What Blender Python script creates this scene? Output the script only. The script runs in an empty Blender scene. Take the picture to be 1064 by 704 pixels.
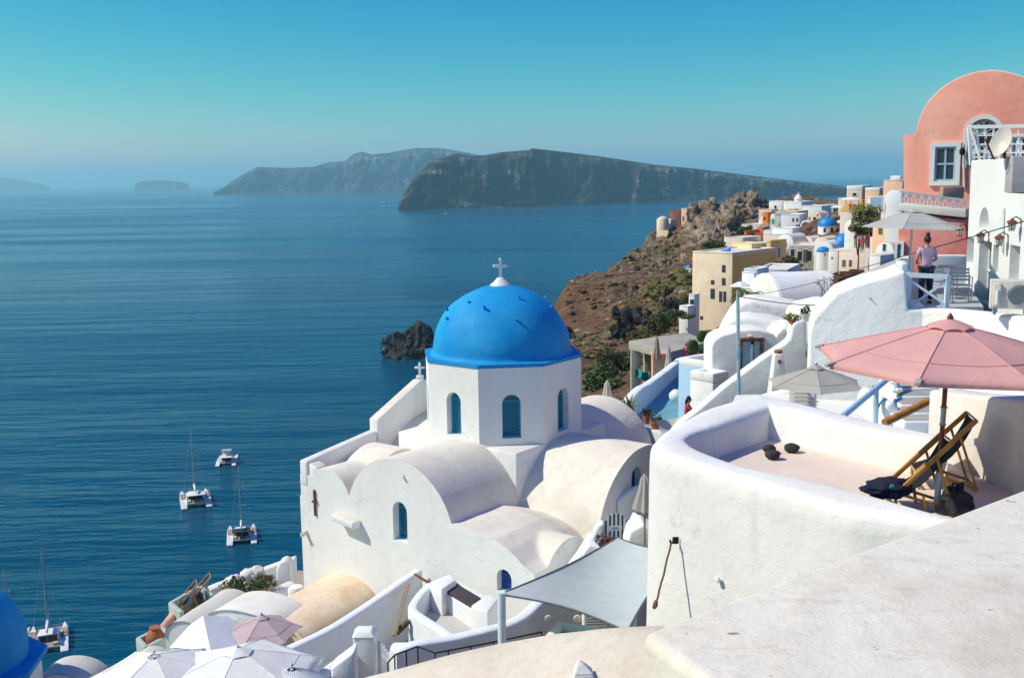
import bpy, bmesh, math, random
import numpy as np
from mathutils import Vector, Matrix, noise
R = math.radians
rnd = random.Random(7)
scn = bpy.context.scene
COL = scn.collection
# ------------------------------------------------------------------ camera (photo pixels are 1064 x 704)
F = 1100.0
CAMM = Matrix.Rotation(R(90 - 8.6), 3, 'X') @ Matrix.Rotation(R(-0.85), 3, 'Z')
cam = bpy.data.cameras.new('camera')
cam.sensor_width = 36.0
cam.lens = 36.0 * F / 1064
cam.clip_start = 0.1
cam.clip_end = 90000
camo = bpy.data.objects.new('camera', cam)
camo.matrix_world = CAMM.to_4x4()
COL.objects.link(camo)
scn.camera = camo

def ray(px, py):
    return CAMM @ Vector(((px - 532) / F, (352 - py) / F, -1.0))
def PY(px, py, Y):                       # point of that pixel's sight line at distance Y
    d = ray(px, py); return d * (Y / d.y)
def PZ(px, py, z):                       # ... at height z
    d = ray(px, py); return d * (z / d.z)
def PX(w):                               # pixel of a world point
    v = CAMM.inverted() @ Vector(w); return (532 - F * v.x / v.z, 352 + F * v.y / v.z)

# ------------------------------------------------------------------ objects
WLOC = {}
def tag(o, label=None, cat=None, group=None, kind=None):
    if label: o['label'] = label
    if cat: o['category'] = cat
    if group: o['group'] = group
    if kind or label: o['kind'] = kind or 'thing'
    return o
def thing(name, label, cat, loc=(0, 0, 0), group=None):
    o = bpy.data.objects.new(name, None)
    o.empty_display_size = .2
    COL.objects.link(o)
    o.location = loc
    WLOC[o.name] = Vector(loc)
    return tag(o, label, cat, group)
def copy_tree(o, parent=None):
    c = o.copy(); COL.objects.link(c)
    if parent: c.parent = parent
    for ch in list(o.children): copy_tree(ch, c)
    return c
def place(o, loc, rz=0, s=1, label=None, rx=0, ry=0):
    o.location = loc; o.rotation_euler = (rx, ry, rz); o.scale = (s, s, s)
    if label: o['label'] = label
    return o

class MB:
    def __init__(s): s.v = []; s.f = []
    def add(s, vs, fs):
        n = len(s.v); s.v += [Vector(v) for v in vs]; s.f += [tuple(i + n for i in f) for f in fs]; return s
    def box(s, x0, x1, y0, y1, z0, z1):
        return s.add([(x0,y0,z0),(x1,y0,z0),(x1,y1,z0),(x0,y1,z0),(x0,y0,z1),(x1,y0,z1),(x1,y1,z1),(x0,y1,z1)],
              [(3,2,1,0),(4,5,6,7),(0,1,5,4),(1,2,6,5),(2,3,7,6),(3,0,4,7)])
    def obox(s, c, u, hu, v, hv, w, hw):   # oriented box from centre, axes, half sizes
        c = Vector(c); u = Vector(u).normalized()*hu; v = Vector(v).normalized()*hv; w = Vector(w).normalized()*hw
        return s.add([c-u-v-w, c+u-v-w, c+u+v-w, c-u+v-w, c-u-v+w, c+u-v+w, c+u+v+w, c-u+v+w],
              [(3,2,1,0),(4,5,6,7),(0,1,5,4),(1,2,6,5),(2,3,7,6),(3,0,4,7)])
    def bar(s, a, b, w, h=None, up=(0,0,1)):
        a = Vector(a); b = Vector(b); d = b - a; h = h or w
        side = d.cross(Vector(up))
        if side.length < 1e-6: side = d.cross(Vector((1,0,0)))
        return s.obox((a+b)/2, d, d.length/2, side, w/2, side.cross(d), h/2)
    def prism(s, poly, z0, z1):            # poly: xy list (ccw); z1 number or list
        n = len(poly)
        zt = z1 if isinstance(z1, (list, tuple)) else [z1]*n
        zb = z0 if isinstance(z0, (list, tuple)) else [z0]*n
        vs = [(p[0],p[1],zb[i]) for i,p in enumerate(poly)] + [(p[0],p[1],zt[i]) for i,p in enumerate(poly)]
        a = sum(poly[i][0]*poly[(i+1)%n][1]-poly[(i+1)%n][0]*poly[i][1] for i in range(n))
        fs = [tuple(reversed(range(n))), tuple(range(n, 2*n))] + [(i,(i+1)%n,n+(i+1)%n,n+i) for i in range(n)]
        if a < 0: fs = [tuple(reversed(f)) for f in fs]
        return s.add(vs, fs)
    def extr(s, pts, d):                   # planar polygon (3d points) swept along d
        d = Vector(d); n = len(pts); pts = [Vector(p) for p in pts]
        nrm = Vector((0,0,0))
        for i in range(n): nrm += pts[i].cross(pts[(i+1)%n])
        fs = [tuple(reversed(range(n))), tuple(range(n,2*n))] + [(i,(i+1)%n,n+(i+1)%n,n+i) for i in range(n)]
        if nrm.dot(d) < 0: fs = [tuple(reversed(f)) for f in fs]
        return s.add(pts + [p+d for p in pts], fs)
    def tube(s, path, r, n=8, caps=True):
        path = [Vector(p) for p in path]; m = len(path)
        rs = r if isinstance(r, (list,tuple)) else [r]*m
        vs = []; ref = None
        for i,p in enumerate(path):
            t = (path[min(i+1,m-1)] - path[max(i-1,0)])
            if t.length < 1e-9: t = Vector((0,0,1))
            t.normalize()
            if ref is None: ref = Vector((0,0,1)) if abs(t.z) < .9 else Vector((1,0,0))
            a = t.cross(ref).normalized(); b = a.cross(t).normalized(); ref = b
            for k in range(n):
                q = 2*math.pi*k/n
                vs.append(p + (a*math.cos(q) + b*math.sin(q))*rs[i])
        fs = [(i*n+k, i*n+(k+1)%n, (i+1)*n+(k+1)%n, (i+1)*n+k) for i in range(m-1) for k in range(n)]
        if caps: fs += [tuple(reversed(range(n))), tuple(range((m-1)*n, m*n))]
        return s.add(vs, fs)
    def lathe(s, c, prof, n=24, sx=1, sy=1, a0=0):         # prof: (r, z) bottom -> top
        c = Vector(c); vs = []; m = len(prof)
        for r,z in prof:
            for k in range(n):
                q = a0 + 2*math.pi*k/n; vs.append(c + Vector((r*math.cos(q)*sx, r*math.sin(q)*sy, z)))
        fs = [(i*n+k, i*n+(k+1)%n, (i+1)*n+(k+1)%n, (i+1)*n+k) for i in range(m-1) for k in range(n)]
        fs += [tuple(reversed(range(n))), tuple(range((m-1)*n, m*n))]
        return s.add(vs, fs)
    def grid(s, rows):                      # rows of points
        m = len(rows); n = len(rows[0])
        return s.add([p for r in rows for p in r], [(i*n+j, i*n+j+1, (i+1)*n+j+1, (i+1)*n+j) for i in range(m-1) for j in range(n-1)])
    def blob(s, c, rx, ry, rz, sub=2, amp=.25, fr=1.6, seed=0):
        bm = bmesh.new(); bmesh.ops.create_icosphere(bm, subdivisions=sub, radius=1)
        c = Vector(c); so = Vector((seed*3.1, seed*1.7, seed*.9))
        vs = []
        for v in bm.verts:
            k = 1 + amp*noise.fractal(v.co*fr + so, 1.0, 2.0, 3)
            vs.append(c + Vector((v.co.x*rx*k, v.co.y*ry*k, v.co.z*rz*k)))
        fs = [tuple(v.index for v in f.verts) for f in bm.faces]
        bm.free(); return s.add(vs, fs)
    def wob(s, amp, fr=.8, seed=0):         # uneven hand-made surface
        so = Vector((seed, seed*2.3, -seed))
        for v in s.v: v += noise.noise_vector(v*fr + so)*amp
        return s
    def build(s, name, mat, parent=None, smooth=False, bevel=0, seg=3, sub=0, ang=40):
        off = WLOC.get(root_of(parent).name, Vector()) if parent else Vector()
        me = bpy.data.meshes.new(name)
        me.from_pydata([v - off for v in s.v], [], s.f); me.validate()
        if bevel or sub:
            bm = bmesh.new(); bm.from_mesh(me)
            bmesh.ops.remove_doubles(bm, verts=bm.verts, dist=1e-4)
            if bevel:
                ed = [e for e in bm.edges if len(e.link_faces)==2 and e.calc_face_angle(0) > R(25)]
                bmesh.ops.bevel(bm, geom=ed, offset=bevel, segments=seg, profile=.5, affect='EDGES', clamp_overlap=True)
            bmesh.ops.recalc_face_normals(bm, faces=bm.faces)
            bm.to_mesh(me); bm.free()
        o = bpy.data.objects.new(name, me); COL.objects.link(o)
        if mat: me.materials.append(mat)
        if smooth or bevel:
            me.polygons.foreach_set('use_smooth', [True]*len(me.polygons))
            if not (smooth == 'all'):
                me.set_sharp_from_angle(angle=R(ang))
        if sub:
            m = o.modifiers.new('s', 'SUBSURF'); m.levels = sub; m.render_levels = sub
        if parent: o.parent = parent
        WLOC[o.name] = off
        return o
def root_of(o):
    while o.parent: o = o.parent
    return o

# ------------------------------------------------------------------ materials
def newmat(name):
    m = bpy.data.materials.new(name); m.use_nodes = True
    nt = m.node_tree; b = nt.nodes['Principled BSDF']
    return m, nt, b
def N(nt, typ, **kw):
    n = nt.nodes.new(typ)
    for k,v in kw.items():
        if k in n.inputs: n.inputs[k].default_value = v
        else: setattr(n, k, v)
    return n
def L(nt, a, b): nt.links.new(a, b)
def tex(nt, scale, detail=4, rough=.55, vec=None, typ='ShaderNodeTexNoise'):
    n = N(nt, typ); n.inputs['Scale'].default_value = scale
    if typ == 'ShaderNodeTexNoise': n.inputs['Detail'].default_value = detail; n.inputs['Roughness'].default_value = rough
    if vec is not None: L(nt, vec, n.inputs['Vector'])
    return n
def ramp(nt, fac, stops):
    r = N(nt, 'ShaderNodeValToRGB')
    while len(r.color_ramp.elements) < len(stops): r.color_ramp.elements.new(.5)
    for e,(p,c) in zip(r.color_ramp.elements, stops):
        e.position = p; e.color = (*c,1) if len(c)==3 else c
    L(nt, fac, r.inputs['Fac']); return r
def mix(nt, fac, a, b, mode='MIX'):
    m = N(nt, 'ShaderNodeMix', data_type='RGBA', blend_type=mode)
    for s,x in ((0,fac),(6,a),(7,b)):
        if hasattr(x, 'is_linked') or hasattr(x,'links'): L(nt, x, m.inputs[s])
        else: m.inputs[s].default_value = x if not isinstance(x,tuple) else (*x,1)[:4]
    return m.outputs[2]
def coords(nt, obj=False):
    if obj: return N(nt,'ShaderNodeTexCoord').outputs['Object']
    return N(nt,'ShaderNodeNewGeometry').outputs['Position']
def bump(nt, b, items, vec):
    prev = None
    for h,st,dist in items:
        bn = N(nt,'ShaderNodeBump'); bn.inputs['Strength'].default_value = st; bn.inputs['Distance'].default_value = dist
        L(nt, h, bn.inputs['Height'])
        if prev: L(nt, prev.outputs[0], bn.inputs['Normal'])
        prev = bn
    L(nt, prev.outputs[0], b.inputs['Normal'])
def stucco(name, col, stain=(.62,.54,.45), amt=.35, sc=1.0, b1=.35, b2=.25, rough=.9, streak=True, top=None, cracks=.35):
    """hand-plastered, lime-washed wall; top = colour weathered flat faces take"""
    m, nt, b = newmat(name)
    v = coords(nt)
    n1 = tex(nt, .55*sc, 6, .65, v)
    n2 = tex(nt, 4.5*sc, 5, .6, v)
    n3 = tex(nt, 45*sc, 3, .6, v)
    c = mix(nt, ramp(nt, n1.outputs[0], [(.42,(0,0,0)),(.75,(amt,)*3)]).outputs[0], col, stain)
    if streak:
        mp = N(nt,'ShaderNodeMapping'); mp.inputs['Scale'].default_value = (2.2*sc, 2.2*sc, .22*sc); L(nt, v, mp.inputs['Vector'])
        n4 = tex(nt, 1.6, 5, .7, mp.outputs[0])
        c = mix(nt, ramp(nt, n4.outputs[0], [(.55,(0,0,0)),(.8,(amt*.75,)*3)]).outputs[0], c, tuple(x*.72 for x in stain))
    c = mix(nt, ramp(nt, n2.outputs[0], [(.5,(0,0,0)),(.85,(amt*.5,)*3)]).outputs[0], c, tuple(x*.8 for x in stain))
    if cracks:
        wv = N(nt,'ShaderNodeVectorMath', operation='MULTIPLY_ADD'); nz = tex(nt, 1.7*sc, 4, .6, v); L(nt, nz.outputs['Color'], wv.inputs[0]); wv.inputs[1].default_value = (.7,)*3; L(nt, v, wv.inputs[2])
        vo = N(nt,'ShaderNodeTexVoronoi', feature='DISTANCE_TO_EDGE'); vo.inputs['Scale'].default_value = .55*sc; L(nt, wv.outputs[0], vo.inputs['Vector'])
        mk = N(nt,'ShaderNodeMath', operation='MULTIPLY'); L(nt, ramp(nt, vo.outputs['Distance'], [(0,(1,1,1)),(.011,(0,0,0))]).outputs[0], mk.inputs[0]); L(nt, ramp(nt, tex(nt, .8*sc, 3, .5, v).outputs[0], [(.48,(0,0,0)),(.6,(cracks,)*3)]).outputs[0], mk.inputs[1])
        c = mix(nt, mk.outputs[0], c, (.30,.26,.22))
        sp = tex(nt, 9*sc, 4, .7, v); c = mix(nt, ramp(nt, sp.outputs[0], [(.68,(0,0,0)),(.75,(cracks*.8,)*3)]).outputs[0], c, (.45,.38,.30))
    if top:
        g = N(nt,'ShaderNodeNewGeometry'); sx = N(nt,'ShaderNodeSeparateXYZ'); L(nt, g.outputs['Normal'], sx.inputs[0])
        nn = tex(nt, 1.3*sc, 6, .7, v)
        k = N(nt,'ShaderNodeMath', operation='MULTIPLY'); 
        L(nt, ramp(nt, sx.outputs[2], [(.55,(0,0,0)),(.9,(1,1,1))]).outputs[0], k.inputs[0])
        L(nt, ramp(nt, nn.outputs[0], [(.38,(.25,)*3),(.68,(1,)*3)]).outputs[0], k.inputs[1])
        c = mix(nt, k.outputs[0], c, top)
    L(nt, c, b.inputs['Base Color'])
    b.inputs['Roughness'].default_value = rough
    b.inputs['Specular IOR Level'].default_value = .2
    bump(nt, b, [(n1.outputs[0], b1, .12/sc), (n2.outputs[0], b1*.9, .035/sc), (n3.outputs[0], b2, .006/sc)], v)
    return m
def plain(name, col, rough=.6, metal=0, var=.25, sc=6, bm=.1, spec=.4, obj=False):
    m, nt, b = newmat(name)
    v = coords(nt, obj)
    n = tex(nt, sc, 5, .6, v)
    c = mix(nt, ramp(nt, n.outputs[0], [(.3,(0,0,0)),(.75,(1,1,1))]).outputs[0], tuple(x*(1-var) for x in col), tuple(min(1,x*(1+var*.6)) for x in col))
    L(nt, c, b.inputs['Base Color']); b.inputs['Roughness'].default_value = rough; b.inputs['Metallic'].default_value = metal
    b.inputs['Specular IOR Level'].default_value = spec
    if bm: bump(nt, b, [(tex(nt, sc*6, 3, .6, v).outputs[0], bm, .02)], v)
    return m
def cloth(name, col, sc=1, trans=.25, rough=.9):
    m, nt, b = newmat(name)
    v = coords(nt, True)
    n = tex(nt, 3*sc, 4, .6, v); n2 = tex(nt, 14*sc, 4, .6, v)
    c = mix(nt, ramp(nt, n.outputs[0], [(.3,(0,0,0)),(.8,(1,1,1))]).outputs[0], tuple(x*.88 for x in col), col)
    L(nt, c, b.inputs['Base Color']); b.inputs['Roughness'].default_value = rough; b.inputs['Specular IOR Level'].default_value = .15
    bump(nt, b, [(n.outputs[0], .25, .08), (n2.outputs[0], .15, .02)], v)
    if trans:
        t = N(nt,'ShaderNodeBsdfTranslucent'); L(nt, c, t.inputs['Color'])
        ms = N(nt,'ShaderNodeMixShader'); ms.inputs[0].default_value = trans
        L(nt, b.outputs[0], ms.inputs[1]); L(nt, t.outputs[0], ms.inputs[2])
        L(nt, ms.outputs[0], nt.nodes['Material Output'].inputs['Surface'])
    return m
# ------------------------------------------------------------------ light, sky, air
SUN_AZ, SUN_EL = R(-93), R(46)            # from straight ahead (+Y), negative = towards the left
sun_dir = Vector((math.sin(SUN_AZ)*math.cos(SUN_EL), math.cos(SUN_AZ)*math.cos(SUN_EL), math.sin(SUN_EL)))
w = bpy.data.worlds.new('World'); scn.world = w; w.use_nodes = True
nt = w.node_tree; bg = nt.nodes['Background']
sky = nt.nodes.new('ShaderNodeTexSky'); sky.sky_type = 'NISHITA'; sky.sun_disc = False
sky.sun_elevation = SUN_EL; sky.sun_rotation = SUN_AZ
sky.altitude = 90; sky.air_density = 1.0; sky.dust_density = .6; sky.ozone_density = 3.0
spl = nt.nodes.new('ShaderNodeSeparateColor'); cmb = nt.nodes.new('ShaderNodeCombineColor')
nt.links.new(sky.outputs[0], spl.inputs[0])
for i, (p_, k_) in enumerate([(4.2, 1.55), (1.7, .90), (.45, .70)]):     # the photograph's deep teal grade of the sky
    a = nt.nodes.new('ShaderNodeMath'); a.operation = 'MULTIPLY'; a.inputs[1].default_value = .15
    b = nt.nodes.new('ShaderNodeMath'); b.operation = 'POWER'; b.inputs[1].default_value = p_
    c = nt.nodes.new('ShaderNodeMath'); c.operation = 'MULTIPLY'; c.inputs[1].default_value = k_*4.25
    nt.links.new(spl.outputs[i], a.inputs[0]); nt.links.new(a.outputs[0], b.inputs[0]); nt.links.new(b.outputs[0], c.inputs[0]); nt.links.new(c.outputs[0], cmb.inputs[i])
nt.links.new(cmb.outputs[0], bg.inputs['Color']); bg.inputs['Strength'].default_value = .15
sl = bpy.data.lights.new('sun', 'SUN'); sl.energy = 3.0; sl.angle = R(.5); sl.color = (1, .962, .80)
so = bpy.data.objects.new('sun', sl); COL.objects.link(so)
so.rotation_euler = sun_dir.to_track_quat('Z', 'Y').to_euler()
vs = scn.view_settings; scn.display_settings.display_device = 'sRGB'
vs.view_transform = 'Standard'; vs.look = 'None'; vs.gamma = 1; vs.exposure = .58; vs.use_curve_mapping = False
scn.render.engine = 'CYCLES'
cy = scn.cycles
cy.use_denoising = True; cy.max_bounces = 8; cy.diffuse_bounces = 4; cy.glossy_bounces = 3; cy.transmission_bounces = 4
cy.volume_bounces = 1; cy.transparent_max_bounces = 16; cy.caustics_reflective = False; cy.caustics_refractive = False
cy.sample_clamp_indirect = 6
SEA = -90.0
def haze():
    mb = MB(); mb.box(-45000, 45000, -20000, 52000, SEA - 1, 330)
    m = bpy.data.materials.new('air'); m.use_nodes = True; nt = m.node_tree
    nt.nodes.remove(nt.nodes['Principled BSDF'])
    pv = nt.nodes.new('ShaderNodeVolumePrincipled')
    pv.inputs['Color'].default_value = (.47, .88, 1.0, 1); pv.inputs['Density'].default_value = .85e-4; pv.inputs['Anisotropy'].default_value = .2
    nt.links.new(pv.outputs[0], nt.nodes['Material Output'].inputs['Volume'])
    tag(mb.build('haze', m), kind='stuff')
haze()

# ------------------------------------------------------------------ sea
def sea_mat():
    m, nt, b = newmat('sea water')
    v = coords(nt)
    b.inputs['Base Color'].default_value = (.0, .045, .085, 1)
    b.inputs['IOR'].default_value = 1.33; b.inputs['Specular IOR Level'].default_value = .32; b.inputs['Specular Tint'].default_value = (.15, .9, 1, 1)
    big = tex(nt, .0016, 5, .6, v)
    mp = N(nt,'ShaderNodeMapping'); mp.inputs['Scale'].default_value = (.0007, .004, 1); mp.inputs['Rotation'].default_value = (0,0,R(-12)); L(nt, v, mp.inputs['Vector'])
    st = tex(nt, 1.0, 6, .62, mp.outputs[0])
    r = ramp(nt, st.outputs[0], [(.40,(.09,)*3),(.64,(.30,)*3)])
    L(nt, r.outputs[0], b.inputs['Roughness'])
    c = mix(nt, ramp(nt, big.outputs[0], [(.35,(0,0,0)),(.7,(1,1,1))]).outputs[0], (.0,.055,.105), (.0,.082,.140))
    L(nt, c, b.inputs['Base Color'])
    def wav(scale, rot, sx, sy, d=5):
        mp = N(nt,'ShaderNodeMapping'); mp.inputs['Scale'].default_value = (sx, sy, 1); mp.inputs['Rotation'].default_value = (0,0,R(rot)); L(nt, v, mp.inputs['Vector'])
        return tex(nt, scale, d, .6, mp.outputs[0]).outputs[0]
    bump(nt, b, [(wav(.022, -24, .35, 1.7), .8, 7.0), (wav(.09, -28, .4, 1.6), 1.0, 2.0), (wav(.45, -14, .6, 1.3, 3), 1.0, .5)], v)
    k = ramp(nt, tex(nt, .0045, 4, .6, mp.outputs[0] if False else v).outputs[0], [(.36,(.25,)*3),(.62,(1,)*3)])
    for n_ in [x for x in nt.nodes if x.type == 'BUMP'][1:]: L(nt, k.outputs[0], n_.inputs['Strength'])
    return m
mb = MB()
xs = [-45000+200, -12000, -4000, -1500, -500, 0, 500, 1500, 4000, 12000, 45000-200]; ys = [-19000, -3000, -500, 0, 400, 1000, 2500, 6000, 14000, 51500]
mb.grid([[Vector((x,y,SEA)) for x in xs] for y in ys]); mb.f = [tuple(reversed(f)) for f in mb.f]
sea_o = tag(mb.build('sea', sea_mat()), kind='structure')

# ------------------------------------------------------------------ islands across the caldera
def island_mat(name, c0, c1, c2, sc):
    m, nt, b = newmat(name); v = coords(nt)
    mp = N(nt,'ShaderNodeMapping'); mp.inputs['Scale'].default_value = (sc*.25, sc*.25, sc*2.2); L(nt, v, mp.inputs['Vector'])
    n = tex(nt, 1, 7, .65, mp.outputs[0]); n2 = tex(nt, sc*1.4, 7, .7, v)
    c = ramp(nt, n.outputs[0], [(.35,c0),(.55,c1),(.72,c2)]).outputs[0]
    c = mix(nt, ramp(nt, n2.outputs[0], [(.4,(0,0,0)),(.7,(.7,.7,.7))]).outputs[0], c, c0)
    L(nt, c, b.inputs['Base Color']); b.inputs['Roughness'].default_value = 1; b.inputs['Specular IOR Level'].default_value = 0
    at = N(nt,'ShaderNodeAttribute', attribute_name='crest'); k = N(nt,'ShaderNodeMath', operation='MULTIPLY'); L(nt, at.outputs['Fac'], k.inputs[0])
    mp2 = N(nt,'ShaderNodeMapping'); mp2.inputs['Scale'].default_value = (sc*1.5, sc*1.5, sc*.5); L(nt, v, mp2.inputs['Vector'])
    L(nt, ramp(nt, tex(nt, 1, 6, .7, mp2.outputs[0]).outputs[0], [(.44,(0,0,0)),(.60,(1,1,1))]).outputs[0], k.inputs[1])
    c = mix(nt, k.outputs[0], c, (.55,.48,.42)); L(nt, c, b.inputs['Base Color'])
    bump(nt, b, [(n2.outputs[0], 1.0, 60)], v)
    return m
def island(name, prof, Y0, Y1, mat, depth, seed, amp, back=2.0):
    """prof: (px, py of the crest, py of the shore or None)"""
    n = 420; m = 60
    px0, px1 = prof[0][0], prof[-1][0]
    cols = []
    for i in range(n+1):
        t = i/n; px = px0 + (px1-px0)*t; Y = Y0 + (Y1-Y0)*t
        py = np.interp(px, [p[0] for p in prof], [p[1] for p in prof])
        top = PY(px, py, Y + depth*.55)
        dirn = Vector((top.x, top.y, 0)).normalized()
        H = max(top.z - SEA, 4)
        col = []
        for j in range(m+1):
            s = j/m                                     # 0 shore .. .62 crest .. 1 far shore
            if s < .62:
                q = s/.62
                h = H*(.55*q**.8 + .45*(max(0,(q-.45)/.55))**.7) if q < 1 else H
                dist = -depth*.55*(1-q)
            else:
                q = (s-.62)/.38; h = H*(1-q**1.3); dist = depth*back*q
            p = Vector((top.x, top.y, 0)) + dirn*dist
            lateral = Vector((px*Y/F, 0, 0))
            g = noise.fractal(Vector((lateral.x/(depth*.22)+seed, s*1.2, seed)), 1.0, 2.1, 5)
            g2 = noise.fractal(Vector((p.x/(depth*.07), p.y/(depth*.07), seed+h/(H*.35))), .8, 2.1, 6)
            rg = noise.ridged_multi_fractal(Vector((lateral.x/(depth*.30)+seed*2, s*.55, seed)), .9, 2.2, 5, 1.0, 2.0) - 1.0
            env = math.sin(math.pi*min(1, s/.62)) if s < .62 else .3*math.sin(math.pi*(s-.62)/.38)
            h += H*amp*(g*.5+g2*.5+rg*.55)*env
            p = p - dirn*(depth*(.10*g+.09*g2+.22*rg)*env)
            p.z = SEA - 3 + max(0, h) + (0 if s not in (0, 1) else -4)
            col.append(p)
        cols.append(col)
    mb = MB(); mb.grid(cols); o = mb.build(name, mat, smooth='all')
    at = o.data.attributes.new('crest', 'FLOAT', 'POINT')
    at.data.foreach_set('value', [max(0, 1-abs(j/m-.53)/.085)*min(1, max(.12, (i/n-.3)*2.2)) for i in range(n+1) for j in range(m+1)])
    return tag(o, kind='structure')
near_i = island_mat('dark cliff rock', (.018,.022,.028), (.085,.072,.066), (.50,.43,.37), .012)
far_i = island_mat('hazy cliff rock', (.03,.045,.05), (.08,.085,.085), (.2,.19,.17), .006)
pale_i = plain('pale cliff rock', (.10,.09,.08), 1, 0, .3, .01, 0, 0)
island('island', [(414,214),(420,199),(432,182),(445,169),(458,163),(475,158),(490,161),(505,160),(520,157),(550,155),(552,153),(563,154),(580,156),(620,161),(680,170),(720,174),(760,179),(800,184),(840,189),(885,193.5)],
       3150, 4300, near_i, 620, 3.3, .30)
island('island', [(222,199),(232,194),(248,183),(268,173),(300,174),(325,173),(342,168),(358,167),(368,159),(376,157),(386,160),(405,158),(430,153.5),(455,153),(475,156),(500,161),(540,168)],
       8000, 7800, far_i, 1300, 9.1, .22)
island('island', [(140,190.5),(146,188),(165,187),(185,188),(196,190.5)], 15000, 15000, pale_i, 900, 2.2, .05)
island('island', [(-60,190),(-20,186),(5,184),(25,187),(52,193.5)], 19000, 19000, pale_i, 1500, 5.2, .05)
# ------------------------------------------------------------------ shared materials
from mathutils.geometry import tessellate_polygon
WHITE = stucco('white limewash', (.80,.80,.785), (.62,.57,.51), .34)
WHITE2 = stucco('white limewash weathered on top', (.80,.80,.785), (.62,.56,.49), .35, top=(.66,.58,.49))
ROOFW = stucco('weathered roof plaster', (.77,.71,.63), (.54,.48,.40), .6, 1.2, .4, .3, .95, False)
COOLW = stucco('cool white paint', (.78,.80,.81), (.60,.60,.60), .25)
CREAM = stucco('cream plaster', (.70,.58,.44), (.52,.40,.29), .4)
PINKW = stucco('pinkish white plaster', (.72,.60,.54), (.58,.46,.40), .4)
BLUEW = stucco('pale blue wash', (.36,.53,.72), (.45,.55,.66), .4)
DOMEB = stucco('blue dome paint', (.003,.26,.60), (.03,.38,.68), .8, 1.4, .5, .5, .65, False)
BLUEP = plain('blue paint', (.02,.13,.45), .5, 0, .2)
LIGHTB = plain('light blue paint', (.35,.52,.66), .5, 0, .15)
TURQ = plain('turquoise lattice', (.02,.30,.50), .5, 0, .2)
DARK = plain('dark opening', (.012,.014,.018), .7, 0, .2, 6, 0)
GLASS = plain('window glass', (.03,.05,.07), .08, 0, .2, 4, 0, .6)
WOOD = plain('varnished wood', (.58,.29,.06), .4, 0, .35, 9, .1)
WOODD = plain('dark wood', (.16,.07,.035), .5, 0, .35, 9, .1)
WOODT = plain('teak grey wood', (.30,.22,.15), .7, 0, .35, 9, .1)
METAL = plain('grey metal', (.42,.44,.46), .35, .9, .15)
BLACKM = plain('black iron', (.015,.016,.018), .5, .3, .2)
RUST = plain('rusty iron', (.20,.065,.03), .8, .2, .5, 14, .2)
CONC = stucco('bare concrete', (.42,.39,.34), (.25,.22,.19), .6, 1, .3, .3)
TERRA = plain('terracotta', (.42,.13,.055), .8, 0, .35, 12, .1)
BLACKF = cloth('black sling', (.02,.021,.026), 2, 0)
NAVYF = cloth('navy cloth', (.018,.022,.045), 2, 0)
WHITEF = cloth('white canvas', (.92,.91,.87), 1, .12)
TAUPEF = cloth('taupe canvas', (.46,.43,.39), 1, .15)
PINKF = cloth('faded pink canvas', (.80,.43,.41), 1, .22)
MAUVEF = cloth('dusty mauve canvas', (.60,.46,.48), 1, .15)
SAILF = cloth('grey blue shade net', (.54,.59,.60), 1, .15)
BEIGEF = cloth('beige canvas', (.66,.60,.52), 1, .2)
STONE = plain('grey stones', (.10,.09,.085), .9, 0, .5, 5, .5)
def mcol(name, c, **k): return plain(name, c, **k)

def arch2(u, w, z0, z1, n=10):               # arched opening outline, ccw
    r = w/2; pts = [(u-r, z0), (u+r, z0), (u+r, z1-r)]
    pts += [(u + r*math.cos(math.pi*k/n), z1 - r + r*math.sin(math.pi*k/n)) for k in range(1, n)]
    return pts + [(u-r, z1-r)]
def rect2(u, w, z0, z1): return [(u-w/2,z0),(u+w/2,z0),(u+w/2,z1),(u-w/2,z1)]
def wallpanel(mb, o, u, n_in, outline, holes=(), depth=.25):
    """flat wall face through o; 2-d outline in (u, z); holes get reveals going inward along n_in"""
    o = Vector(o); u = Vector(u); n_in = Vector(n_in)
    P = lambda q, d=0: o + u*q[0] + Vector((0,0,q[1])) + n_in*d
    loops = [list(outline)] + [list(h) for h in holes]
    tri = tessellate_polygon([[Vector((x,y,0)) for x,y in lp] for lp in loops])
    flat = [q for lp in loops for q in lp]
    want = -n_in
    base = len(mb.v); mb.v += [P(q) for q in flat]
    for t in tri:
        a,b,c = [P(flat[i]) for i in t]
        t = tuple(i+base for i in t)
        mb.f.append(t if (b-a).cross(c-a).dot(want) > 0 else tuple(reversed(t)))
    for h in holes:
        nh = len(h)
        for i in range(nh):
            a, b = h[i], h[(i+1)%nh]
            q = [P(a), P(b), P(b,depth), P(a,depth)]
            cen = sum((P(x) for x in h), Vector())/nh
            nn = (q[1]-q[0]).cross(q[2]-q[0])
            mb.add(q, [(0,1,2,3)] if nn.dot(cen-(q[0]+q[1])/2) > 0 else [(3,2,1,0)])
    return mb
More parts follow.
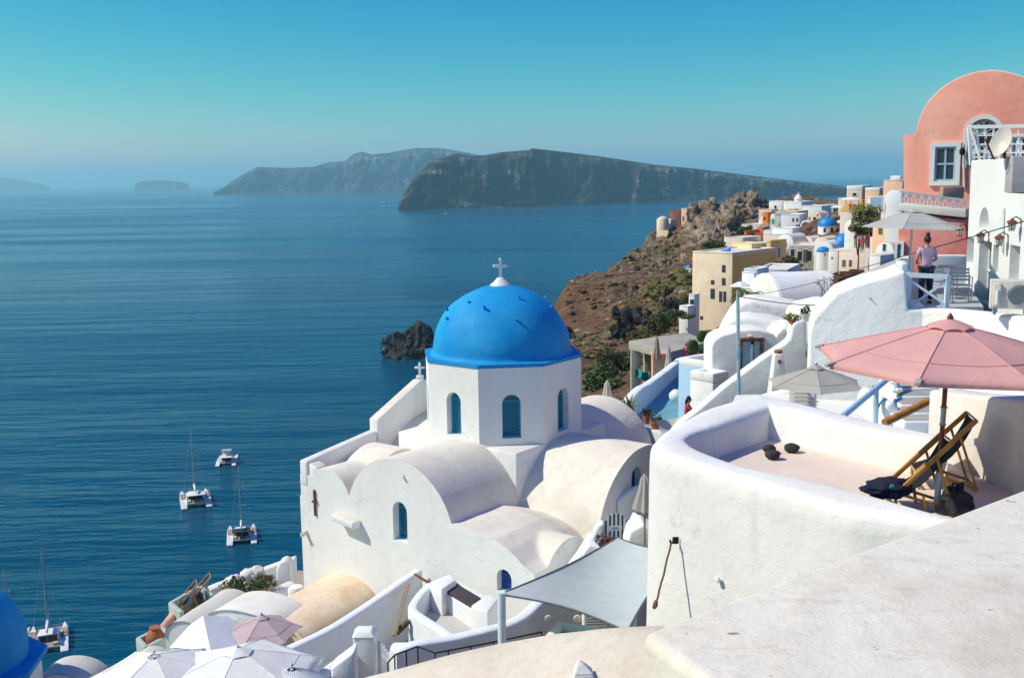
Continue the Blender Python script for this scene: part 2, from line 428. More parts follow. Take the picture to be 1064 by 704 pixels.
def lattice_window(parent, o, u, n_in, hole, depth, mat, back=DARK, step=.13):
    """shutter panel with a diamond lattice set inside a recess"""
    o = Vector(o)+Vector(n_in)*depth; u = Vector(u); n = -Vector(n_in)
    us = [q[0] for q in hole]; zs = [q[1] for q in hole]; u0,u1,z0,z1 = min(us),max(us),min(zs),max(zs)
    P = lambda a,z,d=0: o + u*a + Vector((0,0,z)) + n*d
    mb = MB(); mb.add([P(a,z,.004) for a,z in hole], [tuple(range(len(hole)))])
    fr = mb.build('window', back, parent)
    mb = MB(); t = .05
    for a,b in (((u0+t/2,z0),(u0+t/2,z1)),((u1-t/2,z0),(u1-t/2,z1)),((u0+t,z0+t/2),(u1-t,z0+t/2)),((u0+t,z1-(u1-u0)*.42),(u1-t,z1-(u1-u0)*.42))):
        mb.bar(P(*a,.035), P(*b,.035), t, .04, n)
    mb.build('frame', mat, fr)
    mb = MB(); W = u1-u0; H = z1-z0
    k = -H
    while k < W:
        for s in (1,-1):
            a0 = k; pts = []
            x0 = max(0, k); x1 = min(W, k+H)
            if x1-x0 > .03:
                p = (x0, x0-k); q = (x1, x1-k)
                if s < 0: p = (W-p[0], p[1]); q = (W-q[0], q[1])
                mb.bar(P(u0+p[0], z0+p[1], .02+.006*s), P(u0+q[0], z0+q[1], .02+.006*s), .028, .01, n)
        k += step
    mb.build('lattice', mat, fr)
    return fr
def latin_cross(mb, c, h, w, t, u=(1,0,0)):
    c = Vector(c); u = Vector(u)
    mb.bar(c, c+Vector((0,0,h)), t, t, u); mb.bar(c+Vector((0,0,h*.66))-u*w/2, c+Vector((0,0,h*.66))+u*w/2, t*.94, t*.94)
    for q in (c+Vector((0,0,h)), c+Vector((0,0,h*.66))-u*w/2, c+Vector((0,0,h*.66))+u*w/2):
        mb.blob(q, t*.58, t*.58, t*.58, 1, 0)
    return mb
# ------------------------------------------------------------------ the big blue-domed church
TH = R(38); CA = Vector((math.sin(TH), math.cos(TH), 0)); CB = Vector((-math.cos(TH), math.sin(TH), 0)); CO = Vector((-.35, 35, 0))
def C(a, b, z): return CO + CA*a + CB*b + Vector((0,0,z))
A0, A1, B0, B1 = -5.6, 5.6, -5.46, 3.9
church = thing('church', 'large white church with bright blue dome and vaulted roofs by the sea', 'church', C(0,0,-14))
GZ = -16.5
def hat(x, c, hw, top, spring):              # segmental vault profile
    t = abs(x-c)/hw
    if t > 1: return -99
    r = top-spring; Rr = (hw*hw+r*r)/(2*r)
    return top - Rr + math.sqrt(max(0, Rr*Rr-(x-c)**2))
def roof_z(a, b):
    z = -10.05
    if a < 0: z = max(z, hat(b, -.42, 2.12, -8.12, -9.75))
    else: z = max(z, hat(b, -.42, 2.12, -8.12, -9.75))
    z = max(z, hat(a, .1, 2.55, -8.2, -10.2))
    if a < -2.4 and b < -2.5:                # front quadrant: two small vaults crossing
        zA = np.interp(b, [-5.46,-5.1,-4.6,-4.1,-3.4,-2.5], [-10.52,-10.36,-10.02,-9.82,-9.72,-9.68])
        if a > -3.4: zA -= (a+3.4)*.28
        zB = hat(a, -3.95, 1.0, -9.98, -10.5)
        z = max(zA, zB, -10.52)
        z = max(z, hat(a, .1, 2.55, -8.2, -10.2))
    if a < -2.2 and b > 1.6:                 # left quadrant
        zA = hat(b, 2.6, 1.0, -8.93, -9.95) if b < 2.6 else -8.93 - .28*max(0, b-2.75)**1.3
        zB = hat(a, -3.3, 1.35, -8.62, -9.5)
        if b > 3.1: zA = min(zA, -9.25); zB -= (b-3.1)*1.1
        z = max(-9.98, zA, zB, hat(b, -.42, 2.12, -8.12, -9.75))
        z = max(z, hat(a, .1, 2.55, -8.2, -10.2))
    return z
n_a, n_b = 150, 125
mb = MB()
av = [A0 + (A1-A0)*i/n_a for i in range(n_a+1)]; bv = [B0 + (B1-B0)*j/n_b for j in range(n_b+1)]
mb.grid([[C(a, b, roof_z(a, b) + .02*noise.noise(Vector((a*1.1,b*1.1,0)))) for a in av] for b in bv]); mb.f = [tuple(reversed(f)) for f in mb.f]
roofo = mb.build('roof', ROOFW, church, smooth=True, ang=38)
edgeA = [(b, roof_z(A0, b) + .02*noise.noise(Vector((A0*1.1,b*1.1,0)))) for b in bv]; edgeB = [(a, roof_z(a, B0) + .02*noise.noise(Vector((a*1.1,B0*1.1,0)))) for a in av]
# facade towards the camera (a = A0); horizontal coordinate runs along -b so that it reads left to right
mb = MB()
h1 = arch2(-.50, .58, -10.62, -9.40); h2 = arch2(-4.42, .52, -11.28, -10.62)
out = [(B1,GZ)] + [(B0,GZ)] + edgeA
wallpanel(mb, C(A0,0,0), CB, CA, out, [h1,h2], .32)
wallpanel(mb, C(0,B0,0), CA, CB, [(A0,GZ),(A1,GZ)] + edgeB[::-1], [arch2(-.35, .55, -9.75, -8.75)], .3)
wallpanel(mb, C(A1,0,0), CB, -CA, [(B0,GZ),(B1,GZ)] + [(b, roof_z(A1,b)+.02*noise.noise(Vector((A1*1.1,b*1.1,0)))) for b in bv][::-1])
wallpanel(mb, C(0,B1,0), CA, -CB, [(A0,GZ),(A1,GZ),(A1,-9.3),(A0,-9.3)])
# lower step on the seaward corner
mb.extr([C(A0+.25,B1+.003,GZ),C(A0+.25,B1+.35,GZ),C(A0+.25,B1+.35,-10.1),C(A0+.25,B1+.003,-9.95)], CA*7)
wallo = mb.build('wall', WHITE, church)
lattice_window(church, C(A0,0,0), CB, CA, h1, .30, TURQ)
lattice_window(church, C(A0,0,0), CB, CA, h2, .26, BLUEP, BLUEP)
lattice_window(church, C(0,B0,0), CA, CB, arch2(-.35,.55,-9.75,-8.75), .28, BLUEP, BLUEP)
# parapet and gable on the seaward side
mb = MB()
t = .34
mb.extr([C(A0-.02,B1-.02,-9.6),C(-2.45,B1-.02,-9.6),C(-2.45,B1-.02,-8.42),C(A0-.02,B1-.02,-8.80)], -CB*t)
mb.wob(.01, 2).build('parapet', WHITE2, church, bevel=.05)
mb = MB()
mb.extr([C(-2.43,B1+.03,-9.9),C(2.6,B1+.03,-9.9),C(2.6,B1+.03,-8.1),C(.1,B1+.03,-7.03),C(-.2,B1+.03,-7.03),C(-2.43,B1+.03,-8.05)], -CB*.42)
g = mb.wob(.01, 2).build('gable', WHITE2, church, bevel=.05)
mb = MB(); mb.box(-.13,.13,-.13,.13,0,.14); mb.v = [C(-.05,B1-.18,-7.05)+v for v in mb.v]; latin_cross(mb, C(-.05,B1-.18,-6.92), .46, .30, .085, (1,0,0))
mb.build('cross', WHITE2, church, bevel=.012)
mb = MB(); mb.extr([C(A0+.02,3.1,-9.6),C(A0+.02,3.5,-9.6),C(A0+.02,3.5,-8.85),C(A0+.02,3.1,-8.95)], CA*.45)
mb.build('corner_post', WHITE2, church, bevel=.06)
# pedestal and drum
mb = MB(); mb.prism([C(-2.5,-2.5,0),C(2.5,-2.5,0),C(2.5,2.5,0),C(-2.5,2.5,0)], -11, -8.3)
mb.wob(.015, 1.2, 3).build('pedestal', WHITE2, church, bevel=.05)
DR = 2.5; mb = MB(); mbw = []
for k in range(8):
    q = math.atan2(-CA.y, -CA.x) + k*math.pi/4
    nrm = Vector((math.cos(q), math.sin(q), 0)); u = Vector((-math.sin(q), math.cos(q), 0))
    hw = DR*math.tan(math.pi/8); o = CO + nrm*DR
    h = arch2(0, .60, -8.08, -6.68)
    wallpanel(mb, o, u, -nrm, [(-hw,-8.32),(hw,-8.32),(hw,-5.8),(-hw,-5.8)], [h], .30)
    mbw.append((o, u, -nrm, h))
drum = mb.build('drum', WHITE, church)
for o,u,n,h in mbw: lattice_window(church, o, u, n, h, .28, TURQ, DARK, .11)
mb = MB(); r8 = lambda r: r/math.cos(math.pi/8)
mb.lathe(CO+Vector((0,0,0)), [(r8(2.5),-5.83),(r8(2.53),-5.81),(r8(2.53),-5.71)], 8, a0=math.atan2(-CA.y,-CA.x)+math.pi/8)
mb.build('eave', stucco('blue eave paint', (.015,.26,.62), (.03,.25,.5), .4, 1, .3, .3, .6, False), church)
mb = MB(); Rd = 2.32
mb.lathe(CO, [(Rd*1.05,-5.72),(Rd*1.012,-5.66)] + [(Rd*math.cos(R(e)), -5.68+2.22*math.sin(R(e))) for e in range(2, 89, 3)] + [(.05,-5.68+2.22)], 72)
for v in mb.v: 
    d = v-CO-Vector((0,0,-5.6)); v += d.normalized()*.028*noise.fractal(v*.9,1,2,3)
dome = mb.build('dome', DOMEB, church, smooth=True, ang=35)
for i,(az,el,l) in enumerate([(-152,33,.13),(-135,52,.10),(-108,46,.24),(-75,35,.16),(-62,58,.14),(-20,42,.2),(20,48,.2),(60,40,.2),(100,45,.2),(-168,40,.2),(140,50,.2)]):
    n = Vector((math.cos(R(az))*math.cos(R(el)), math.sin(R(az))*math.cos(R(el)), math.sin(R(el))))
    p = CO+Vector((0,0,-5.68))+Vector((n.x*Rd,n.y*Rd,n.z*2.22))
    mb = MB(); mb.tube([p-n*.03, p+n*l*.75], .042, 8); mb.build('dome_peg', DOMEB, church, smooth=True)
mb = MB(); mb.lathe(CO+Vector((0,0,-3.50)), [(.36,0),(.34,.05),(.24,.12),(.13,.24),(.10,.27)], 20)
latin_cross(mb, CO+Vector((0,0,-3.26)), .62, .40, .105, (1,0,0))
mb.build('cross', WHITE2, church, smooth=True, ang=50)
# small things on the facade
mb = MB(); c = C(A0-.035, 3.22, -10.52); mb.bar(c, c+Vector((0,0,.85)), .07, .05, CA); mb.bar(c+Vector((0,0,.46))-CB*.11, c+Vector((0,0,.46))+CB*.11, .07, .06)
mb.build('wooden_cross', RUST, church, bevel=.008)
for (b0,z0,b1,z1,w_) in ((2.12,-10.25,1.25,-10.36,.2),):
    mb = MB(); mb.obox(C(A0-.18,1.65,-10.33), CB+Vector((0,0,.13)), .5, CA, .18, (0,0,1), .11)
    mb.build('rain_spout', WHITE2, church, bevel=.05)
mb = MB(); mb.tube([C(A0+.05,3.72,-11.15), C(A0-.22,3.72,-11.22)], .07, 8); mb.build('drain_pipe', CREAM, church, smooth=True)
mb = MB(); mb.tube([C(A0+.05,-.72,-8.5), C(A0-.05,-.74,-8.62), C(A0-.02,-.86,-8.75)], .012, 5); mb.build('hook', RUST, church)
# wall lamp-less far-side stain strip is left out
# ------------------------------------------------------------------ the caldera rim: one hillside from the church to the cape
edge_px = [(578,352,165),(584,300,212),(612,290,250),(645,272,285),(668,256,310),(682,240,340),(720,221,372),(792,211,400)]
edge = [(-26,-30),(-19,8),(-14.0,26),(-13.0,37),(-6,48),(1,66),(4.5,110)] + [tuple(PY(*p).xy) for p in edge_px] + [(128,432),(190,470),(300,500)]
ctrl = [PY(*p) for p in edge_px] + [PY(*p) for p in
  [(620,400,95),(600,380,120),(640,340,150),(660,310,190),(688,350,128),(715,290,190),(740,265,230),(760,243,290),(735,238,320),(650,370,110),
   (665,395,80),(700,372,85),(725,368,124),(742,369,129),(762,371,128),(775,300,165),(830,300,150),(880,292,165),(900,246,235),(850,246,265),(820,255,255),(805,238,330),(930,300,95),
   (935,208,210),(860,207,305),(905,272,175),(780,213,385),(700,245,330),(690,268,290)]]
ctrl += [Vector(p) for p in [(-9,33,-16.2),(-13,26,-17),(0,25,-14.8),(5,20,-11.5),(9,31,-11.5),(14,30,-8.5),(22,30,-5),(30,30,-3),(10,12,-6.5),(0,0,-6.5),(-6,15,-14),(-9,22,-15.5),(20,10,-2.5),
   (30,60,-6),(19,60,-11.5),(8,62,-17),(40,0,-4),(60,100,-5),(80,200,-5),(120,300,-7),(150,400,-14),(45,50,-4),(100,100,-6),(160,200,-8),(-4,44,-18),(-1,40,-17),(2.5,66,-20),(4.5,110,-25),(-19,8,-17),(-12.5,36,-17.5),(4,36,-14),(-15,-20,-14),(20,-20,-4)]]
cx = np.array([[p[0],p[1]] for p in ctrl])/100; cz = np.array([p[2] for p in ctrl])
def tps(d): return np.where(d > 0, d*d*np.log(d+1e-12), 0)
K = tps(np.linalg.norm(cx[:,None]-cx[None], axis=2)) + np.eye(len(cx))*.004
Pm = np.hstack([np.ones((len(cx),1)), cx])
sol = np.linalg.solve(np.vstack([np.hstack([K,Pm]), np.hstack([Pm.T, np.zeros((3,3))])]), np.concatenate([cz, np.zeros(3)]))
def rbf(x, y):
    q = np.array([[x/100, y/100]]); d = np.linalg.norm(q[:,None]-cx[None],axis=2)
    return float((tps(d)@sol[:-3])[0] + sol[-3] + sol[-2]*x/100 + sol[-1]*y/100)
ed = [Vector((p[0],p[1])) for p in edge]
def edge_d(x, y):                             # > 0 seaward of the cliff edge
    p = Vector((x,y)); best = 1e9; sg = 1
    for a,b in zip(ed, ed[1:]):
        t = max(0, min(1, (p-a).dot(b-a)/(b-a).length_squared)); c = a+(b-a)*t; d = (p-c).length
        if d < best: best = d; sg = 1 if (b-a).x*(p-a).y-(b-a).y*(p-a).x > 0 else -1
    return best*sg
def crag(x, y):                               # bare crags along the top of the cape
    return max(0, min(1, (y-225)/60))
def ground_z(x, y):
    d = edge_d(x, y); z = rbf(x, y)
    z = z if z < -4 else -4 + 1.6*math.tanh((z+4)/3)
    far = max(0, min(1, (y-75)/50))
    nz = noise.fractal(Vector((x*.045,y*.03,1.5)),1,2.1,6)*1.9 + noise.fractal(Vector((x*.2,y*.12,4)),.8,2.1,4)*.95
    k = crag(x,y)*max(0, min(1, (14-d*-1+6)/20)) if d < 0 else crag(x,y)
    rg = noise.ridged_multi_fractal(Vector((x*.06,y*.045,7)),1.0,2.1,5,1.0,2.0)
    z += far*nz + k*(rg-1.1)*4.2
    if d > 0:
        z -= 1.9*d + 2.0*noise.noise(Vector((x*.1,y*.08,2)))*min(d,3)
    return max(z, SEA-4)
tx = np.concatenate([np.arange(-72,-24,4), np.arange(-24,120,1.5), np.arange(120,330,7)]); ty = np.concatenate([np.arange(-40,84,4), np.arange(84,440,2.0), np.arange(440,540,8)])
mb = MB(); mb.grid([[Vector((x,y,ground_z(x,y))) for x in tx] for y in ty]); mb.f = [tuple(reversed(f)) for f in mb.f]
mb.f = [tuple(reversed(f)) if (mb.v[f[1]]-mb.v[f[0]]).cross(mb.v[f[2]]-mb.v[f[0]]).z < 0 else f for f in mb.f]
def cape_mat():
    m, nt, b = newmat('volcanic slope'); v = coords(nt)
    n1 = tex(nt, .035, 8, .7, v); n2 = tex(nt, .22, 8, .75, v); n3 = tex(nt, 1.2, 5, .7, v)
    c = ramp(nt, n2.outputs[0], [(.32,(.09,.065,.05)),(.46,(.25,.155,.10)),(.58,(.37,.255,.175)),(.72,(.50,.40,.31))]).outputs[0]
    c = mix(nt, ramp(nt, n1.outputs[0], [(.45,(0,0,0)),(.62,(.75,.75,.75))]).outputs[0], c, (.31,.16,.092))
    c = mix(nt, ramp(nt, n3.outputs[0], [(.55,(0,0,0)),(.72,(.8,.8,.8))]).outputs[0], c, (.11,.095,.045))
    sx = N(nt,'ShaderNodeSeparateXYZ'); L(nt, v, sx.inputs[0])
    mr = N(nt,'ShaderNodeMapRange'); mr.inputs['From Min'].default_value = 215; mr.inputs['From Max'].default_value = 285; L(nt, sx.outputs[1], mr.inputs['Value'])
    ad = N(nt,'ShaderNodeMath', operation='MULTIPLY'); L(nt, mr.outputs[0], ad.inputs[0])
    L(nt, ramp(nt, n2.outputs[0], [(.38,(.1,)*3),(.52,(1,)*3)]).outputs[0], ad.inputs[1])
    pale = ramp(nt, tex(nt, .5, 7, .75, v).outputs[0], [(.35,(.13,.10,.08)),(.5,(.32,.25,.19)),(.65,(.46,.39,.31))]).outputs[0]
    c = mix(nt, ad.outputs[0], c, pale)
    L(nt, c, b.inputs['Base Color']); b.inputs['Roughness'].default_value = 1; b.inputs['Specular IOR Level'].default_value = 0
    bump(nt, b, [(n2.outputs[0], 1.0, 4.5), (n3.outputs[0], 1.0, 1.0)], v)
    return m
terrain = tag(mb.build('terrain', cape_mat(), smooth='all'), kind='structure')

# scrub, one mass of low bushes nobody could count
def leafmat(name, c0, c1, sc=1.2):
    m, nt, b = newmat(name); v = coords(nt)
    n = tex(nt, sc, 5, .7, v)
    c = ramp(nt, n.outputs[0], [(.3,c0),(.7,c1)]).outputs[0]
    L(nt, c, b.inputs['Base Color']); b.inputs['Roughness'].default_value = .8; b.inputs['Specular IOR Level'].default_value = .2
    return m
SCRUB = leafmat('dry olive scrub', (.07,.062,.022), (.15,.13,.05), .35)
GREEN = leafmat('green leaves', (.04,.075,.02), (.11,.16,.045))
DGREEN = leafmat('dark green leaves', (.03,.05,.018), (.08,.11,.035))
OLIVE = leafmat('yellow green leaves', (.12,.12,.035), (.26,.24,.08))
BOUG = leafmat('bougainvillea flowers', (.35,.02,.12), (.55,.04,.2))
def leaves(mb, c, rx, ry, rz, n, s, seed=0, hollow=.5):
    rr = random.Random(seed); c = Vector(c)
    for i in range(n):
        while True:
            p = Vector((rr.uniform(-1,1),rr.uniform(-1,1),rr.uniform(-1,1)))
            k = p.length
            if k > 1 or k < hollow*rr.random(): continue
            if k > .55 + .6*noise.noise(p*2.2 + Vector((seed,0,0))) + .25: continue
            break
        q = c + Vector((p.x*rx,p.y*ry,p.z*rz))
        a = Vector((rr.gauss(0,1),rr.gauss(0,1),rr.gauss(0,1))).normalized(); b = a.orthogonal().normalized()
        w = s*rr.uniform(.6,1.3)
        n0 = len(mb.v); mb.v += [q-a*w, q+b*w*.5, q+a*w, q-b*w*.5]; mb.f.append((n0,n0+1,n0+2,n0+3))
    return mb
mb = MB(); rr = random.Random(3); cnt = 0
while cnt < 1100:
    y = rr.uniform(90, 330); x = rr.uniform(0, 75)
    if edge_d(x,y) > -1: continue
    d = noise.noise(Vector((x*.05,y*.03,9)))
    px,py = PX((x,y,ground_z(x,y)))
    if not (575 < px < 780): continue
    if rr.random() > .35 + d*1.3: continue
    r_ = rr.uniform(.16,.42)*(1 + .003*y); z = ground_z(x,y)
    mb.blob((x,y,z+r_*.15), r_, r_, r_*.6, 2, .6, 2.2, cnt); cnt += 1
for k in range(420):
    y = rr.uniform(235, 385); t_ = (y-235)/150; px = rr.uniform(668+52*t_, 760+45*t_); d = ray(px, 230); x = d.x/d.y*y
    if edge_d(x,y) > -1.5: continue
    z = ground_z(x,y); r_ = rr.uniform(.5,1.5); mb.blob((x,y,z+.5), r_, r_, r_*.6, 1, .6, 2.2, k)
tag(mb.build('scrub', SCRUB, smooth='all'), kind='stuff')
mb = MB(); cnt = 0
while cnt < 1300:
    y = rr.uniform(85, 300); x = rr.uniform(0, 62)
    if edge_d(x,y) > -.3: continue
    r_ = rr.choice([.12,.16,.2,.26,.34,.5])*(1+.003*y)*rr.uniform(.7,1.2); z = ground_z(x,y)
    mb.blob((x,y,z), r_*1.2, r_, r_*.8, 1, .5, 1.5, cnt); cnt += 1
def rubm():
    m, nt, b = newmat('slope stones'); v = coords(nt)
    c = ramp(nt, tex(nt, .35, 3, .6, v).outputs[0], [(.35,(.05,.045,.042)),(.5,(.20,.13,.09)),(.65,(.36,.29,.23))]).outputs[0]
    L(nt, c, b.inputs['Base Color']); b.inputs['Roughness'].default_value = 1; b.inputs['Specular IOR Level'].default_value = 0; return m
tag(mb.build('gravel', rubm()), kind='stuff')
# the thick olive-coloured scrub bank under the yellow house
mb = MB(); leafb = MB()
bank = [(667,316,176),(676,305,178),(686,296,180),(697,290,182),(706,286,184),(690,303,170),(700,300,170),(712,294,176),(680,318,160),(668,328,150),(722,288,185),(728,280,195),(735,272,205),(716,303,165),(740,285,180),(706,310,150)]
for i,(px,py,Y) in enumerate(bank):
    p = PY(px,py,Y); s = Y/1100*13
    for k in range(3):
        q = p+Vector((rr.uniform(-s,s)*.6, rr.uniform(-s,s), rr.uniform(-.3,.1)*s)); mb.blob(q, s*.62, s*.8, s*.5, 2, .4, 1.9, i*3+k)
        leaves(leafb, q, s*.7, s*.9, s*.58, 120, .28, i*7+k, 1.3)
n0 = len(mb.v); mb.add(leafb.v, leafb.f)
tag(mb.build('scrub', leafmat('olive bank', (.06,.055,.02), (.17,.145,.05), .6)), kind='stuff')

ROCKM = plain('black lava rock', (.035,.034,.036), .95, 0, .6, .6, .6)
def rock_at(px, py, Y, s, label, seed, mat=None, name='rock', sz=.9):
    p = PY(px,py,Y); mb = MB()
    for k in range(4):
        q = p + Vector((rr.uniform(-s,s)*.5, rr.uniform(-s,s)*.5, rr.uniform(-.45,.25)*s))
        mb.blob(q, s*rr.uniform(.4,.7), s*rr.uniform(.4,.7), s*sz*rr.uniform(.5,.9), 3, .75, 1.6, seed+k)
    o = mb.build(name, mat or ROCKM); tag(o, label, 'rock', 'lava rocks on the slope')
for i,(px,py,Y,s,lab) in enumerate([(655,332,145,2.6,'big jagged black lava outcrop low on the brown slope'),(648,345,138,1.6,'black lava rock just below the biggest outcrop'),
   (697,318,140,1.5,'black rock at the foot of the olive scrub bank'),(668,282,245,2.2,'dark crag high on the slope beneath the ruined castle'),(681,284,240,1.8,'dark crag between scrub bank and castle crags'),
   (663,304,200,1.6,'black rock halfway up the bare brown slope'),(675,333,140,1.3,'grey rock between the big outcrop and the scrub'),(655,311,190,.9,'small black rock beneath another one on the bare slope'),
   (590,352,160,1.8,'dark rock at the cliff edge beside the blue dome'),(640,322,170,.8,'lone small dark rock in the bare middle slope'),(695,327,135,1.2,'black rock above the terrace plants')]):
    rock_at(px,py,Y,s,lab,i*5+2)
mb = MB()
for k in range(190):
    y = rr.uniform(235, 385); t_ = (y-235)/150; px = rr.uniform(668+52*t_, 742+50*t_); py = None
    d = ray(px, 230); x = d.x/d.y*y
    if edge_d(x,y) > -1.5: continue
    z = ground_z(x,y); s_ = rr.uniform(1.6,4.6)
    qx, qy = PX((x,y,z))
    if qx < 722 and y < 335: s_ *= .4
    mb.blob((x,y,z-s_*.28), s_*1.2, s_*1.2, s_*rr.uniform(.5,1.25), 4, 1.0, 2.3, k+300)
def crag_mat():
    m, nt, b = newmat('pale crag rock'); v = coords(nt); n = tex(nt, .55, 8, .75, v)
    c = ramp(nt, n.outputs[0], [(.36,(.17,.12,.085)),(.45,(.44,.32,.235)),(.60,(.66,.53,.41))]).outputs[0]
    n5 = tex(nt, .09, 6, .7, v); c = mix(nt, ramp(nt, n5.outputs[0], [(.47,(0,0,0)),(.56,(.85,.85,.85))]).outputs[0], c, (.27,.175,.105))
    c = mix(nt, ramp(nt, tex(nt, 1.5, 5, .8, v).outputs[0], [(.40,(.8,.8,.8)),(.47,(0,0,0))]).outputs[0], c, (.06,.045,.035))  # shade of crevices put into the rock colour as dark noise patches
    L(nt, c, b.inputs['Base Color']); b.inputs['Roughness'].default_value = 1; b.inputs['Specular IOR Level'].default_value = 0
    bump(nt, b, [(n.outputs[0], 1.0, 2.0)], v); return m
tag(mb.build('cliff', crag_mat(), smooth='all'), kind='structure')
# sea stack
p = PZ(428,370,SEA); mb = MB()
for k,(dx,dy,h,r_) in enumerate([(3,4,14,10),(-5,2,9,7.5),(9,3,11.5,8),(15,6,7,7),(-11,2,4,4.5),(0,-3,7,8),(8,-3,6.5,8)]):
    mb.blob(p+Vector((dx,dy,h*.12)), r_, r_, h, 4, .62, 1.9, k+40)
tag(mb.build('sea_rock', plain('wet black rock', (.03,.027,.025), .9, 0, .7, .25, .8)), 'jagged black rock islet rising from the sea beside the blue dome', 'rock')
mb = MB(); q = PZ(413,363,SEA); mb.box(-7,2.5,-3,2,0,1.6); mb.box(-1,4,-1,4,1.6,4); mb.v = [v+q+Vector((0,-4,0)) for v in mb.v]
tag(mb.build('quay', CONC, bevel=.1), 'pale concrete landing at the foot of the sea rock', 'quay')
for i,(px,py,s) in enumerate([(401,357,3.0),(407,353,3.6)]):
    mb = MB(); mb.blob(PZ(px,py,SEA)+Vector((0,0,.3)), s, s*.8, s*.8, 3, .6, 1.8, 70+i)
    tag(mb.build('sea_rock', ROCKM), ['small flat black rock at the tip of the concrete landing','black rock between the landing and the tall islet'][i], 'rock')
# ------------------------------------------------------------------ the village
def hit(px, py, o, n):                        # sight line against a vertical plane
    d = ray(px, py); return d*(Vector(o).dot(Vector(n))/d.dot(Vector(n)))
def along(o, e, px, py=250):                  # distance along e (in plan) where the pixel column px meets the line o + t e
    d = ray(px, py); dx, dy = d.x, d.y
    det = e.x*(-dy) - e.y*(-dx)
    return ((-o.x)*(-dy) - (-o.y)*(-dx))/det
class House: pass
Y0_SCALE = .64
def house(name, label, cat, px, Y, yaw, L_, R_, top, bot, mat, group=None, roof='flat', par=.35, rise=None, roofmat=None, deep=None, bev=.12, tmat=None, depth_to_ground=True):
    """corner nearest to the viewer stands at pixel column px, distance Y; left face ends at column L_, right face at R_ (None: a depth in metres)."""
    h = House(); y = R(90-yaw)
    h.e1 = Vector((-math.cos(y), math.sin(y), 0)); h.e2 = Vector((math.sin(y), math.cos(y), 0))
    c = PY(px, top, Y); zt = c.z; az = math.atan2(c.x, c.y)
    rot = Matrix.Rotation(-az, 3, 'Z'); h.e1 = rot @ h.e1; h.e2 = rot @ h.e2
    c = PY(px, top, Y); zb = PY(px, bot, Y).z
    c0 = Vector((c.x, c.y, 0)); h.c = c0; h.zt = zt
    h.w1 = along(c0, h.e1, L_) if L_ is not None else (deep or 6)
    h.w2 = along(c0, h.e2, R_) if R_ is not None else (deep or 6)
    if not 0 < h.w1 < 16: h.w1 = deep or 7
    if not 0 < h.w2 < 16: h.w2 = deep or 7
    P = lambda a, b: c0 + h.e1*a + h.e2*b
    cs = [P(0,0), P(h.w1,0), P(h.w1,h.w2), P(0,h.w2)]
    if depth_to_ground: zb = min([zb] + [ground_z(q.x,q.y)-.6 for q in cs])
    h.zb = zb
    h.o = thing(name, label, cat, (c0 + (h.e1*h.w1+h.e2*h.w2)/2) + Vector((0,0,zb)), group)
    h.mat = mat
    mb = MB()
    if roof in ('flat', 'plain', 'dome'):
        mb.prism(cs, zb, zt); mb.build('wall', mat, h.o, bevel=bev, seg=2)
        if roof == 'flat' and par:
            t = .28; m2 = MB()
            i_ = [P(t,t), P(h.w1-t,t), P(h.w1-t,h.w2-t), P(t,h.w2-t)]
            n0 = 0; vs = []
            for q,r_ in zip(cs, i_): vs += [q+Vector((0,0,zt-.02)), q+Vector((0,0,zt+par)), r_+Vector((0,0,zt+par)), r_+Vector((0,0,zt-.02))]
            fs = []
            for k in range(4):
                a, b = k*4, ((k+1)%4)*4
                for j in range(4): fs.append((a+j, b+j, b+(j+1)%4, a+(j+1)%4))
            m2.add(vs, fs); m2.build('parapet', tmat or mat, h.o, bevel=min(.08,bev), seg=2)
            m2 = MB(); m2.prism([P(t*.9,t*.9), P(h.w1-t*.9,t*.9), P(h.w1-t*.9,h.w2-t*.9), P(t*.9,h.w2-t*.9)], zt, zt+.03); m2.build('roof', roofmat or ROOFW, h.o)
    else:                                      # barrel vault: 'L' arch shows on the left face, 'R' on the right face
        e, w_, f_, d_ = (h.e1, h.w1, h.e2, h.w2) if roof == 'L' else (h.e2, h.w2, h.e1, h.w1)
        rise = rise or w_*.42; Rr = (w_*w_/4+rise*rise)/(2*rise); n = 16; prof = []
        a_m = math.asin(min(1, w_/2/Rr))
        if rise > w_/2: a_m = math.pi - a_m
        for k in range(n+1):
            a = -a_m + 2*a_m*k/n; prof.append((w_/2 + Rr*math.sin(a), zt - Rr + Rr*math.cos(a)))
        zs = zt - rise
        pts = [c0+e*0+Vector((0,0,zb)), c0+e*w_+Vector((0,0,zb))] + [c0+e*u+Vector((0,0,z)) for u,z in prof[::-1]]
        mb.extr(pts, f_*d_); mb.build('wall', mat, h.o, bevel=min(bev,.1), seg=2, ang=35)
        m2 = MB(); pr = [(u + (u-w_/2)*.012, z+.03) for u,z in prof]
        m2.grid([[c0+e*u+f_*(.25+ (d_-.5)*j)+Vector((0,0,z)) for u,z in pr] for j in (0,1)]); m2.build('roof', roofmat or ROOFW, h.o, smooth='all')
    return h
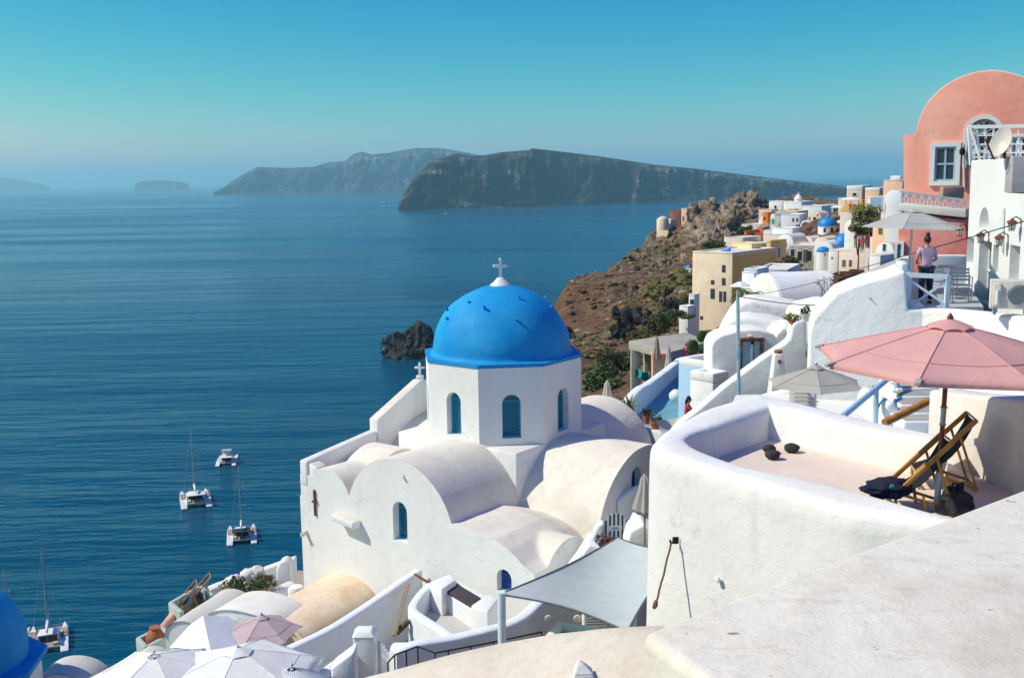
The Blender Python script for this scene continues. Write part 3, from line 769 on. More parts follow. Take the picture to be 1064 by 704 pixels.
def opening(h, face, px, py, w, hh, frame, pane=DARK, name='window', arch=False, proud=.04):
    """a framed window or door whose centre shows at that pixel"""
    e, n = (h.e1, -h.e2) if face == 'L' else (h.e2, -h.e1)
    p = hit(px, py, h.c, n)
    if Y0_SCALE: w *= Y0_SCALE; hh *= Y0_SCALE
    t = min(.12, w*.14)
    f_ = arch2 if arch else rect2
    o = p + n*proud; P = lambda q, d=0: o + e*q[0] + Vector((0,0,q[1])) + n*d
    outer = f_(0, w+2*t, -hh/2-t, hh/2+t); 
    mb = MB(); mb.extr([P(q,-proud-.05) for q in outer], n*(proud+.05)); fr = mb.build(name, frame, h.o)
    inner = f_(0, w, -hh/2, hh/2)
    mb = MB(); mb.extr([P(q,-.04) for q in inner], n*.055); mb.build('pane' if name == 'window' else 'leaf', pane, fr)
    return fr
def domed(h_parent, c, r, z0, drum_h, mat, rise=None, n=24, cross=False, drum_n=16):
    rise = rise or r*.85
    mb = MB(); mb.lathe(c, [(r*1.02,z0),(r*1.02,z0+drum_h)], drum_n); mb.build('drum', WHITE, h_parent, smooth=True, ang=50)
    mb = MB(); mb.lathe(c, [(r*1.07,z0+drum_h-.05),(r*1.07,z0+drum_h+.12)] + [(r*math.cos(R(e)), z0+drum_h+.12+rise*math.sin(R(e))) for e in range(0,90,6)] + [(.03,z0+drum_h+.12+rise)], n); d = mb.build('dome', mat, h_parent, smooth=True, ang=45)
    if cross:
        mb = MB(); latin_cross(mb, Vector(c)+Vector((0,0,z0+drum_h+.1+rise)), r*.45, r*.28, r*.05); mb.build('cross', WHITE, h_parent)
    return d
def solar(): pass
VG = 'village houses on the rim'
OCHRE = stucco('yellow plaster', (.72,.52,.20), (.56,.38,.14), .4, .5)
SANDP = stucco('sand plaster', (.84,.68,.50), (.60,.44,.30), .5, .5)
ORANGE = stucco('orange plaster', (.66,.20,.05), (.5,.15,.05), .35, .5)
DORANGE = stucco('burnt orange plaster', (.52,.15,.05), (.4,.12,.05), .35, .5)
PEACH = stucco('peach plaster', (.76,.49,.32), (.6,.38,.26), .35, .5)
ROSE = stucco('rosy white plaster', (.74,.62,.56), (.58,.46,.40), .4, .5)
GOLD = stucco('golden ochre plaster', (.62,.36,.10), (.5,.28,.08), .35, .5)
def masonry():
    m, nt, b = newmat('rubble masonry'); v = coords(nt)
    vo = N(nt,'ShaderNodeTexVoronoi'); vo.inputs['Scale'].default_value = 1.6; L(nt, v, vo.inputs['Vector'])
    c = ramp(nt, tex(nt, 1.4, 6, .7, v).outputs[0], [(.35,(.16,.13,.11)),(.6,(.36,.31,.27)),(.75,(.5,.44,.4))]).outputs[0]
    c = mix(nt, ramp(nt, vo.outputs['Distance'], [(.3,(0,0,0)),(.6,(.6,.6,.6))]).outputs[0], c, (.5,.45,.4))
    L(nt, c, b.inputs['Base Color']); b.inputs['Roughness'].default_value = 1
    bump(nt, b, [(vo.outputs['Distance'], .6, .2)], v); return m
MASON = masonry()
VDOME = plain('vivid blue dome paint', (.005,.22,.58), .5, 0, .12, .6, 0)
FR_W = plain('white frame', (.78,.78,.76), .7, 0, .08, 1, 0); FR_B = plain('blue frame', (.06,.18,.42), .6, 0, .1, 1, 0); FR_T = plain('teal shutters', (.10,.33,.36), .6, 0, .1, 1, 0)
FR_S = plain('dark brown timber', (.12,.09,.07), .7, 0, .2, 1, 0)  # dark brown timber, one even tone for frames and boards

# --- the yellow house with the tall sand-coloured end wall
h = house('yellow_house', 'tall sand coloured house front with narrow windows joined to yellow walls', 'house', 761, 132, 60, 719.5, 806, 264, 372, SANDP, par=.2)
for px,py,w,hh in ((752,279,.62,1.25),(752,292.5,.62,1.25),(740.5,293,.6,.7),(740.5,305,.75,1.8),(748.7,308,.5,1.9),(753,308,.5,1.9),(729,330,.5,.6)): opening(h,'L',px,py,w,hh,FR_S,GLASS)
mb = MB(); mb.prism([(h.c+h.e2*.02-h.e1*.015).xy,(h.c+h.e2*h.w2-h.e1*.015).xy,(h.c+h.e2*h.w2+h.e1*.2).xy,(h.c+h.e2*.02+h.e1*.2).xy], h.zb+.01, h.zt-.25); mb.build('yellow_side', OCHRE, h.o)
h2 = house('yellow_house', 'bright yellow house block with flat parapet and one blue shutter behind the sand coloured front', 'house', 801, 150, 60, 796, 817.5, 252, 300, OCHRE, par=.3)
opening(h2,'R',809.5,262.5,1.0,2.2,FR_W,BLUEP)
h3 = house('yellow_house', 'pale yellow stair tower with a blue door on the roof terrace', 'house', 781, 141, 40, 760, 797, 254, 300, stucco('pale yellow plaster',(.78,.62,.33),(.6,.45,.22),.3,.5), par=.15)
opening(h3,'L',776,265,1.1,2.0,BLUEP,BLUEP,'door')
mb = MB(); a,b_,c_,d_ = PY(748,260,138),PY(760,256,138),PY(759,263,136),PY(752,267,134); mb.grid([[a,b_],[d_,c_]]); m2=MB(); m2.extr([a,PY(757,258.5,137),b_,PY(759,262,136),d_+Vector((0,0,.2)),PY(756,261.5,136)], Vector((0,.05,-.04)))
tag(m2.build('shade_sail', plain('bright blue canvas',(.01,.18,.75),.7,0,.1,2,0)), 'bright blue shade sail stretched beside the yellow house', 'shade sail')
# --- low white houses in front of it
h = house('white_house', 'low white house with a grey door and a square window below the yellow walls', 'house', 787, 101, 70, 773, 800, 281, 318, COOLW, VG, par=.15)
h = house('white_house', 'small bluish white annex with a stubby chimney below the yellow walls', 'house', 784, 99, 50, 771, 787, 284, 318, COOLW, VG, par=.1)
h = house('white_house', 'white house front with one door and one window beside the palm', 'house', 819, 104, 80, 786, None, 281.5, 318, WHITE, VG, par=.2, deep=7)
opening(h,'L',797,290,.9,2.1,FR_W,FR_S,'door'); opening(h,'L',807,288,1.2,1.3,FR_W,GLASS)
h = house('pool_terrace', 'white terrace block with a green plunge pool beside the palm', 'terrace', 800, 96, 78, 779, None, 299, 330, WHITE, par=.18, deep=6, roofmat=plain('green pool water',(.10,.45,.38),.05,0,.1,1,0))
# --- big white barrel roof mid-distance
h = house('white_house', 'long white barrel vault roof on a brown stone edge below the stone church', 'house', 812, 84, 28, None, 880, 287, 318, WHITE, VG, roof='L', rise=2.2, deep=6, bev=.25, roofmat=WHITE)
# --- houses on the left flank under the sand-coloured wall
h = house('white_house', 'narrow white house clinging under the foot of the sand coloured wall', 'house', 722, 128, 70, 716, None, 307, 330, WHITE, VG, par=.15, deep=1.8)
opening(h,'L',719,313.5,.6,.8,FR_B,GLASS); opening(h,'L',720,322,.8,1.1,FR_B,GLASS)
h = house('white_house', 'tiny white balcony house with thin posts beside the narrow white house', 'house', 715, 122, 60, 706, None, 319, 326, COOLW, VG, par=.12, deep=1.6)
# --- stone church with domes
h = house('stone_church', 'grey rubble stone church range with white vaults behind', 'church', 849, 172, 80, 820, None, 256, 277, MASON, par=.2, deep=8, tmat=ROSE)
for px,w,hh in ((823.5,1.0,1.8),(831,1.2,2.4),(837,1.2,3.4),(841,1.2,2.6)): opening(h,'L',px,262.5 if px<825 else 266,w,hh,ROSE,[DARK,FR_S][px>836 and px<838])
h = house('domed_church', 'white vaulted church with two vivid blue domes and small blue apse', 'church', 866, 168, 70, 846, None, 251, 283, WHITE, roof='L', rise=2.4, deep=9, roofmat=WHITE)
c = PY(876, 262, 172); domed(h.o, (c.x,c.y,0), PY(886.5,256,172).x-c.x, PY(876,261,172).z, PY(876,254.5,172).z-PY(876,261,172).z, VDOME, PY(876,243,172).z-PY(876,254.5,172).z)
c = PY(855, 270, 166); domed(h.o, (c.x,c.y,0), .95, PY(855,280,166).z, PY(855,261,166).z-PY(855,280,166).z, VDOME, .62)
h = house('domed_church', 'white church with an eight sided drum under a blue dome higher up the slope', 'church', 872, 192, 60, 851, None, 247.5, 262, WHITE, roof='L', rise=1.6, deep=9, roofmat=WHITE)
c = PY(859.5, 240, 195); dd = domed(h.o, (c.x,c.y,0), PY(869,240,195).x-c.x, PY(859.5,246,195).z, PY(859.5,234,195).z-PY(859.5,246,195).z, VDOME, PY(859.5,226,195).z-PY(859.5,234,195).z, drum_n=8)
for px in (857,864.5):
    q = PY(px,239.2,195-1.72); mb=MB(); mb.obox(q,(1,0,0),.22,(0,1,0),.06,(0,0,1),.42); mb.build('window', BLUEP if px<860 else DARK, h.o)
h = house('white_house', 'white walled chapel block with two slit openings between stone church and pink house', 'house', 871, 160, 75, 861, None, 261, 283, WHITE, VG, par=.15, deep=5)
for px,py in ((857.3,264.5),(864.5,268)): opening(h,'L',px,py,.25,.4,FR_S,DARK)
h = house('pink_white_house', 'pinkish white cube house with two square windows beside the blue apse', 'house', 891, 152, 58, 872, 904, 262, 284, ROSE, VG, par=.15)
for px in (877,884): opening(h,'L',px,273.5,.9,1.5,ROSE,FR_S)
h = house('white_house', 'white house with an arched front, upper window and blue door at the lane', 'house', 927, 118, 60, 912.5, None, 252, 284, WHITE, VG, roof='L', rise=2.0, deep=8)
opening(h,'L',919,257,.6,1.2,FR_W,GLASS); opening(h,'L',919,271,.7,2.4,FR_B,GLASS,'door'); opening(h,'L',924,270,.6,1.6,FR_B,GLASS)
h = house('white_house', 'small white roof block with steps just below the arched white house', 'house', 915, 110, 60, 904, None, 266, 280, WHITE, VG, par=.1, deep=5)
h = house('peach_house', 'peach coloured house with one window behind the grey umbrella', 'house', 935, 128, 55, 906, None, 233, 270, PEACH, VG, par=.15, deep=8)
opening(h,'L',915,239,.8,1.5,GOLD,FR_S); opening(h,'L',929,243,1.4,3.0,ROSE,GLASS)
h = house('white_house', 'white block with an outside stair below the peach house', 'house', 912, 132, 55, 903.5, None, 247, 262, ROSE, VG, par=.1, deep=4)
# --- upper left group: orange houses and white houses on the crest
h = house('orange_house', 'burnt orange low house with a slit window near the crag', 'house', 776, 212, 72, 773, 795, 241, 251, DORANGE, VG, par=.2)
h = house('orange_house', 'long burnt orange house wall with a stepped roof terrace', 'house', 794, 214, 80, 776, None, 242.5, 251, DORANGE, VG, par=.2, deep=6)
h = house('orange_house', 'small orange block stepped above the long burnt orange wall', 'house', 793, 218, 75, 786, None, 236.5, 246, ORANGE, VG, par=.1, deep=5)
h = house('orange_house', 'bright orange tower house with one dark slit window', 'house', 798, 236, 70, 791.5, None, 221.5, 236, ORANGE, VG, par=.15, deep=5)
opening(h,'L',794.5,227,.5,1.1,DORANGE,DARK)
h = house('peach_house', 'low peach terrace house left of the bright orange tower', 'house', 790, 232, 70, 770, None, 234, 246, ROSE, VG, par=.2, deep=7)
h = house('pink_white_house', 'pinkish house wall just below the bare crag', 'house', 772, 205, 60, 752, None, 247.5, 258, ROSE, VG, par=.15, deep=7)
h = house('white_house', 'white house with rounded gable and a green shutter beside the orange tower', 'house', 806, 230, 70, 800, None, 222, 242, WHITE, VG, roof='L', rise=.7, deep=8)
opening(h,'L',803.3,230,1.0,1.8,WHITE,plain('green door',(.02,.35,.28),.6,0,.1,1,0),'door')
h = house('white_house', 'wide white house with two square windows below the long cream roof', 'house', 831, 226, 80, 811, None, 224, 239, COOLW, VG, par=.25, deep=9)
for px in (824,828.2): opening(h,'L',px,228.2,.6,1.1,FR_W,FR_S)
h = house('white_house', 'long flat house with a cream roof above the wide white house', 'house', 829, 240, 75, 804, None, 220.5, 232, CREAM, VG, par=.2, deep=9)
h = house('white_house', 'white terrace wall under the wide white house', 'house', 832, 205, 78, 793, None, 240.5, 250, COOLW, VG, par=.2, deep=7)
h = house('white_house', 'bright white cube house at the head of the ridge', 'house', 833, 282, 68, 813, None, 210.5, 224, WHITE, VG, par=.3, deep=8)
h = house('chapel', 'white chapel with a small round lantern tower on the ridge crest', 'church', 838, 290, 60, 826, None, 213, 226, WHITE, par=.1, deep=6)
c = PY(829.5,212,285); mb = MB(); mb.lathe((c.x,c.y,0), [(1.1,c.z-.2),(1.1,c.z+1.3),(1.25,c.z+1.35),(.95,c.z+1.8),(.5,c.z+2.4),(.12,c.z+2.7),(.05,c.z+3.3)], 12); mb.build('lantern', WHITE, h.o, smooth=True, ang=40)
h = house('orange_house', 'thin orange roof block behind the cream roof', 'house', 826, 262, 70, 817, None, 217.3, 221, ORANGE, VG, par=0, deep=3)
h = house('white_house', 'low white house stretching right of the chapel on the crest', 'house', 854, 270, 72, 832, None, 215, 228, WHITE, VG, par=.3, deep=8)
h = house('pink_white_house', 'pinkish house with a round gable and dark doorway by the lane', 'house', 853, 222, 68, 840, 861, 219.5, 236, ROSE, VG, roof='L', rise=2.0)
opening(h,'L',846.5,229.5,1.0,2.4,CREAM,DARK,'door'); opening(h,'L',849.5,223.3,.5,.4,ROSE,DARK)
h = house('pink_white_house', 'pink grey terrace wall below the round gabled house', 'house', 852, 208, 72, 834, None, 236, 250, ROSE, VG, par=.15, deep=6)
h = house('white_house', 'small white vault between stone church and cream terrace', 'house', 846, 190, 66, 829, None, 246, 258, WHITE, VG, roof='L', rise=1.6, deep=8)
h = house('white_house', 'white barrel roof left of the pink grey terrace', 'house', 842, 204, 62, 832, None, 229, 246, WHITE, VG, roof='L', rise=1.8, deep=7)
h = house('white_house', 'low white wall house under the round gabled house roof terrace', 'house', 834, 196, 80, 797, None, 247.5, 254, COOLW, VG, par=.2, deep=6)
# --- right crest
h = house('white_house', 'flat cream house with broad white parapet topmost on the ridge', 'house', 896, 212, 72, 878, 905, 197.5, 222, CREAM, VG, par=.9, tmat=WHITE)
opening(h,'L',888,202,1.2,.9,FR_W,DARK)
h = house('cream_house', 'low cream block stepping down from the topmost flat house', 'house', 879, 222, 65, 869.5, None, 207, 220, CREAM, VG, par=.3, deep=6)
h = house('golden_house', 'golden ochre house with a curved sloping wall on the ridge', 'house', 893, 190, 66, 873, 899, 211, 222, GOLD, VG, par=0, roof='L', rise=2.2)
h = house('golden_house', 'square golden ochre tower beside the curved ochre wall', 'house', 896.5, 186, 70, 890, None, 208, 224, GOLD, VG, par=.1, deep=5)
h = house('white_house', 'white house with mauve shaded front below the curved ochre wall', 'house', 894, 172, 74, 872, None, 222.5, 236, ROSE, VG, par=.2, deep=7, tmat=WHITE)
h = house('white_house', 'small white vault house below the shaded mauve front', 'house', 890, 160, 55, 877, None, 229, 244, WHITE, VG, roof='L', rise=1.4, deep=6)
h = house('white_house', 'narrow white house beside the lane under the ochre tower', 'house', 875, 200, 60, 869, None, 230, 246, WHITE, VG, par=.2, deep=5)
h = house('orange_house', 'apricot house with pink trim beside the topmost flat house', 'house', 914, 176, 72, 897, None, 198, 215, PEACH, VG, par=.5, deep=7, tmat=WHITE)
h = house('white_house', 'long white upper house with a half round end and pale windows', 'house', 928, 142, 78, 900, None, 206, 232, WHITE, VG, par=.25, deep=8)
opening(h,'L',912,211,1.6,2.4,FR_W,LIGHTB); opening(h,'L',907,211,1.0,2.4,FR_W,LIGHTB); opening(h,'L',924,211,1.6,2.4,FR_W,LIGHTB)
h = house('white_house', 'white vault roof end jutting above the flowering tree', 'house', 938, 126, 70, 919, None, 197, 224, COOLW, VG, roof='L', rise=1.8, deep=7)
h = house('peach_house', 'peach house under a white arched roof belfry near the pink mansion', 'house', 938, 152, 70, 915.5, None, 188, 214, PEACH, VG, par=.15, deep=7, tmat=ROSE)
h = house('white_belfry', 'white double arched belfry wall on the peach house roof', 'belfry', 936, 150, 75, 922.5, None, 182.5, 188, WHITE, par=0, deep=.6, depth_to_ground=False)
h.o.children[0].hide_render = False
h = house('white_house', 'low white lane wall in front of the village lane crowd', 'house', 902, 150, 74, 886, None, 249, 262, ROSE, VG, par=.1, deep=4, tmat=WHITE)
h = house('white_house', 'rosy house corner peeping behind the dark flowering tree', 'house', 926, 136, 74, 914, None, 221, 246, PINKW, VG, par=.15, deep=5)
# --- ruined castle on the point
h = house('castle_ruin', 'pale ruined round chapel standing on the tip of the crag', 'ruin', 697, 312, 45, 682, 703, 227.5, 245, CREAM, par=0)
c = PY(689,224.5,311); mb=MB(); mb.lathe((c.x,c.y,0),[(1.9,c.z-4),(1.7,c.z-1.4)]+[(1.6*math.cos(R(e)),c.z-1.2+1.2*math.sin(R(e))) for e in range(0,90,10)]+[(.05,c.z+.02)],14); mb.build('dome', CREAM, h.o, smooth=True)
h = house('castle_house', 'brick red ruined wall block above the round chapel', 'ruin', 707, 318, 70, 695.5, None, 219.5, 232, plain('old brick',(.30,.13,.08),.95,0,.4,.8,0), par=.3, deep=6)
opening(h,'L',703.5,224.5,1.2,1.8,FR_S,plain('grey boards',(.2,.17,.15),.9,0,.2,1,0))
h = house('castle_house', 'pale peach two storey house beside the brick red ruin', 'house', 714, 316, 60, 707.5, 717, 217.5, 231, PEACH, par=.3)
opening(h,'L',710,227,.7,1.9,FR_W,GLASS); opening(h,'R',715,227,.8,1.9,FR_W,GLASS); opening(h,'L',714,222,.6,1.4,FR_S,DARK)
h = house('castle_ruin', 'dark stone lookout tower ruin on the flat crag top', 'ruin', 794, 384, 70, 785, None, 211, 222, plain('dark ruin stone',(.12,.09,.075),.95,0,.4,.6,.3), par=.5, deep=7)
h = house('castle_ruin', 'tan stone lookout wall joined to the dark ruin tower', 'ruin', 786, 388, 74, 768, None, 212, 222, MASON, par=.4, deep=7)
# bright blue pool umbrella terrace with flowers on the bank
h = house('white_house', 'little white wall with a turquoise awning on the scrub bank', 'house', 718, 190, 70, 708, None, 280, 287, ROSE, VG, par=.1, deep=5)
mb=MB(); mb.extr([PY(708,277,188),PY(717,274,188),PY(728,273.5,190),PY(727,275,188),PY(716,278,186)], Vector((0,.2,-.15))); tag(mb.build('awning', plain('turquoise canvas',(.03,.42,.60),.8,0,.1,1,0)), 'flat turquoise awning on the olive scrub bank', 'awning')
mb=MB(); leaves(mb, PY(718.5,276.5,185), .55,.5,.45, 160,.16,5); tag(mb.build('flower_bush', BOUG), 'magenta flower bush beside the turquoise awning', 'bush')
# --- plain little houses filling the slope between the ones above
def onground(px, py, y0=105, y1=380):
    d = ray(px,py); y = y0
    while y < y1:
        p = d*(y/d.y)
        if p.z <= ground_z(p.x,p.y): return p
        y += 2
fr_ = random.Random(21); nf = 0
for py in (222,229,236,243,250,257,264,271,278,286,294):
    for px in range(798,905,9):
        q = onground(px+fr_.uniform(-3,3), py+fr_.uniform(-2,2))
        if q is None or fr_.random() < .25 or q.y > 330: continue
        if any((q-Vector(o.location)).xy.length < 5.5 for o in COL.objects if o.get('category') in ('house','church') ): continue
        x_,y_ = PX(q); w_ = fr_.uniform(4,6.5); hh = fr_.uniform(2.6,3.6); k_ = 1100/q.y
        h = house('white_house','small plain white house packed among others on the village slope','house', x_+w_*k_*.3, q.y, fr_.uniform(58,78), x_-w_*k_*.4, None, y_-hh*k_, y_, fr_.choice([WHITE,WHITE,COOLW,ROSE,CREAM]), 'small white houses filling the slope', roof=fr_.choice(['flat','flat','L']), rise=1.3, deep=fr_.uniform(4,6), par=.2)
        opening(h,'L',x_-1.2,y_-hh*k_*.5,.8,1.3,fr_.choice([FR_W,FR_B,FR_T]),DARK); nf += 1
print('fillers', nf)
# --- trees
def tree(name, label, px, py, Y, rx, rz, mats, n, s, seed, group=None, trunk=True, ry=None, blobs=5):
    c = PY(px,py,Y); ry = ry or rx; g = ground_z(c.x,c.y); base = Vector((c.x,c.y,min(g, c.z-rz*.8)))
    t = thing(name, label, 'tree' if trunk else 'bush', base, group)
    r2 = random.Random(seed)
    cen = [c + Vector((r2.uniform(-.6,.6)*rx, r2.uniform(-.6,.6)*ry, r2.uniform(-.5,.55)*rz)) for _ in range(blobs)]
    if trunk:
        mb=MB(); mb.tube([base-Vector((0,0,.3)), base*.5+c*.5+Vector((.1*rx,0,0)), c], [rx*.10,rx*.075,rx*.04], 7)
        for q in cen: mb.tube([base*.4+c*.6, (base*.2+c*.8)*.4+q*.6, q], [rx*.05,rx*.035,rx*.015], 5)
        mb.build('trunk', WOODD, t, smooth='all')
    for j,m in enumerate(mats):
        mb=MB()
        for i,q in enumerate(cen):
            k = r2.uniform(.45,.65); leaves(mb, q, rx*k, ry*k, rz*k, n//blobs//len(mats), s, seed*10+i+j*50, .9)
        mb.build('crown' if j==0 else 'blossom', m, t)
    return t
tree('tree', 'dark round evergreen tree left of the yellow house', 747, 262, 168, 2.6, 1.9, [DGREEN], 1600, .3, 11, blobs=6)
tree('tree', 'yellow green creeper tree spilling over the lane crowd', 904, 227, 140, 2.5, 2.2, [OLIVE], 2600, .22, 13, blobs=8)
tree('tree', 'second yellow green creeper mass lower beside the lane', 892, 239, 138, 1.3, .9, [OLIVE], 900, .2, 14, blobs=5)
tree('bush', 'dark shrub at the foot of the yellow wall corner', 815, 272, 142, 1.6, .9, [DGREEN], 900, .18, 15, trunk=False)
tree('bush', 'dark low shrub creeping right of the yellow wall corner', 822, 277, 138, 1.7, .5, [DGREEN], 600, .18, 16, trunk=False)
tree('bush', 'dark green shrub beside the burnt orange wall', 771, 244, 214, 1.6, 1.5, [DGREEN], 700, .3, 17, trunk=False)
tree('bush', 'green shrub on the terrace above the burnt orange wall', 778, 238, 216, 1.3, .7, [DGREEN], 400, .3, 18, trunk=False)
tree('bush', 'green bush left in front of the concrete pergola', 626, 392, 92, 2.0, 1.6, [GREEN], 2200, .16, 19, trunk=False, blobs=7)
tree('bush', 'dark olive bush between the slope and the concrete pergola', 640, 378, 98, 2.2, 1.6, [SCRUB, DGREEN], 1900, .16, 20, trunk=False, blobs=7)
tree('bush', 'low green bush beside the closed beige umbrella', 641, 402, 84, 1.2, 1.0, [GREEN], 1200, .13, 21, trunk=False)
tree('bush', 'green terrace hedge along the tiny balcony house', 703, 326, 120, 1.8, .45, [GREEN], 800, .16, 22, trunk=False)
tree('bush', 'trailing green plants hanging below the balcony house terrace', 692, 331, 118, 1.6, 1.0, [GREEN], 900, .18, 23, trunk=False)
tree('bush', 'rounded dry olive bush under the trailing terrace plants', 681, 340, 120, 1.6, 1.3, [SCRUB], 1100, .16, 24, trunk=False)
tree('bush', 'dry olive bush beside the concrete pergola roof', 668, 352, 108, 1.9, 1.0, [SCRUB], 1100, .16, 25, trunk=False)
mb=MB(); leaves(mb, PY(902,249,137), 1.3,.8,.5,260,.14,31,1); tag(mb.build('flower_bush', BOUG), 'magenta bougainvillea low under the yellow green creeper', 'bush')
# palms by the pool terrace
def palm(label, px, py, Y, r_, seed):
    c = PY(px,py,Y); g = ground_z(c.x,c.y); t = thing('palm_tree', label, 'tree', (c.x,c.y,min(g,c.z-2)), 'palms beside the pool terrace'); r2 = random.Random(seed)
    mb=MB(); mb.tube([(c.x,c.y,min(g,c.z-2)-.2), c], [.16,.12], 8); mb.build('trunk', WOODD, t)
    mb=MB()
    for i in range(17):
        a = 2*math.pi*i/17+r2.uniform(-.2,.2); up = r2.uniform(.2,1.1); d = Vector((math.cos(a),math.sin(a),0)); p = c.copy(); prev=None
        for k in range(9):
            s = k/8; q = c + d*(r_*s*math.cos(up*.6)) + Vector((0,0,r_*(up*s - 1.1*s*s)))
            if k:
                tdir = (q-p).normalized(); side = tdir.cross(Vector((0,0,1))).normalized()
                for sg in (1,-1):
                    w_ = r_*.28*math.sin(math.pi*min(1,s*.9+.1)); tip = q + side*sg*w_ + tdir*w_*.5 - Vector((0,0,w_*.35))
                    mb.add([p, q, tip], [(0,1,2)])
            p = q
    mb.build('crown', GREEN, t)
palm('bushy palm tree in front of the white pool terrace', 771, 303, 78, 1.15, 1); palm('smaller palm tree closer to the pool terrace edge', 784, 306, 80, 1.0, 2)
# ------------------------------------------------------------------ close by: terraces, walls, umbrellas
Y0_SCALE = 0
def crom(pts, n=4, closed=False):
    out = []; m = len(pts)
    for i in range(m-1):
        p0 = pts[max(i-1,0)]; p1 = pts[i]; p2 = pts[i+1]; p3 = pts[min(i+2,m-1)]
        for k in range(n):
            t = k/n
            out.append(.5*((2*p1)+(p2-p0)*t+(2*p0-5*p1+4*p2-p3)*t*t+(3*p1-p0-3*p2+p3)*t**3))
    return out + [pts[-1]]
def wallrun(name, label, cat, top, t, base, mat, n=5, r=.07, group=None, smooth=True, parent=None, bow=0):
    """a plastered wall following top-edge points, its top rounded"""
    P = crom([Vector(p) for p in top], n) if smooth else [Vector(p) for p in top]
    m = len(P); rows = []
    for i,p in enumerate(P):
        d = P[min(i+1,m-1)]-P[max(i-1,0)]; d.z = 0; d.normalize(); s = Vector((d.y,-d.x,0))
        zb = base if not callable(base) else base(p)
        zt = p.z; h = t/2
        sec = [(-h,zb),(-h,zt-r*1.4),(-h*.97,zt-r*.7),(-h*.8,zt-r*.2),(-h*.4,zt),(h*.4,zt),(h*.8,zt-r*.2),(h*.97,zt-r*.7),(h,zt-r*1.4),(h,zb)]
        rows.append([Vector((p.x,p.y,0))+s*u+Vector((0,0,z)) for u,z in sec])
    mb = MB(); mb.grid(rows); k = len(rows[0]); 
    mb.f.append(tuple(range(k))); mb.f.append(tuple(reversed(range((m-1)*k, m*k))))
    mb.wob(.018, 1.1, len(name))
    o = mb.build(name, mat, parent, smooth=True, ang=60)
    bm = bmesh.new(); bm.from_mesh(o.data); bmesh.ops.recalc_face_normals(bm, faces=bm.faces); bm.to_mesh(o.data); bm.free()
    if not parent: tag(o, label, cat, group)
    return o
def slab(name, label, cat, pxs, z, th, mat, bev=.04, group=None, parent=None, kind=None):
    mb = MB(); pts = [PZ(x,y,z) for x,y in pxs]; mb.prism([(p.x,p.y) for p in pts], z-th, z)
    o = mb.build(name, mat, parent, bevel=bev, seg=2)
    if not parent: tag(o, label, cat, group, kind)
    return o
def cutout(name, label, cat, pxs, Y, depth, mat, bev=.12, group=None, parent=None, wob=.03, yaw=0, seg=3):
    """a wall whose outline stands on a vertical plane; depth runs away from the viewer"""
    n = Vector((math.sin(R(yaw)), math.cos(R(yaw)), 0)); o0 = PY(pxs[0][0], pxs[0][1], Y)
    pts = [hit(x, y, o0, n) for x,y in pxs]
    mb = MB(); mb.extr(pts, n*depth)
    o = mb.build(name, mat, parent, bevel=bev, seg=seg)
    if not parent: tag(o, label, cat, group)
    return o

# --- wall top right under the viewer
TOPW = stucco('old wall top plaster', (.70,.65,.58), (.46,.37,.28), .7, 2.2, .4, .5, .95, False)
def add_scratches(m):
    nt = m.node_tree; b = nt.nodes['Principled BSDF']; v = coords(nt)
    lk = b.inputs['Base Color'].links[0].from_socket
    w_ = tex(nt, 19, 3, .6, v); dots = ramp(nt, w_.outputs[0], [(.68,(0,0,0)),(.73,(.9,.9,.9))]).outputs[0]
    c = mix(nt, dots, lk, (.22,.17,.13))
    mp = N(nt,'ShaderNodeMapping'); mp.inputs['Scale'].default_value = (2.5,9,4); mp.inputs['Rotation'].default_value = (0,0,R(28)); L(nt, v, mp.inputs['Vector'])
    sc_ = tex(nt, 2.3, 8, .8, mp.outputs[0]); c = mix(nt, ramp(nt, sc_.outputs[0], [(.57,(0,0,0)),(.62,(.42,.42,.42)),(.66,(0,0,0))]).outputs[0], c, (.45,.34,.26))
    L(nt, c, b.inputs['Base Color'])
add_scratches(TOPW)
z = -1.05; pts = [PZ(x,y,z) for x,y in [(664,655),(1064,505),(1400,385),(1500,900),(800,900),(728,702)]]
mb = MB(); mb.prism([(p.x,p.y) for p in pts], -4.5, z)
tag(mb.build('parapet', TOPW, bevel=.035, seg=4), 'broad speckled cream plaster wall top with scuffs, the nearest thing to the viewer', 'wall')
# --- sandy vaulted wall below it
SANDW = stucco('sandy rough render', (.70,.62,.52), (.50,.40,.29), .7, 2.0, .6, 1.0, .95, False)
line = crom([PY(360,708,8.7),PY(395,698,8.6),PY(470,679,8.5),PY(560,661,8.4),PY(600,656,8.3),PY(640,652,8.2),PY(690,650,8.1)], 6)
rows = []
for p in line:
    rows.append([p+Vector((0,a,b)) for a,b in ((.30,-3),(.28,-.5),(.2,-.2),(.1,-.06),(0,0),(-.2,.0),(-.5,-.03),(-.8,-.1),(-1.1,-.22),(-1.4,-.45),(-1.5,-.7),(-1.52,-3))])
mb = MB(); mb.grid(rows); mb.wob(.02, 1.3); tag(mb.build('roof_wall', SANDW, smooth='all'), 'rounded sandy rough plaster wall running along the bottom under the shade net', 'wall')
t = thing('finial', 'small white plaster finial standing on the sandy rough wall', 'finial', PY(606,704,7.6))
c = PY(606,708,7.6)
mb = MB(); mb.box(-.075,.075,-.06,.06,-.1,.085); mb.v = [v+c for v in mb.v]; mb.build('base', WHITE2, t, bevel=.012)
mb = MB(); mb.add([c+Vector(q) for q in ((-.075,-.06,.086),(.075,-.06,.086),(.075,.06,.086),(-.075,.06,.086),(-.03,0,.19))], [(3,2,1,0),(0,1,4),(1,2,4),(2,3,4),(3,0,4)]); mb.build('cap', WHITE2, t, bevel=.008)

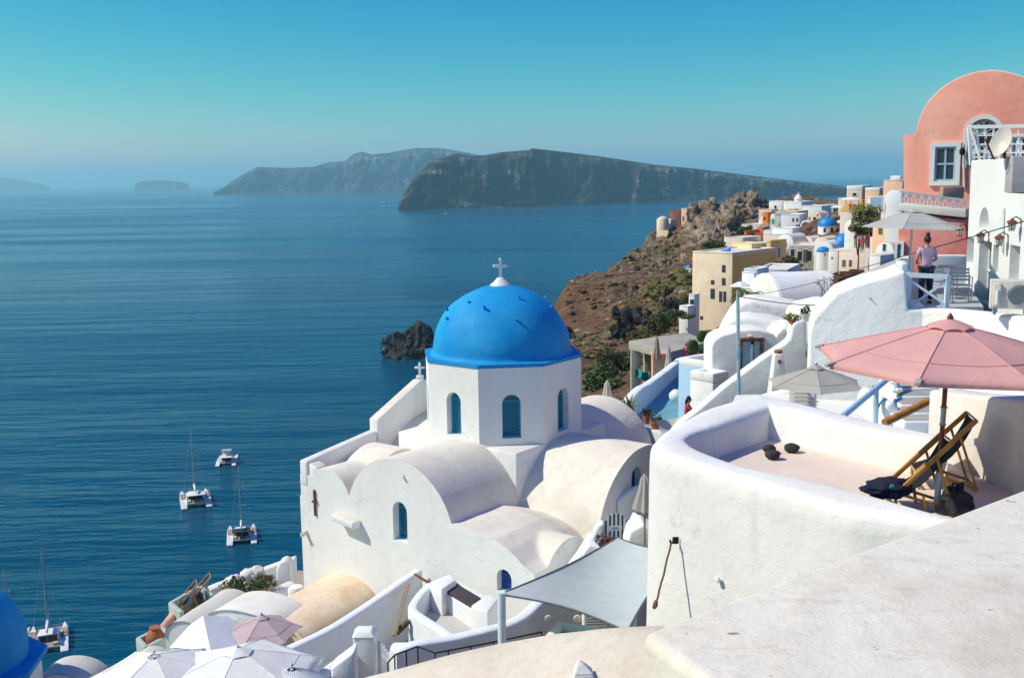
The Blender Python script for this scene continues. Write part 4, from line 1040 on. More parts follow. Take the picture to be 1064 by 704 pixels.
# --- the sun terrace
RZ, FZ = -3.05, -3.47
S = [((1000,548),(985,536)),((935,536),(925,518)),((877,526),(880,505)),((808,508),(825,493)),((740,488),(768,481)),((697,474),(728,467)),((681,466.5),(716,459)),((675.5,461),(714,455.5)),((680,456),(717,452.5)),((690,446),(724,448)),((728,425),(757,437)),((765,412),(785,428)),((781,408.5),(797,424)),((786.5,407.5),(801,423)),((793,409),(807,424.5)),((815,413),(825,428)),((868,427),(868,438)),((928,440),(928,450)),((985,452),(985,461))]
terr = thing('sun_terrace', 'white rounded sun terrace with a pinkish floor holding two deck chairs', 'terrace', PZ(840,480,-9))
oo = crom([PZ(*a,RZ) for a,b in S],6); ii = crom([PZ(*b,RZ) for a,b in S],6); rows = []
for o,i in zip(oo,ii):
    d = (i-o); w_ = d.length; d.normalize(); q = lambda k,zz: o + d*(w_*k) + Vector((0,0,zz-RZ))
    rows.append([o-d*.10+Vector((0,0,-9-RZ)), q(-.04,RZ-1.2), q(0,RZ-.22), q(.015,RZ-.10), q(.06,RZ-.045), q(.14,RZ-.012), q(.3,RZ), q(.72,RZ), q(.86,RZ-.008), q(.95,RZ-.028), q(1,RZ-.09), q(1.05,FZ-.02)])
mb = MB(); mb.grid(rows); mb.f=[tuple(reversed(f)) for f in mb.f]; mb.wob(.022,.9)
o = mb.build('wall', stucco('terrace plaster',(.79,.78,.76),(.62,.56,.52),.35,1.4,.4,.4), terr, smooth='all')
bm = bmesh.new(); bm.from_mesh(o.data); bmesh.ops.recalc_face_normals(bm, faces=bm.faces); bm.to_mesh(o.data); bm.free()
mb = MB(); fp = [PZ(*p,FZ) for p in [(706,470),(803,430),(985,470),(1300,520),(1300,640),(985,545),(880,515),(768,490)]]; mb.prism([(p.x,p.y) for p in fp], FZ-.2, FZ)
mb.build('floor', stucco('pink terrace floor',(.74,.62,.54),(.6,.47,.38),.5,2,.3,.4,.9,False), terr)
# right-hand wall that takes the umbrella's shadow
DW = stucco('peeling pinkish plaster',(.78,.70,.66),(.60,.48,.40),.5,1.6,.5,.4)
mb = MB(); a = PZ(962,468,FZ); b_ = PZ(1125,548,FZ); up = Vector((0,0,.80))
dn = Vector((b_.y-a.y, -(b_.x-a.x), 0)).normalized()*-.45
mb.extr([a-up*.3, b_-up*.3, b_+up*1.48, a*.5+b_*.5+up*1.24, a*.8+b_*.2+up*1.07, a+up*.98], dn if dn.y > 0 else -dn); tag(mb.wob(.01,2).build('side_wall', DW, bevel=.05), 'pinkish peeling wall behind the deck chairs with a parasol shadow on it', 'wall')
# black stones
for i,(px,py,r_) in enumerate([(799,466,.078),(803,472,.085),(823,465,.085)]):
    mb = MB(); p = PZ(px,py,FZ+.06); mb.blob(p, r_*1.1, r_, r_*.75, 3, .16, 1.3, i+5)
    tag(mb.build('stone', plain('dark beach stone',(.035,.035,.038),.8,0,.4,14,.5), smooth='all'), ['round dark stone farther back of the touching pair','dark stone in front of its twin on the terrace floor','dark stone lying apart from the pair'][i], 'stone')
# iron hook with a rope on the terrace front wall
def on_front(px, py, off=.02):
    a = PZ(697,474,RZ); b = PZ(740,488,RZ); n = Vector((b.y-a.y, -(b.x-a.x), 0)).normalized()
    if n.y > 0: n = -n
    return hit(px,py,a+n*(off+.055),n), n
q,n = on_front(702,561); t = thing('wall_hook', 'black iron wall hook on the front of the sun terrace', 'hook', q)
mb = MB(); mb.obox(q, (1,0,0), .028, n, .012, (0,0,1), .04); mb.build('plate', BLACKM, t, bevel=.004)
mb = MB(); mb.tube([q, q+n*.07+Vector((0,0,-.02)), q+n*.08+Vector((0,0,.02))], .012, 6); mb.build('hook', BLACKM, t)
mb = MB(); e = PY(681,628,q.y-.25); path = [q+n*.06]+[(q+n*.06).lerp(e,k/8)+Vector((.004*math.sin(k*2),0,-.02*math.sin(math.pi*k/8))) for k in range(1,9)]
mb.tube(path, .012, 6); mb.tube([e+Vector((.01,0,.05)),e,e+Vector((-.02,0,-.04))],[.02,.03,.018],6); tag(mb.build('rope', plain('brown rope',(.22,.12,.05),.9,0,.4,40,.2)), 'knotted brown rope hanging from the iron hook', 'rope')
q,n = on_front(745,602,.0); mb = MB(); mb.tube([q-n*.02,q+n*.012], .035, 12); tag(mb.build('wall_plug', WHITE2, bevel=.006), 'small round white plug set in the terrace front wall', 'cap')

# --- parasols
def parasol(name, label, cat, apex, r, drop, base_z, cmat, pmat, n=8, lean=(0,0), a0=0, valance=.0, vent=True, group=None, sag=.05, polr=.022, tip=None, ribs=True, open_=1.0, square=False):
    apex = Vector(apex); foot = Vector((apex.x-lean[0]*(apex.z-base_z), apex.y-lean[1]*(apex.z-base_z), base_z))
    t = thing(name, label, cat, foot, group); ax = (apex-foot).normalized()
    u = ax.cross(Vector((0,1,0))).normalized(); v = ax.cross(u)
    def pt(a, k, dz=0):
        rr_ = r*k
        if square: rr_ = r*k/max(abs(math.cos(a-a0)),abs(math.sin(a-a0)))*.8
        return apex + (u*math.cos(a)+v*math.sin(a))*rr_ - ax*(drop*(k**1.12)+dz)
    mb = MB(); mb.tube([foot, apex-ax*.03], polr, 10); mb.build('pole', pmat, t, smooth=True)
    mb = MB(); M_ = 6; K_ = 7
    for i in range(n):
        a, b = a0+2*math.pi*i/n, a0+2*math.pi*(i+1)/n
        rows = []
        for kk in range(K_+1):
            k = .10 + .90*kk/K_; row = []
            for j in range(M_+1):
                s = j/M_; p = pt(a,k).lerp(pt(b,k), s)
                p -= ax*(sag*4*s*(1-s)*k*k*r*.5)
                if kk == K_: p -= (p-apex).normalized()*0 - (apex-p)*(.05*4*s*(1-s))
                row.append(p)
            rows.append(row)
        if valance:
            rows.append([p-ax*valance*.5 for p in rows[-1]]); rows.append([p-ax*valance*.5 for p in rows[-1]])
        mb.grid(rows)
    mb.build('canopy', cmat, t, smooth='all')
    mb = MB()
    for i in range(n):
        a, b = a0+2*math.pi*i/n, a0+2*math.pi*(i+1)/n
        mb.tube([pt(a,k)+ax*.004 for k in (.12,.4,.7,1.0)], .006, 4)
        if ribs: mb.tube([pt(a,.72).lerp(pt(b,.72), s/6)-ax*(sag*4*(s/6)*(1-s/6)*.72*.72*r*.5)+ax*.004 for s in range(7)], .005, 4)
    mb.build('seam', cmat, t)
    if vent:
        mb = MB()
        for i in range(n):
            a, b = a0+2*math.pi*i/n, a0+2*math.pi*(i+1)/n; rows=[]
            for k,dz in ((.0,-.055),(.09,-.045),(.18,-.012)):
                rows.append([pt(a,k,dz).lerp(pt(b,k,dz), j/4) + ax*(.02*math.sin(math.pi*j/4) if k > .1 else 0) for j in range(5)])
            mb.grid(rows)
        mb.build('vent_cap', cmat, t, smooth='all')
    mb = MB(); mb.lathe(apex+Vector((0,0,.04)), [(.03,0),(.035,.02),(.02,.05),(.005,.07)], 8); mb.build('finial', pmat, t, smooth=True)
    if ribs:
        for i in range(n):
            a = a0+2*math.pi*i/n; mb = MB(); mb.bar(pt(a,.08,.03), pt(a,.99,.02), .018, .02)
            mb.bar(foot.lerp(apex, .80), pt(a,.55,.03), .014, .014)
            mb.build('rib', pmat, t)
    if tip:
        for i in range(n):
            a = a0+2*math.pi*i/n; mb = MB(); p = pt(a,1.0); mb.obox(p+(p-apex).normalized()*.0-ax*.0, p-apex, .045, ax, .016, ax.cross(p-apex), .03); mb.build('corner_pocket', tip, t, bevel=.006)
    return t, foot, apex, ax
foot = PZ(973,530,FZ); ap = PY(987,336,foot.y-.05)
t, foot, ap, ax = parasol('parasol', 'faded pink parasol with a brown pole over the deck chairs', 'parasol', ap, 1.30, .36, FZ, PINKF, plain('red brown pole',(.22,.06,.025),.4,0,.3,8,0), 8, ((ap.x-foot.x)/(ap.z-foot.z),(ap.y-foot.y)/(ap.z-foot.z)), R(12), .05, True, None, .05, .024, TAUPEF)
mb = MB(); mb.tube([foot-Vector((0,0,.05)), foot+ax*.42], .032, 12); mb.build('sleeve', FR_W, t, smooth=True)
mb = MB(); mb.tube([foot+ax*.92, foot+ax*1.10], .027, 12); mb.build('joint', METAL, t, smooth=True)
for zz in (.92,1.10):
    mb = MB(); mb.tube([foot+ax*(zz-.008), foot+ax*(zz+.008)], .034, 12); mb.build('ring', plain('brass',(.5,.3,.06),.35,.9,.1), t)

# --- deck chairs: built once, copied
def deck_chair(label, cloth_m, group):
    t = thing('deck_chair', label, 'deck chair', (0,0,0), group)
    W = .29                                    # half width; x points to the head end
    for s in (-1,1):
        mb = MB(); mb.bar((-.47,s*W,.27), (.38,s*W,1.14), .045, .07); mb.build('side_rail', WOOD, t, bevel=.006)
        mb = MB(); mb.bar((.46,s*(W-.05),.03), (-.46,s*(W-.05),.32), .03, .045); mb.build('base_rail', WOOD, t, bevel=.006)
        mb = MB(); mb.bar((.14,s*(W+.04),.90), (.42,s*(W+.04),.06), .025, .04); mb.build('prop', WOOD, t, bevel=.005)
        mb = MB(); mb.bar((-.44,s*(W-.02),.30), (-.42,s*(W-.02),.0), .03, .045); mb.build('leg', WOOD, t, bevel=.005)
        mb = MB(); mb.bar((-.02,s*(W-.02),.26), (.02,s*(W-.02),.0), .03, .045); mb.build('leg', WOOD, t, bevel=.005)
    for (x,z) in ((.38,1.14),(-.47,.27),(.44,.05),(-.44,.10)):
        mb = MB(); mb.tube([(x,-W-.03,z),(x,W+.03,z)], .018, 8); mb.build('crossbar', WOOD, t, smooth=True)
    mb = MB(); rows = []
    for k in range(15):
        s = k/14; x = .37-.82*s; z = 1.13-.84*s - .24*math.sin(math.pi*s**.8)
        rows.append([Vector((x,y_,z-.02*math.cos(y_*5))) for y_ in (-W+.03,-.12,0,.12,W-.03)])
    mb.grid(rows); r2 = [[p-Vector((0,0,.012)) for p in r_] for r_ in rows]; mb.grid([r_[::-1] for r_ in r2]); mb.build('sling', cloth_m, t, smooth='all')
    return t
dc = deck_chair('wooden deck chair with black sling near the parasol pole, nearer one', BLACKF, None)
p1 = PZ(955,527,FZ); place(dc, p1, R(-6), .66, 'varnished wooden deck chair with a navy bag on its foot end')
dc2 = copy_tree(dc); p2 = PZ(980,504,FZ); place(dc2, p2, R(-10), .70, 'varnished wooden deck chair standing behind the parasol pole')
# navy bag on the near chair, black bag on the floor
def sack(name, label, cat, c, rx, ry, rz, mat, seed, parts=()):
    t = thing(name, label, cat, Vector(c)-Vector((0,0,rz))); mb = MB(); mb.blob(c, rx, ry, rz, 4, .30, 1.9, seed)
    mb.build('body', mat, t, smooth='all'); return t
q = PY(922,507,p1.y-.1); t = sack('bag', 'slumped navy cloth bag with a small teal print on the deck chair', 'bag', q, .24,.17,.105, NAVYF, 4)
mb = MB(); e = PY(927,505,p1.y-.30); mb.blob(e, .028,.012,.022, 2, .3, 2, 3); mb.build('teal_print', plain('teal print',(.02,.35,.38),.7,0,.1), t)
q = PZ(993,524,FZ+.10); t = sack('bag', 'crumpled black plastic bag on the floor beside the parasol foot', 'bag', q, .17,.15,.19, plain('black plastic',(.012,.012,.015),.25,0,.2,20,.6), 9)
for s in (-1,1):
    mb = MB(); mb.tube([q+Vector((s*.06,0,.14)), q+Vector((s*.05,-.03,.24)), q+Vector((s*-.02,-.05,.22))], .012, 6); mb.build('handle', BLACKF, t)
mb = MB(); mb.tube([PY(919,439,14.2), PY(964,417,14.6)], .055, 12); tag(mb.build('handrail', plain('orange bamboo',(.50,.20,.03),.45,0,.4,12,.1), smooth=True), 'thick orange bamboo handrail rising behind the terrace wall', 'handrail')

# --- lane, steps and big white walls behind the terrace
mb = MB(); mb.prism([(1.8,13.6),(16,12.2),(17,25.6),(5.5,25.6)], -9, -5.35); tag(mb.build('path', stucco('white washed lane',(.74,.73,.72),(.55,.52,.48),.4,1.2,.3,.3,.9,False)), kind='structure')
BIGW = stucco('big wall plaster', (.80,.80,.785), (.64,.60,.55), .3, .8, .55, .4)
F_ = [(838,446),(841,346),(845,333),(851,325),(858,317),(869,305),(888,297),(905,292),(925,287),(937,282),(941,281),(943,322),(966,322),(966,450)]
cutout('terrace_house', 'big smooth white house wall with a sloping curved top under the railed terrace', 'house', F_, 25, 2.2, BIGW, .13, wob=.05, yaw=15)
wallrun('stair_wall', '', 'wall', [PY(975,330,24.6),PY(1040,330,24.0),PY(1110,330,23.4)], .3, -6, WHITE) if False else None
cutout('stair_wall', 'white diagonal stair parapet climbing from the lane to the potted plant', 'wall', [(690,460),(706,440),(727,424),(752,402),(794,371),(814,358),(821,352),(823,340),(827,334),(834,332),(839,334),(840,450)], 31, .5, WHITE, .1)
mb = MB(); 
# white ledge wall in front of the beige parasol and lane steps
cutout('wall', 'low white lane wall sloping down behind the terrace towards the pole', 'wall', [(700,462),(740,436),(775,418),(800,410),(826,404),(838,402),(838,455),(700,470)], 25.6, .35, WHITE, .08)
for i in range(5):
    q = PY(831,406+4*i,24.8-.3*i); mb = MB(); mb.box(-.2,.2,-.2,.2,-.5,0); mb.v=[v+q for v in mb.v]; o = mb.build('stone_step', CONC, bevel=.02)
    tag(o, ['top','second','third','fourth','lowest'][i]+' grey step of the short stair beside the beige parasol', 'step')
t = thing('staircase', 'white curving steps with grey treads beside the blue cupboard door', 'stairs', PY(955,432,18.5))
for i in range(6):
    q = PY(945-2*i,434-8.5*i,18.2+.45*i); mb = MB(); w_=.62; mb.box(-.2,w_,-.28,.6,-1.2,0); mb.v=[v+q for v in mb.v]; mb.build('step', WHITE, t, bevel=.03)
    mb = MB(); mb.box(-.15,w_-.05,-.22,.2,.001,.012); mb.v=[v+q for v in mb.v]; mb.build('tread', CONC, t)
cutout('wall', 'white rounded newel wall between cupboard door and steps', 'wall', [(917,450),(918,428),(921,421),(927,417),(933,421),(936,430),(938,450)], 18.6, 1.5, WHITE, .1)
t = thing('handrail', 'pale blue handrail sloping down in front of the blue cupboard', 'handrail', PY(905,432,17.8))
a_, b_ = PY(876,432,17.6), PY(930,387,19.8)
mb = MB(); mb.tube([a_, b_], .055, 10); mb.build('rail', LIGHTB, t, smooth=True)
for px,py,Y,bot in ((910,404,18.9,440),(932,388,19.8,428)):
    mb = MB(); mb.tube([PY(px,py,Y), PY(px,bot,Y)], .05, 10); mb.build('post', LIGHTB, t, smooth=True)
# blue cupboard
q = PY(918,421,24.6); t = thing('cupboard', 'small light blue double door cupboard in the white wall', 'cupboard', q)
BLUEC = plain('cupboard blue',(.16,.34,.55),.6,0,.2,8,.1)
mb = MB(); W_,H_ = .29,.50; mb.extr([q+Vector(v) for v in ((-W_,0,-.04),(W_,0,-.04),(W_,0,H_),(.05,0,H_+.1),(-W_,0,H_-.02))], Vector((0,.4,0))); mb.build('body', BLUEC, t, bevel=.01)
for s in (-1,1):
    mb = MB(); mb.obox(q+Vector((s*.145,-.015,.22)), (1,0,0), .125,(0,1,0),.015,(0,0,1),.21); d = mb.build('door', BLUEC, t, bevel=.006)
    mb = MB(); mb.blob(q+Vector((s*.04,-.04,.22)),.02,.02,.02,1,0); mb.build('knob', METAL, d)
# beige parasol behind the terrace
ap = PY(848,381,21); parasol('parasol', 'beige taupe parasol with a grey pole behind the terrace wall', 'parasol', ap, 1.02, .36, -5.35, TAUPEF, METAL, 6, (0,0), R(20), .0, True)
# chimney on the stair wall
q = PY(808,392,30.3); t = thing('chimney', 'tapered white chimney with a brown clay cap on the stair parapet', 'chimney', q)
mb = MB(); w0,w1,hh = .26,.14,.72; mb.add([q+Vector(v) for v in ((-w0,-w0,-.6),(w0,-w0,-.6),(w0,w0,-.6),(-w0,w0,-.6),(-w1,-w1,hh),(w1,-w1,hh),(w1,w1,hh),(-w1,w1,hh))],[(3,2,1,0),(4,5,6,7),(0,1,5,4),(1,2,6,5),(2,3,7,6),(3,0,4,7)]); mb.build('stack', WHITE, t, bevel=.04)
mb = MB(); mb.lathe(q+Vector((0,0,hh)), [(.11,0),(.13,.05),(.12,.09),(.05,.11)], 10); mb.build('cap', TERRA, t)
mb = MB(); mb.obox(q+Vector((-.0,-.165,hh-.22)),(1,0,0),.05,(0,1,0),.02,(0,0,1),.05); mb.build('smoke_hole', TERRA, t)
q = PY(836,333,31.3); t = thing('potted_plant', 'white pot with a green plant topping the stair parapet', 'plant', q)
mb = MB(); mb.lathe(q+Vector((0,0,-.02)), [(.11,0),(.16,.22),(.17,.24),(.14,.24)], 12); mb.build('pot', WHITE2, t, smooth=True)
mb = MB(); leaves(mb, q+Vector((.02,0,.32)), .22,.2,.14, 60,.07,8); mb.build('leaves', GREEN, t)
q = PY(823,334,31.2); t = thing('potted_plant', 'low yellow green plant left of the white pot', 'plant', q)
mb = MB(); mb.lathe(q+Vector((0,0,-.05)), [(.10,0),(.12,.12),(.1,.12)], 10); mb.build('pot', TERRA, t); mb = MB(); leaves(mb, q+Vector((0,0,.14)), .26,.2,.13, 70,.07,9); mb.build('leaves', OLIVE, t)
q = PY(838.5,367,30.7); mb = MB(); mb.box(-.05,.05,-.05,.03,-.1,.1); mb.v=[v+q for v in mb.v]; tag(mb.build('wall_lamp', plain('aged brass',(.35,.28,.15),.5,.6,.2), bevel=.015), 'small aged brass box lamp on the stair parapet end', 'lamp')
# blue striped pole
mb = MB(); mb.tube([PY(766.5,301,27.5),PY(768,425,27.5)], .045, 10)
def polemat():
    m, nt, b = newmat('peeling blue pole'); v = coords(nt); n = tex(nt, 4, 6, .7, v)
    L(nt, ramp(nt, n.outputs[0], [(.38,(.10,.36,.52)),(.5,(.30,.48,.56)),(.58,(.35,.20,.12))]).outputs[0], b.inputs['Base Color']); return m
tag(mb.build('pole', polemat(), smooth=True), 'tall thin pole with peeling light blue paint and rust', 'pole')
# --- white vaulted house with the brick-framed door
t = thing('vault_house', 'white vaulted house with a brick framed blue door behind the pole', 'house', PY(780,420,39))
cutout('rear_vault','', '', [(741,420),(744,352),(750,338),(758,325),(766,315),(773,311),(786,310),(815,314),(850,320),(868,332),(868,420)], 43, 2.0, BIGW, .3, parent=t, seg=4, yaw=12)
cutout('middle_vault','', '', [(740,420),(743,352),(752,337),(762,330),(776,328),(800,331),(826,338),(840,344),(840,420)], 41, 1.6, BIGW, .22, parent=t, seg=4, yaw=12)
fw = cutout('front_wall','', '', [(738,470),(739,360),(742,353),(750,348),(769,343),(788,342),(803,346),(806,350),(808,346),(814,340),(826,336),(842,336),(842,470)], 39, 1.6, WHITE, .1, parent=t)
o0 = PY(738,470,39); nn = Vector((0,1,0))
def onf(px,py,off=0): return hit(px,py,o0-nn*off,nn)
mb = MB(); a,b_ = onf(768,351,.05), onf(793,386,.05); x0,x1,z0,z1 = a.x,b_.x,b_.z-.6,a.z; yy=a.y
mb.box(x0,x0+.13,yy,yy+.1,z0,z1-.12); mb.box(x1-.13,x1,yy,yy+.1,z0,z1-.12); mb.box(x0-.02,x1+.02,yy-.01,yy+.1,z1-.12,z1)
dr = mb.build('door_frame', plain('old brick frame',(.32,.12,.08),.9,0,.5,10,.5), t, bevel=.01)
mb = MB(); mb.box(x0+.13,x1-.13,yy+.03,yy+.04,z0,z1-.12); mb.build('doorway', DARK, dr)
mid = (x0+x1)/2
for k,(a,b_) in enumerate(((x0+.14,mid-.02),(mid+.10,x1-.15))):
    mb = MB(); mb.box(a,b_,yy+.005,yy+.028,z0,z1-.14); mb.build('door', plain('pale blue door',(.34,.52,.60),.6,0,.25,9,.1), dr)
mb = MB(); mb.box(mid-.02,mid+.07,yy+.0,yy+.026,z0,z1-.25); mb.build('curtain', WHITEF, dr)
q = onf(780,349,.1); mb = MB(); mb.blob(q,.12,.1,.06,2,.1); mb.build('lamp', CREAM, t, smooth='all')
cutout('wall', 'long white roof edge of the house between vault house and curved top', 'wall', [(838,360),(838,330),(850,322),(866,318),(880,316),(880,360)], 36, 3, WHITE, .2)

# --- blue walled lane
h = house('blue_house', 'flat roofed white house whose lane wall is painted pale blue', 'house', 738, 44, 48, 706, None, 384, 440, BLUEW, par=.3, deep=6, tmat=WHITE, bev=.05)
h = house('planter', 'white plastered planter box with a black grill kettle in it', 'planter', 741, 38, 52, 718, 760, 398, 440, WHITE, par=.35, bev=.08)
q = PY(748,395,39.5); t = thing('grill', 'small black kettle grill with a thin chimney in the white planter box', 'grill', q); mb = MB(); mb.lathe(q,[(.3,-.1),(.34,0),(.28,.06),(.1,.09)],14); mb.build('bowl', BLACKM, t, smooth=True); mb = MB(); mb.tube([q,q+Vector((0,0,.42))],.06,8); mb.build('flue', BLACKM, t)
wallrun('wall', 'pale bluish lane parapet stepping up towards the pergola', 'wall', [PY(634,433,43),PY(646,421,44.5),PY(655,411,46),PY(664,402,47.5),PY(672,398,49),PY(690,385,53),PY(707,372,57)], .45, -13.5, COOLW, 6)
mb = MB(); mb.prism([PZ(x,y,-10.5).xy for x,y in [(640,448),(668,408),(712,376),(745,395),(735,445),(690,462)]], -14, -10.5); tag(mb.build('path', plain('shade toned lane floor',(.16,.36,.42),.6,0,.15,1.5,.1)), kind='structure')  # blue of the lane's shade put into the floor colour
mb = MB(); q=PY(702,411,46); mb.blob(q,.28,.3,.3,3,.1); tag(mb.build('clay_jar', WHITE2, smooth='all'), 'whitewashed jar at the end of the blue green lane', 'jar')
# pots on a low wall
wallrun('wall', 'stained low wall carrying a row of flower pots behind the church', 'wall', [PY(618,428,41.5),PY(640,434,40.5),PY(662,440,39.3),PY(692,449,37.6)], .4, -14.5, stucco('stained cool plaster',(.62,.66,.68),(.42,.33,.26),.7,1.5))
for i,(px,py,Y,w_,hh,lm,kind,lab) in enumerate([(641,427.5,40.6,.26,.3,'d','b','rust brown shrub in a wide terracotta trough'),(653.5,430,40,.2,.36,'g','a','spiky green aloe in the tallest terracotta pot'),(662,437,39.4,.11,.2,'g','b','tiny green plant in the smallest terracotta pot'),(672,436,38.9,.15,.34,'d','b','mauve leafed plant in a plain terracotta pot'),(681,441,38.3,.2,.26,'d','b','dry dark plant in the last terracotta pot beside the canvas')]):
    q = PY(px,py+4,Y); t = thing('potted_plant', lab, 'plant', q, 'pots on the low wall')
    mb = MB(); mb.lathe(q, [(w_*.75,0),(w_*.95,hh*.85),(w_*1.05,hh*.86),(w_*1.05,hh),(w_*.85,hh)], 14, sx=1.9 if i==0 else 1); mb.build('pot', TERRA, t, smooth=True)
    mb = MB()
    if kind == 'a':
        for k in range(16):
            a = k*2.4; el = .25+.9*((k*37)%16)/16; d = Vector((math.cos(a)*math.cos(el),math.sin(a)*math.cos(el),math.sin(el))); p = q+Vector((0,0,hh))
            l = .75; sd = d.cross(Vector((0,0,1))).normalized()*.05; m_ = p+d*l*.5+Vector((0,0,.06)); e = p+d*l-Vector((0,0,.1)); mb.add([p-sd,p+sd,m_+sd*.9,m_-sd*.9,e],[(0,1,2,3),(3,2,4)])
        mb.build('leaves', OLIVE, t)
    else:
        leaves(mb, q+Vector((0,0,hh+w_*.7)), w_*1.5,w_*1.2,w_*1.0, 110,.06,30+i); mb.build('leaves', DGREEN if lm=='d' else GREEN, t)
# canvas over the seated woman
a,b_,c_,d_ = PY(682,437,35.5),PY(727,424,36.2),PY(741,428,33.5),PY(688,452,32)
rows=[]; 
for i in range(9):
    s=i/8; rows.append([ (a.lerp(b_,s)).lerp(d_.lerp(c_,s), j/6) - Vector((0,0,.35*math.sin(math.pi*j/6)*math.sin(math.pi*s)+.1*math.sin(math.pi*s))) for j in range(7)])
mb=MB(); mb.grid(rows); tag(mb.build('canvas_awning', BEIGEF, smooth='all'), 'cream canvas awning stretched beside the flower pots', 'awning')
def closed_parasol(label, px, top, bot, Y, mat, r_=.16, pole=None, group='closed parasols by the lane'):
    a = PY(px,top,Y); b = PY(px,bot,Y); t = thing('closed_parasol', label, 'parasol', b, group); H_ = a.z-b.z
    mb=MB(); mb.tube([b-Vector((0,0,pole or .5)),a],.025,8); mb.build('pole', WOODT, t)
    mb=MB(); n=18; vs=[]; prof=[(.02,1),(.35,.86),(.5,.6),(.75,.35),(1,.08),(.8,.0)]
    rows=[[b+Vector((math.cos(2*math.pi*k/n)*r_*rr_*(1+.28*(k%2)),math.sin(2*math.pi*k/n)*r_*rr_*(1+.28*(k%2)),H_*zz)) for k in range(n+1)] for rr_,zz in prof]
    mb.grid(rows); mb.build('folded_canopy', mat, t, smooth=True)
    return t
closed_parasol('closed beige parasol at the lane corner next to the blue dome church', 631, 394, 424, 46, BEIGEF, .28, 1.5)
closed_parasol('taller closed brown parasol standing on the pergola roof', 682.5, 349, 374, 57, plain('brown canvas',(.33,.24,.17),.9,0,.2,4,.1), .2, 1.5)
closed_parasol('closed tan parasol hanging at the end of the bluish parapet', 694.5, 358, 388, 56, BEIGEF, .2, 1.5)
# --- concrete pergola
t = thing('pergola', 'bare concrete pergola frame with a flat slab roof above the slope', 'pergola', PY(680,400,62))
z = PY(653,354,62).z; q = [PZ(x,y,z) for x,y in [(653,354),(697,365.5),(738,354.5),(713,345)]]
mb=MB(); mb.prism([(p.x,p.y) for p in q], z-.5, z); mb.build('roof', CONC, t, bevel=.03)
for p in (q[0].lerp(q[1],.03), q[0].lerp(q[3],.25), q[1]):
    p = p + (sum(q,Vector())/4-p).normalized()*.35; mb=MB(); mb.box(p.x-.28,p.x+.28,p.y-.28,p.y+.28,z-4.2,z-.5); mb.build('post', CONC, t, bevel=.02)
mb=MB(); mb.box(-.45,.45,-.4,.4,-1.4,.55); c=PY(686,379,58); mb.v=[v+c for v in mb.v]; mb.box(c.x-.5,c.x+.5,c.y-.45,c.y+.45,c.z+.55,c.z+.7); tag(mb.build('chimney', stucco('pink plaster',(.72,.40,.28),(.5,.3,.2),.5)), 'stubby pink chimney block in front of the concrete pergola', 'chimney')
rows=[[PY(660+15*s,384+9*k-1.5*math.sin(s*7)+2*s,60.5+.2*math.sin(s*9+k)) for s in [i/12 for i in range(13)]] for k in (0,.35,.7,1)]
mb=MB(); mb.grid(rows); tag(mb.build('net', plain('turquoise net',(.02,.30,.28),.8,0,.4,6,.2), smooth='all'), 'turquoise net bunched under the concrete pergola', 'net')
def opuntia(label, px, py, Y):
    q=PY(px,py,Y); t=thing('cactus', label,'plant',q); r2=random.Random(4); mb=MB()
    for k in range(15):
        c=q+Vector((r2.uniform(-.75,.75),r2.uniform(-.3,.3),r2.uniform(.0,.9))); mb.blob(c,.24,.07,.32,2,.05,1,k)
    mb.build('pads', GREEN, t, smooth='all'); return t
opuntia('big green cactus at the back of the blue lane house', 728, 365, 54)
mb=MB(); leaves(mb, PY(717.5,362,54),.45,.3,.35,120,.1,77); leaves(mb, PY(718,358,54),.2,.2,.3,40,.1,78); tag(mb.build('flower_bush', plain('red flowers',(.5,.03,.05),.7,0,.3,4,0)), 'red flowering bush beside the big green cactus', 'bush')
slab('flat_roof', 'grey beige sloping flat roof between curved white wall and arched white house', 'roof', [(866,299),(892,284),(935,267),(975,280),(960,300),(900,303)], PY(905,285,72).z, 3.5, stucco('grey beige roof',(.55,.50,.46),(.4,.36,.32),.4,.6), .15)
mb=MB(); mb.blob(PY(883,289,74), 1.2,1,.5,3,.6,2.2,3); tag(mb.build('thatch_roof', plain('dark thatch',(.09,.06,.05),1,0,.5,3,.6)), 'dark tattered thatch shelter with orange tiles on the grey roof', 'shelter')
mb=MB(); c=PY(883,285,73.5); mb.box(c.x-.7,c.x-.1,c.y,c.y+.3,c.z,c.z+.22); mb.box(c.x,c.x+.5,c.y,c.y+.3,c.z+.1,c.z+.35); tag(mb.build('tile', plain('orange tiles',(.55,.13,.03),.8,0,.3,5,.1)), 'bright orange tiles on top of the tattered thatch shelter', 'tile')
mb=MB(); r2=random.Random(12)
for k in range(26):
    a=PY(862,318,66); p=a+Vector((r2.uniform(-.2,.2),0,0)); path=[p]
    for j in range(5): path.append(path[-1]+Vector((r2.gauss(.03,.16)+(k%5-2)*.07,r2.gauss(0,.1),r2.uniform(.18,.42))))
    mb.tube(path,[.03,.024,.02,.015,.011,.008],4)
    leaves(mb, path[-1], .15,.15,.12, 5,.06,k)
tag(mb.build('dry_vine', plain('dry vine wood',(.20,.12,.07),.9,0,.4,6,0)), 'bare dry vine twigs in front of the long white barrel roof', 'plant')
# cables
def cable(label, pts):
    P=[PY(*p) for p in pts]; mb=MB(); mb.tube(crom(P,8), .013, 5); tag(mb.build('cable', BLACKM), label, 'cable')
cable('long black cable sagging from the white lamp wall across the roofs', [(1075,226.5,19),(1010,246,25),(932,268,32),(880,283,38),(832,297,46),(777,308,56)])
cable('short black cable from the curved white wall to the blue pole', [(905,310,24.6),(880,315,26),(850,317,28),(815,315,29),(767.5,308,27.5)])
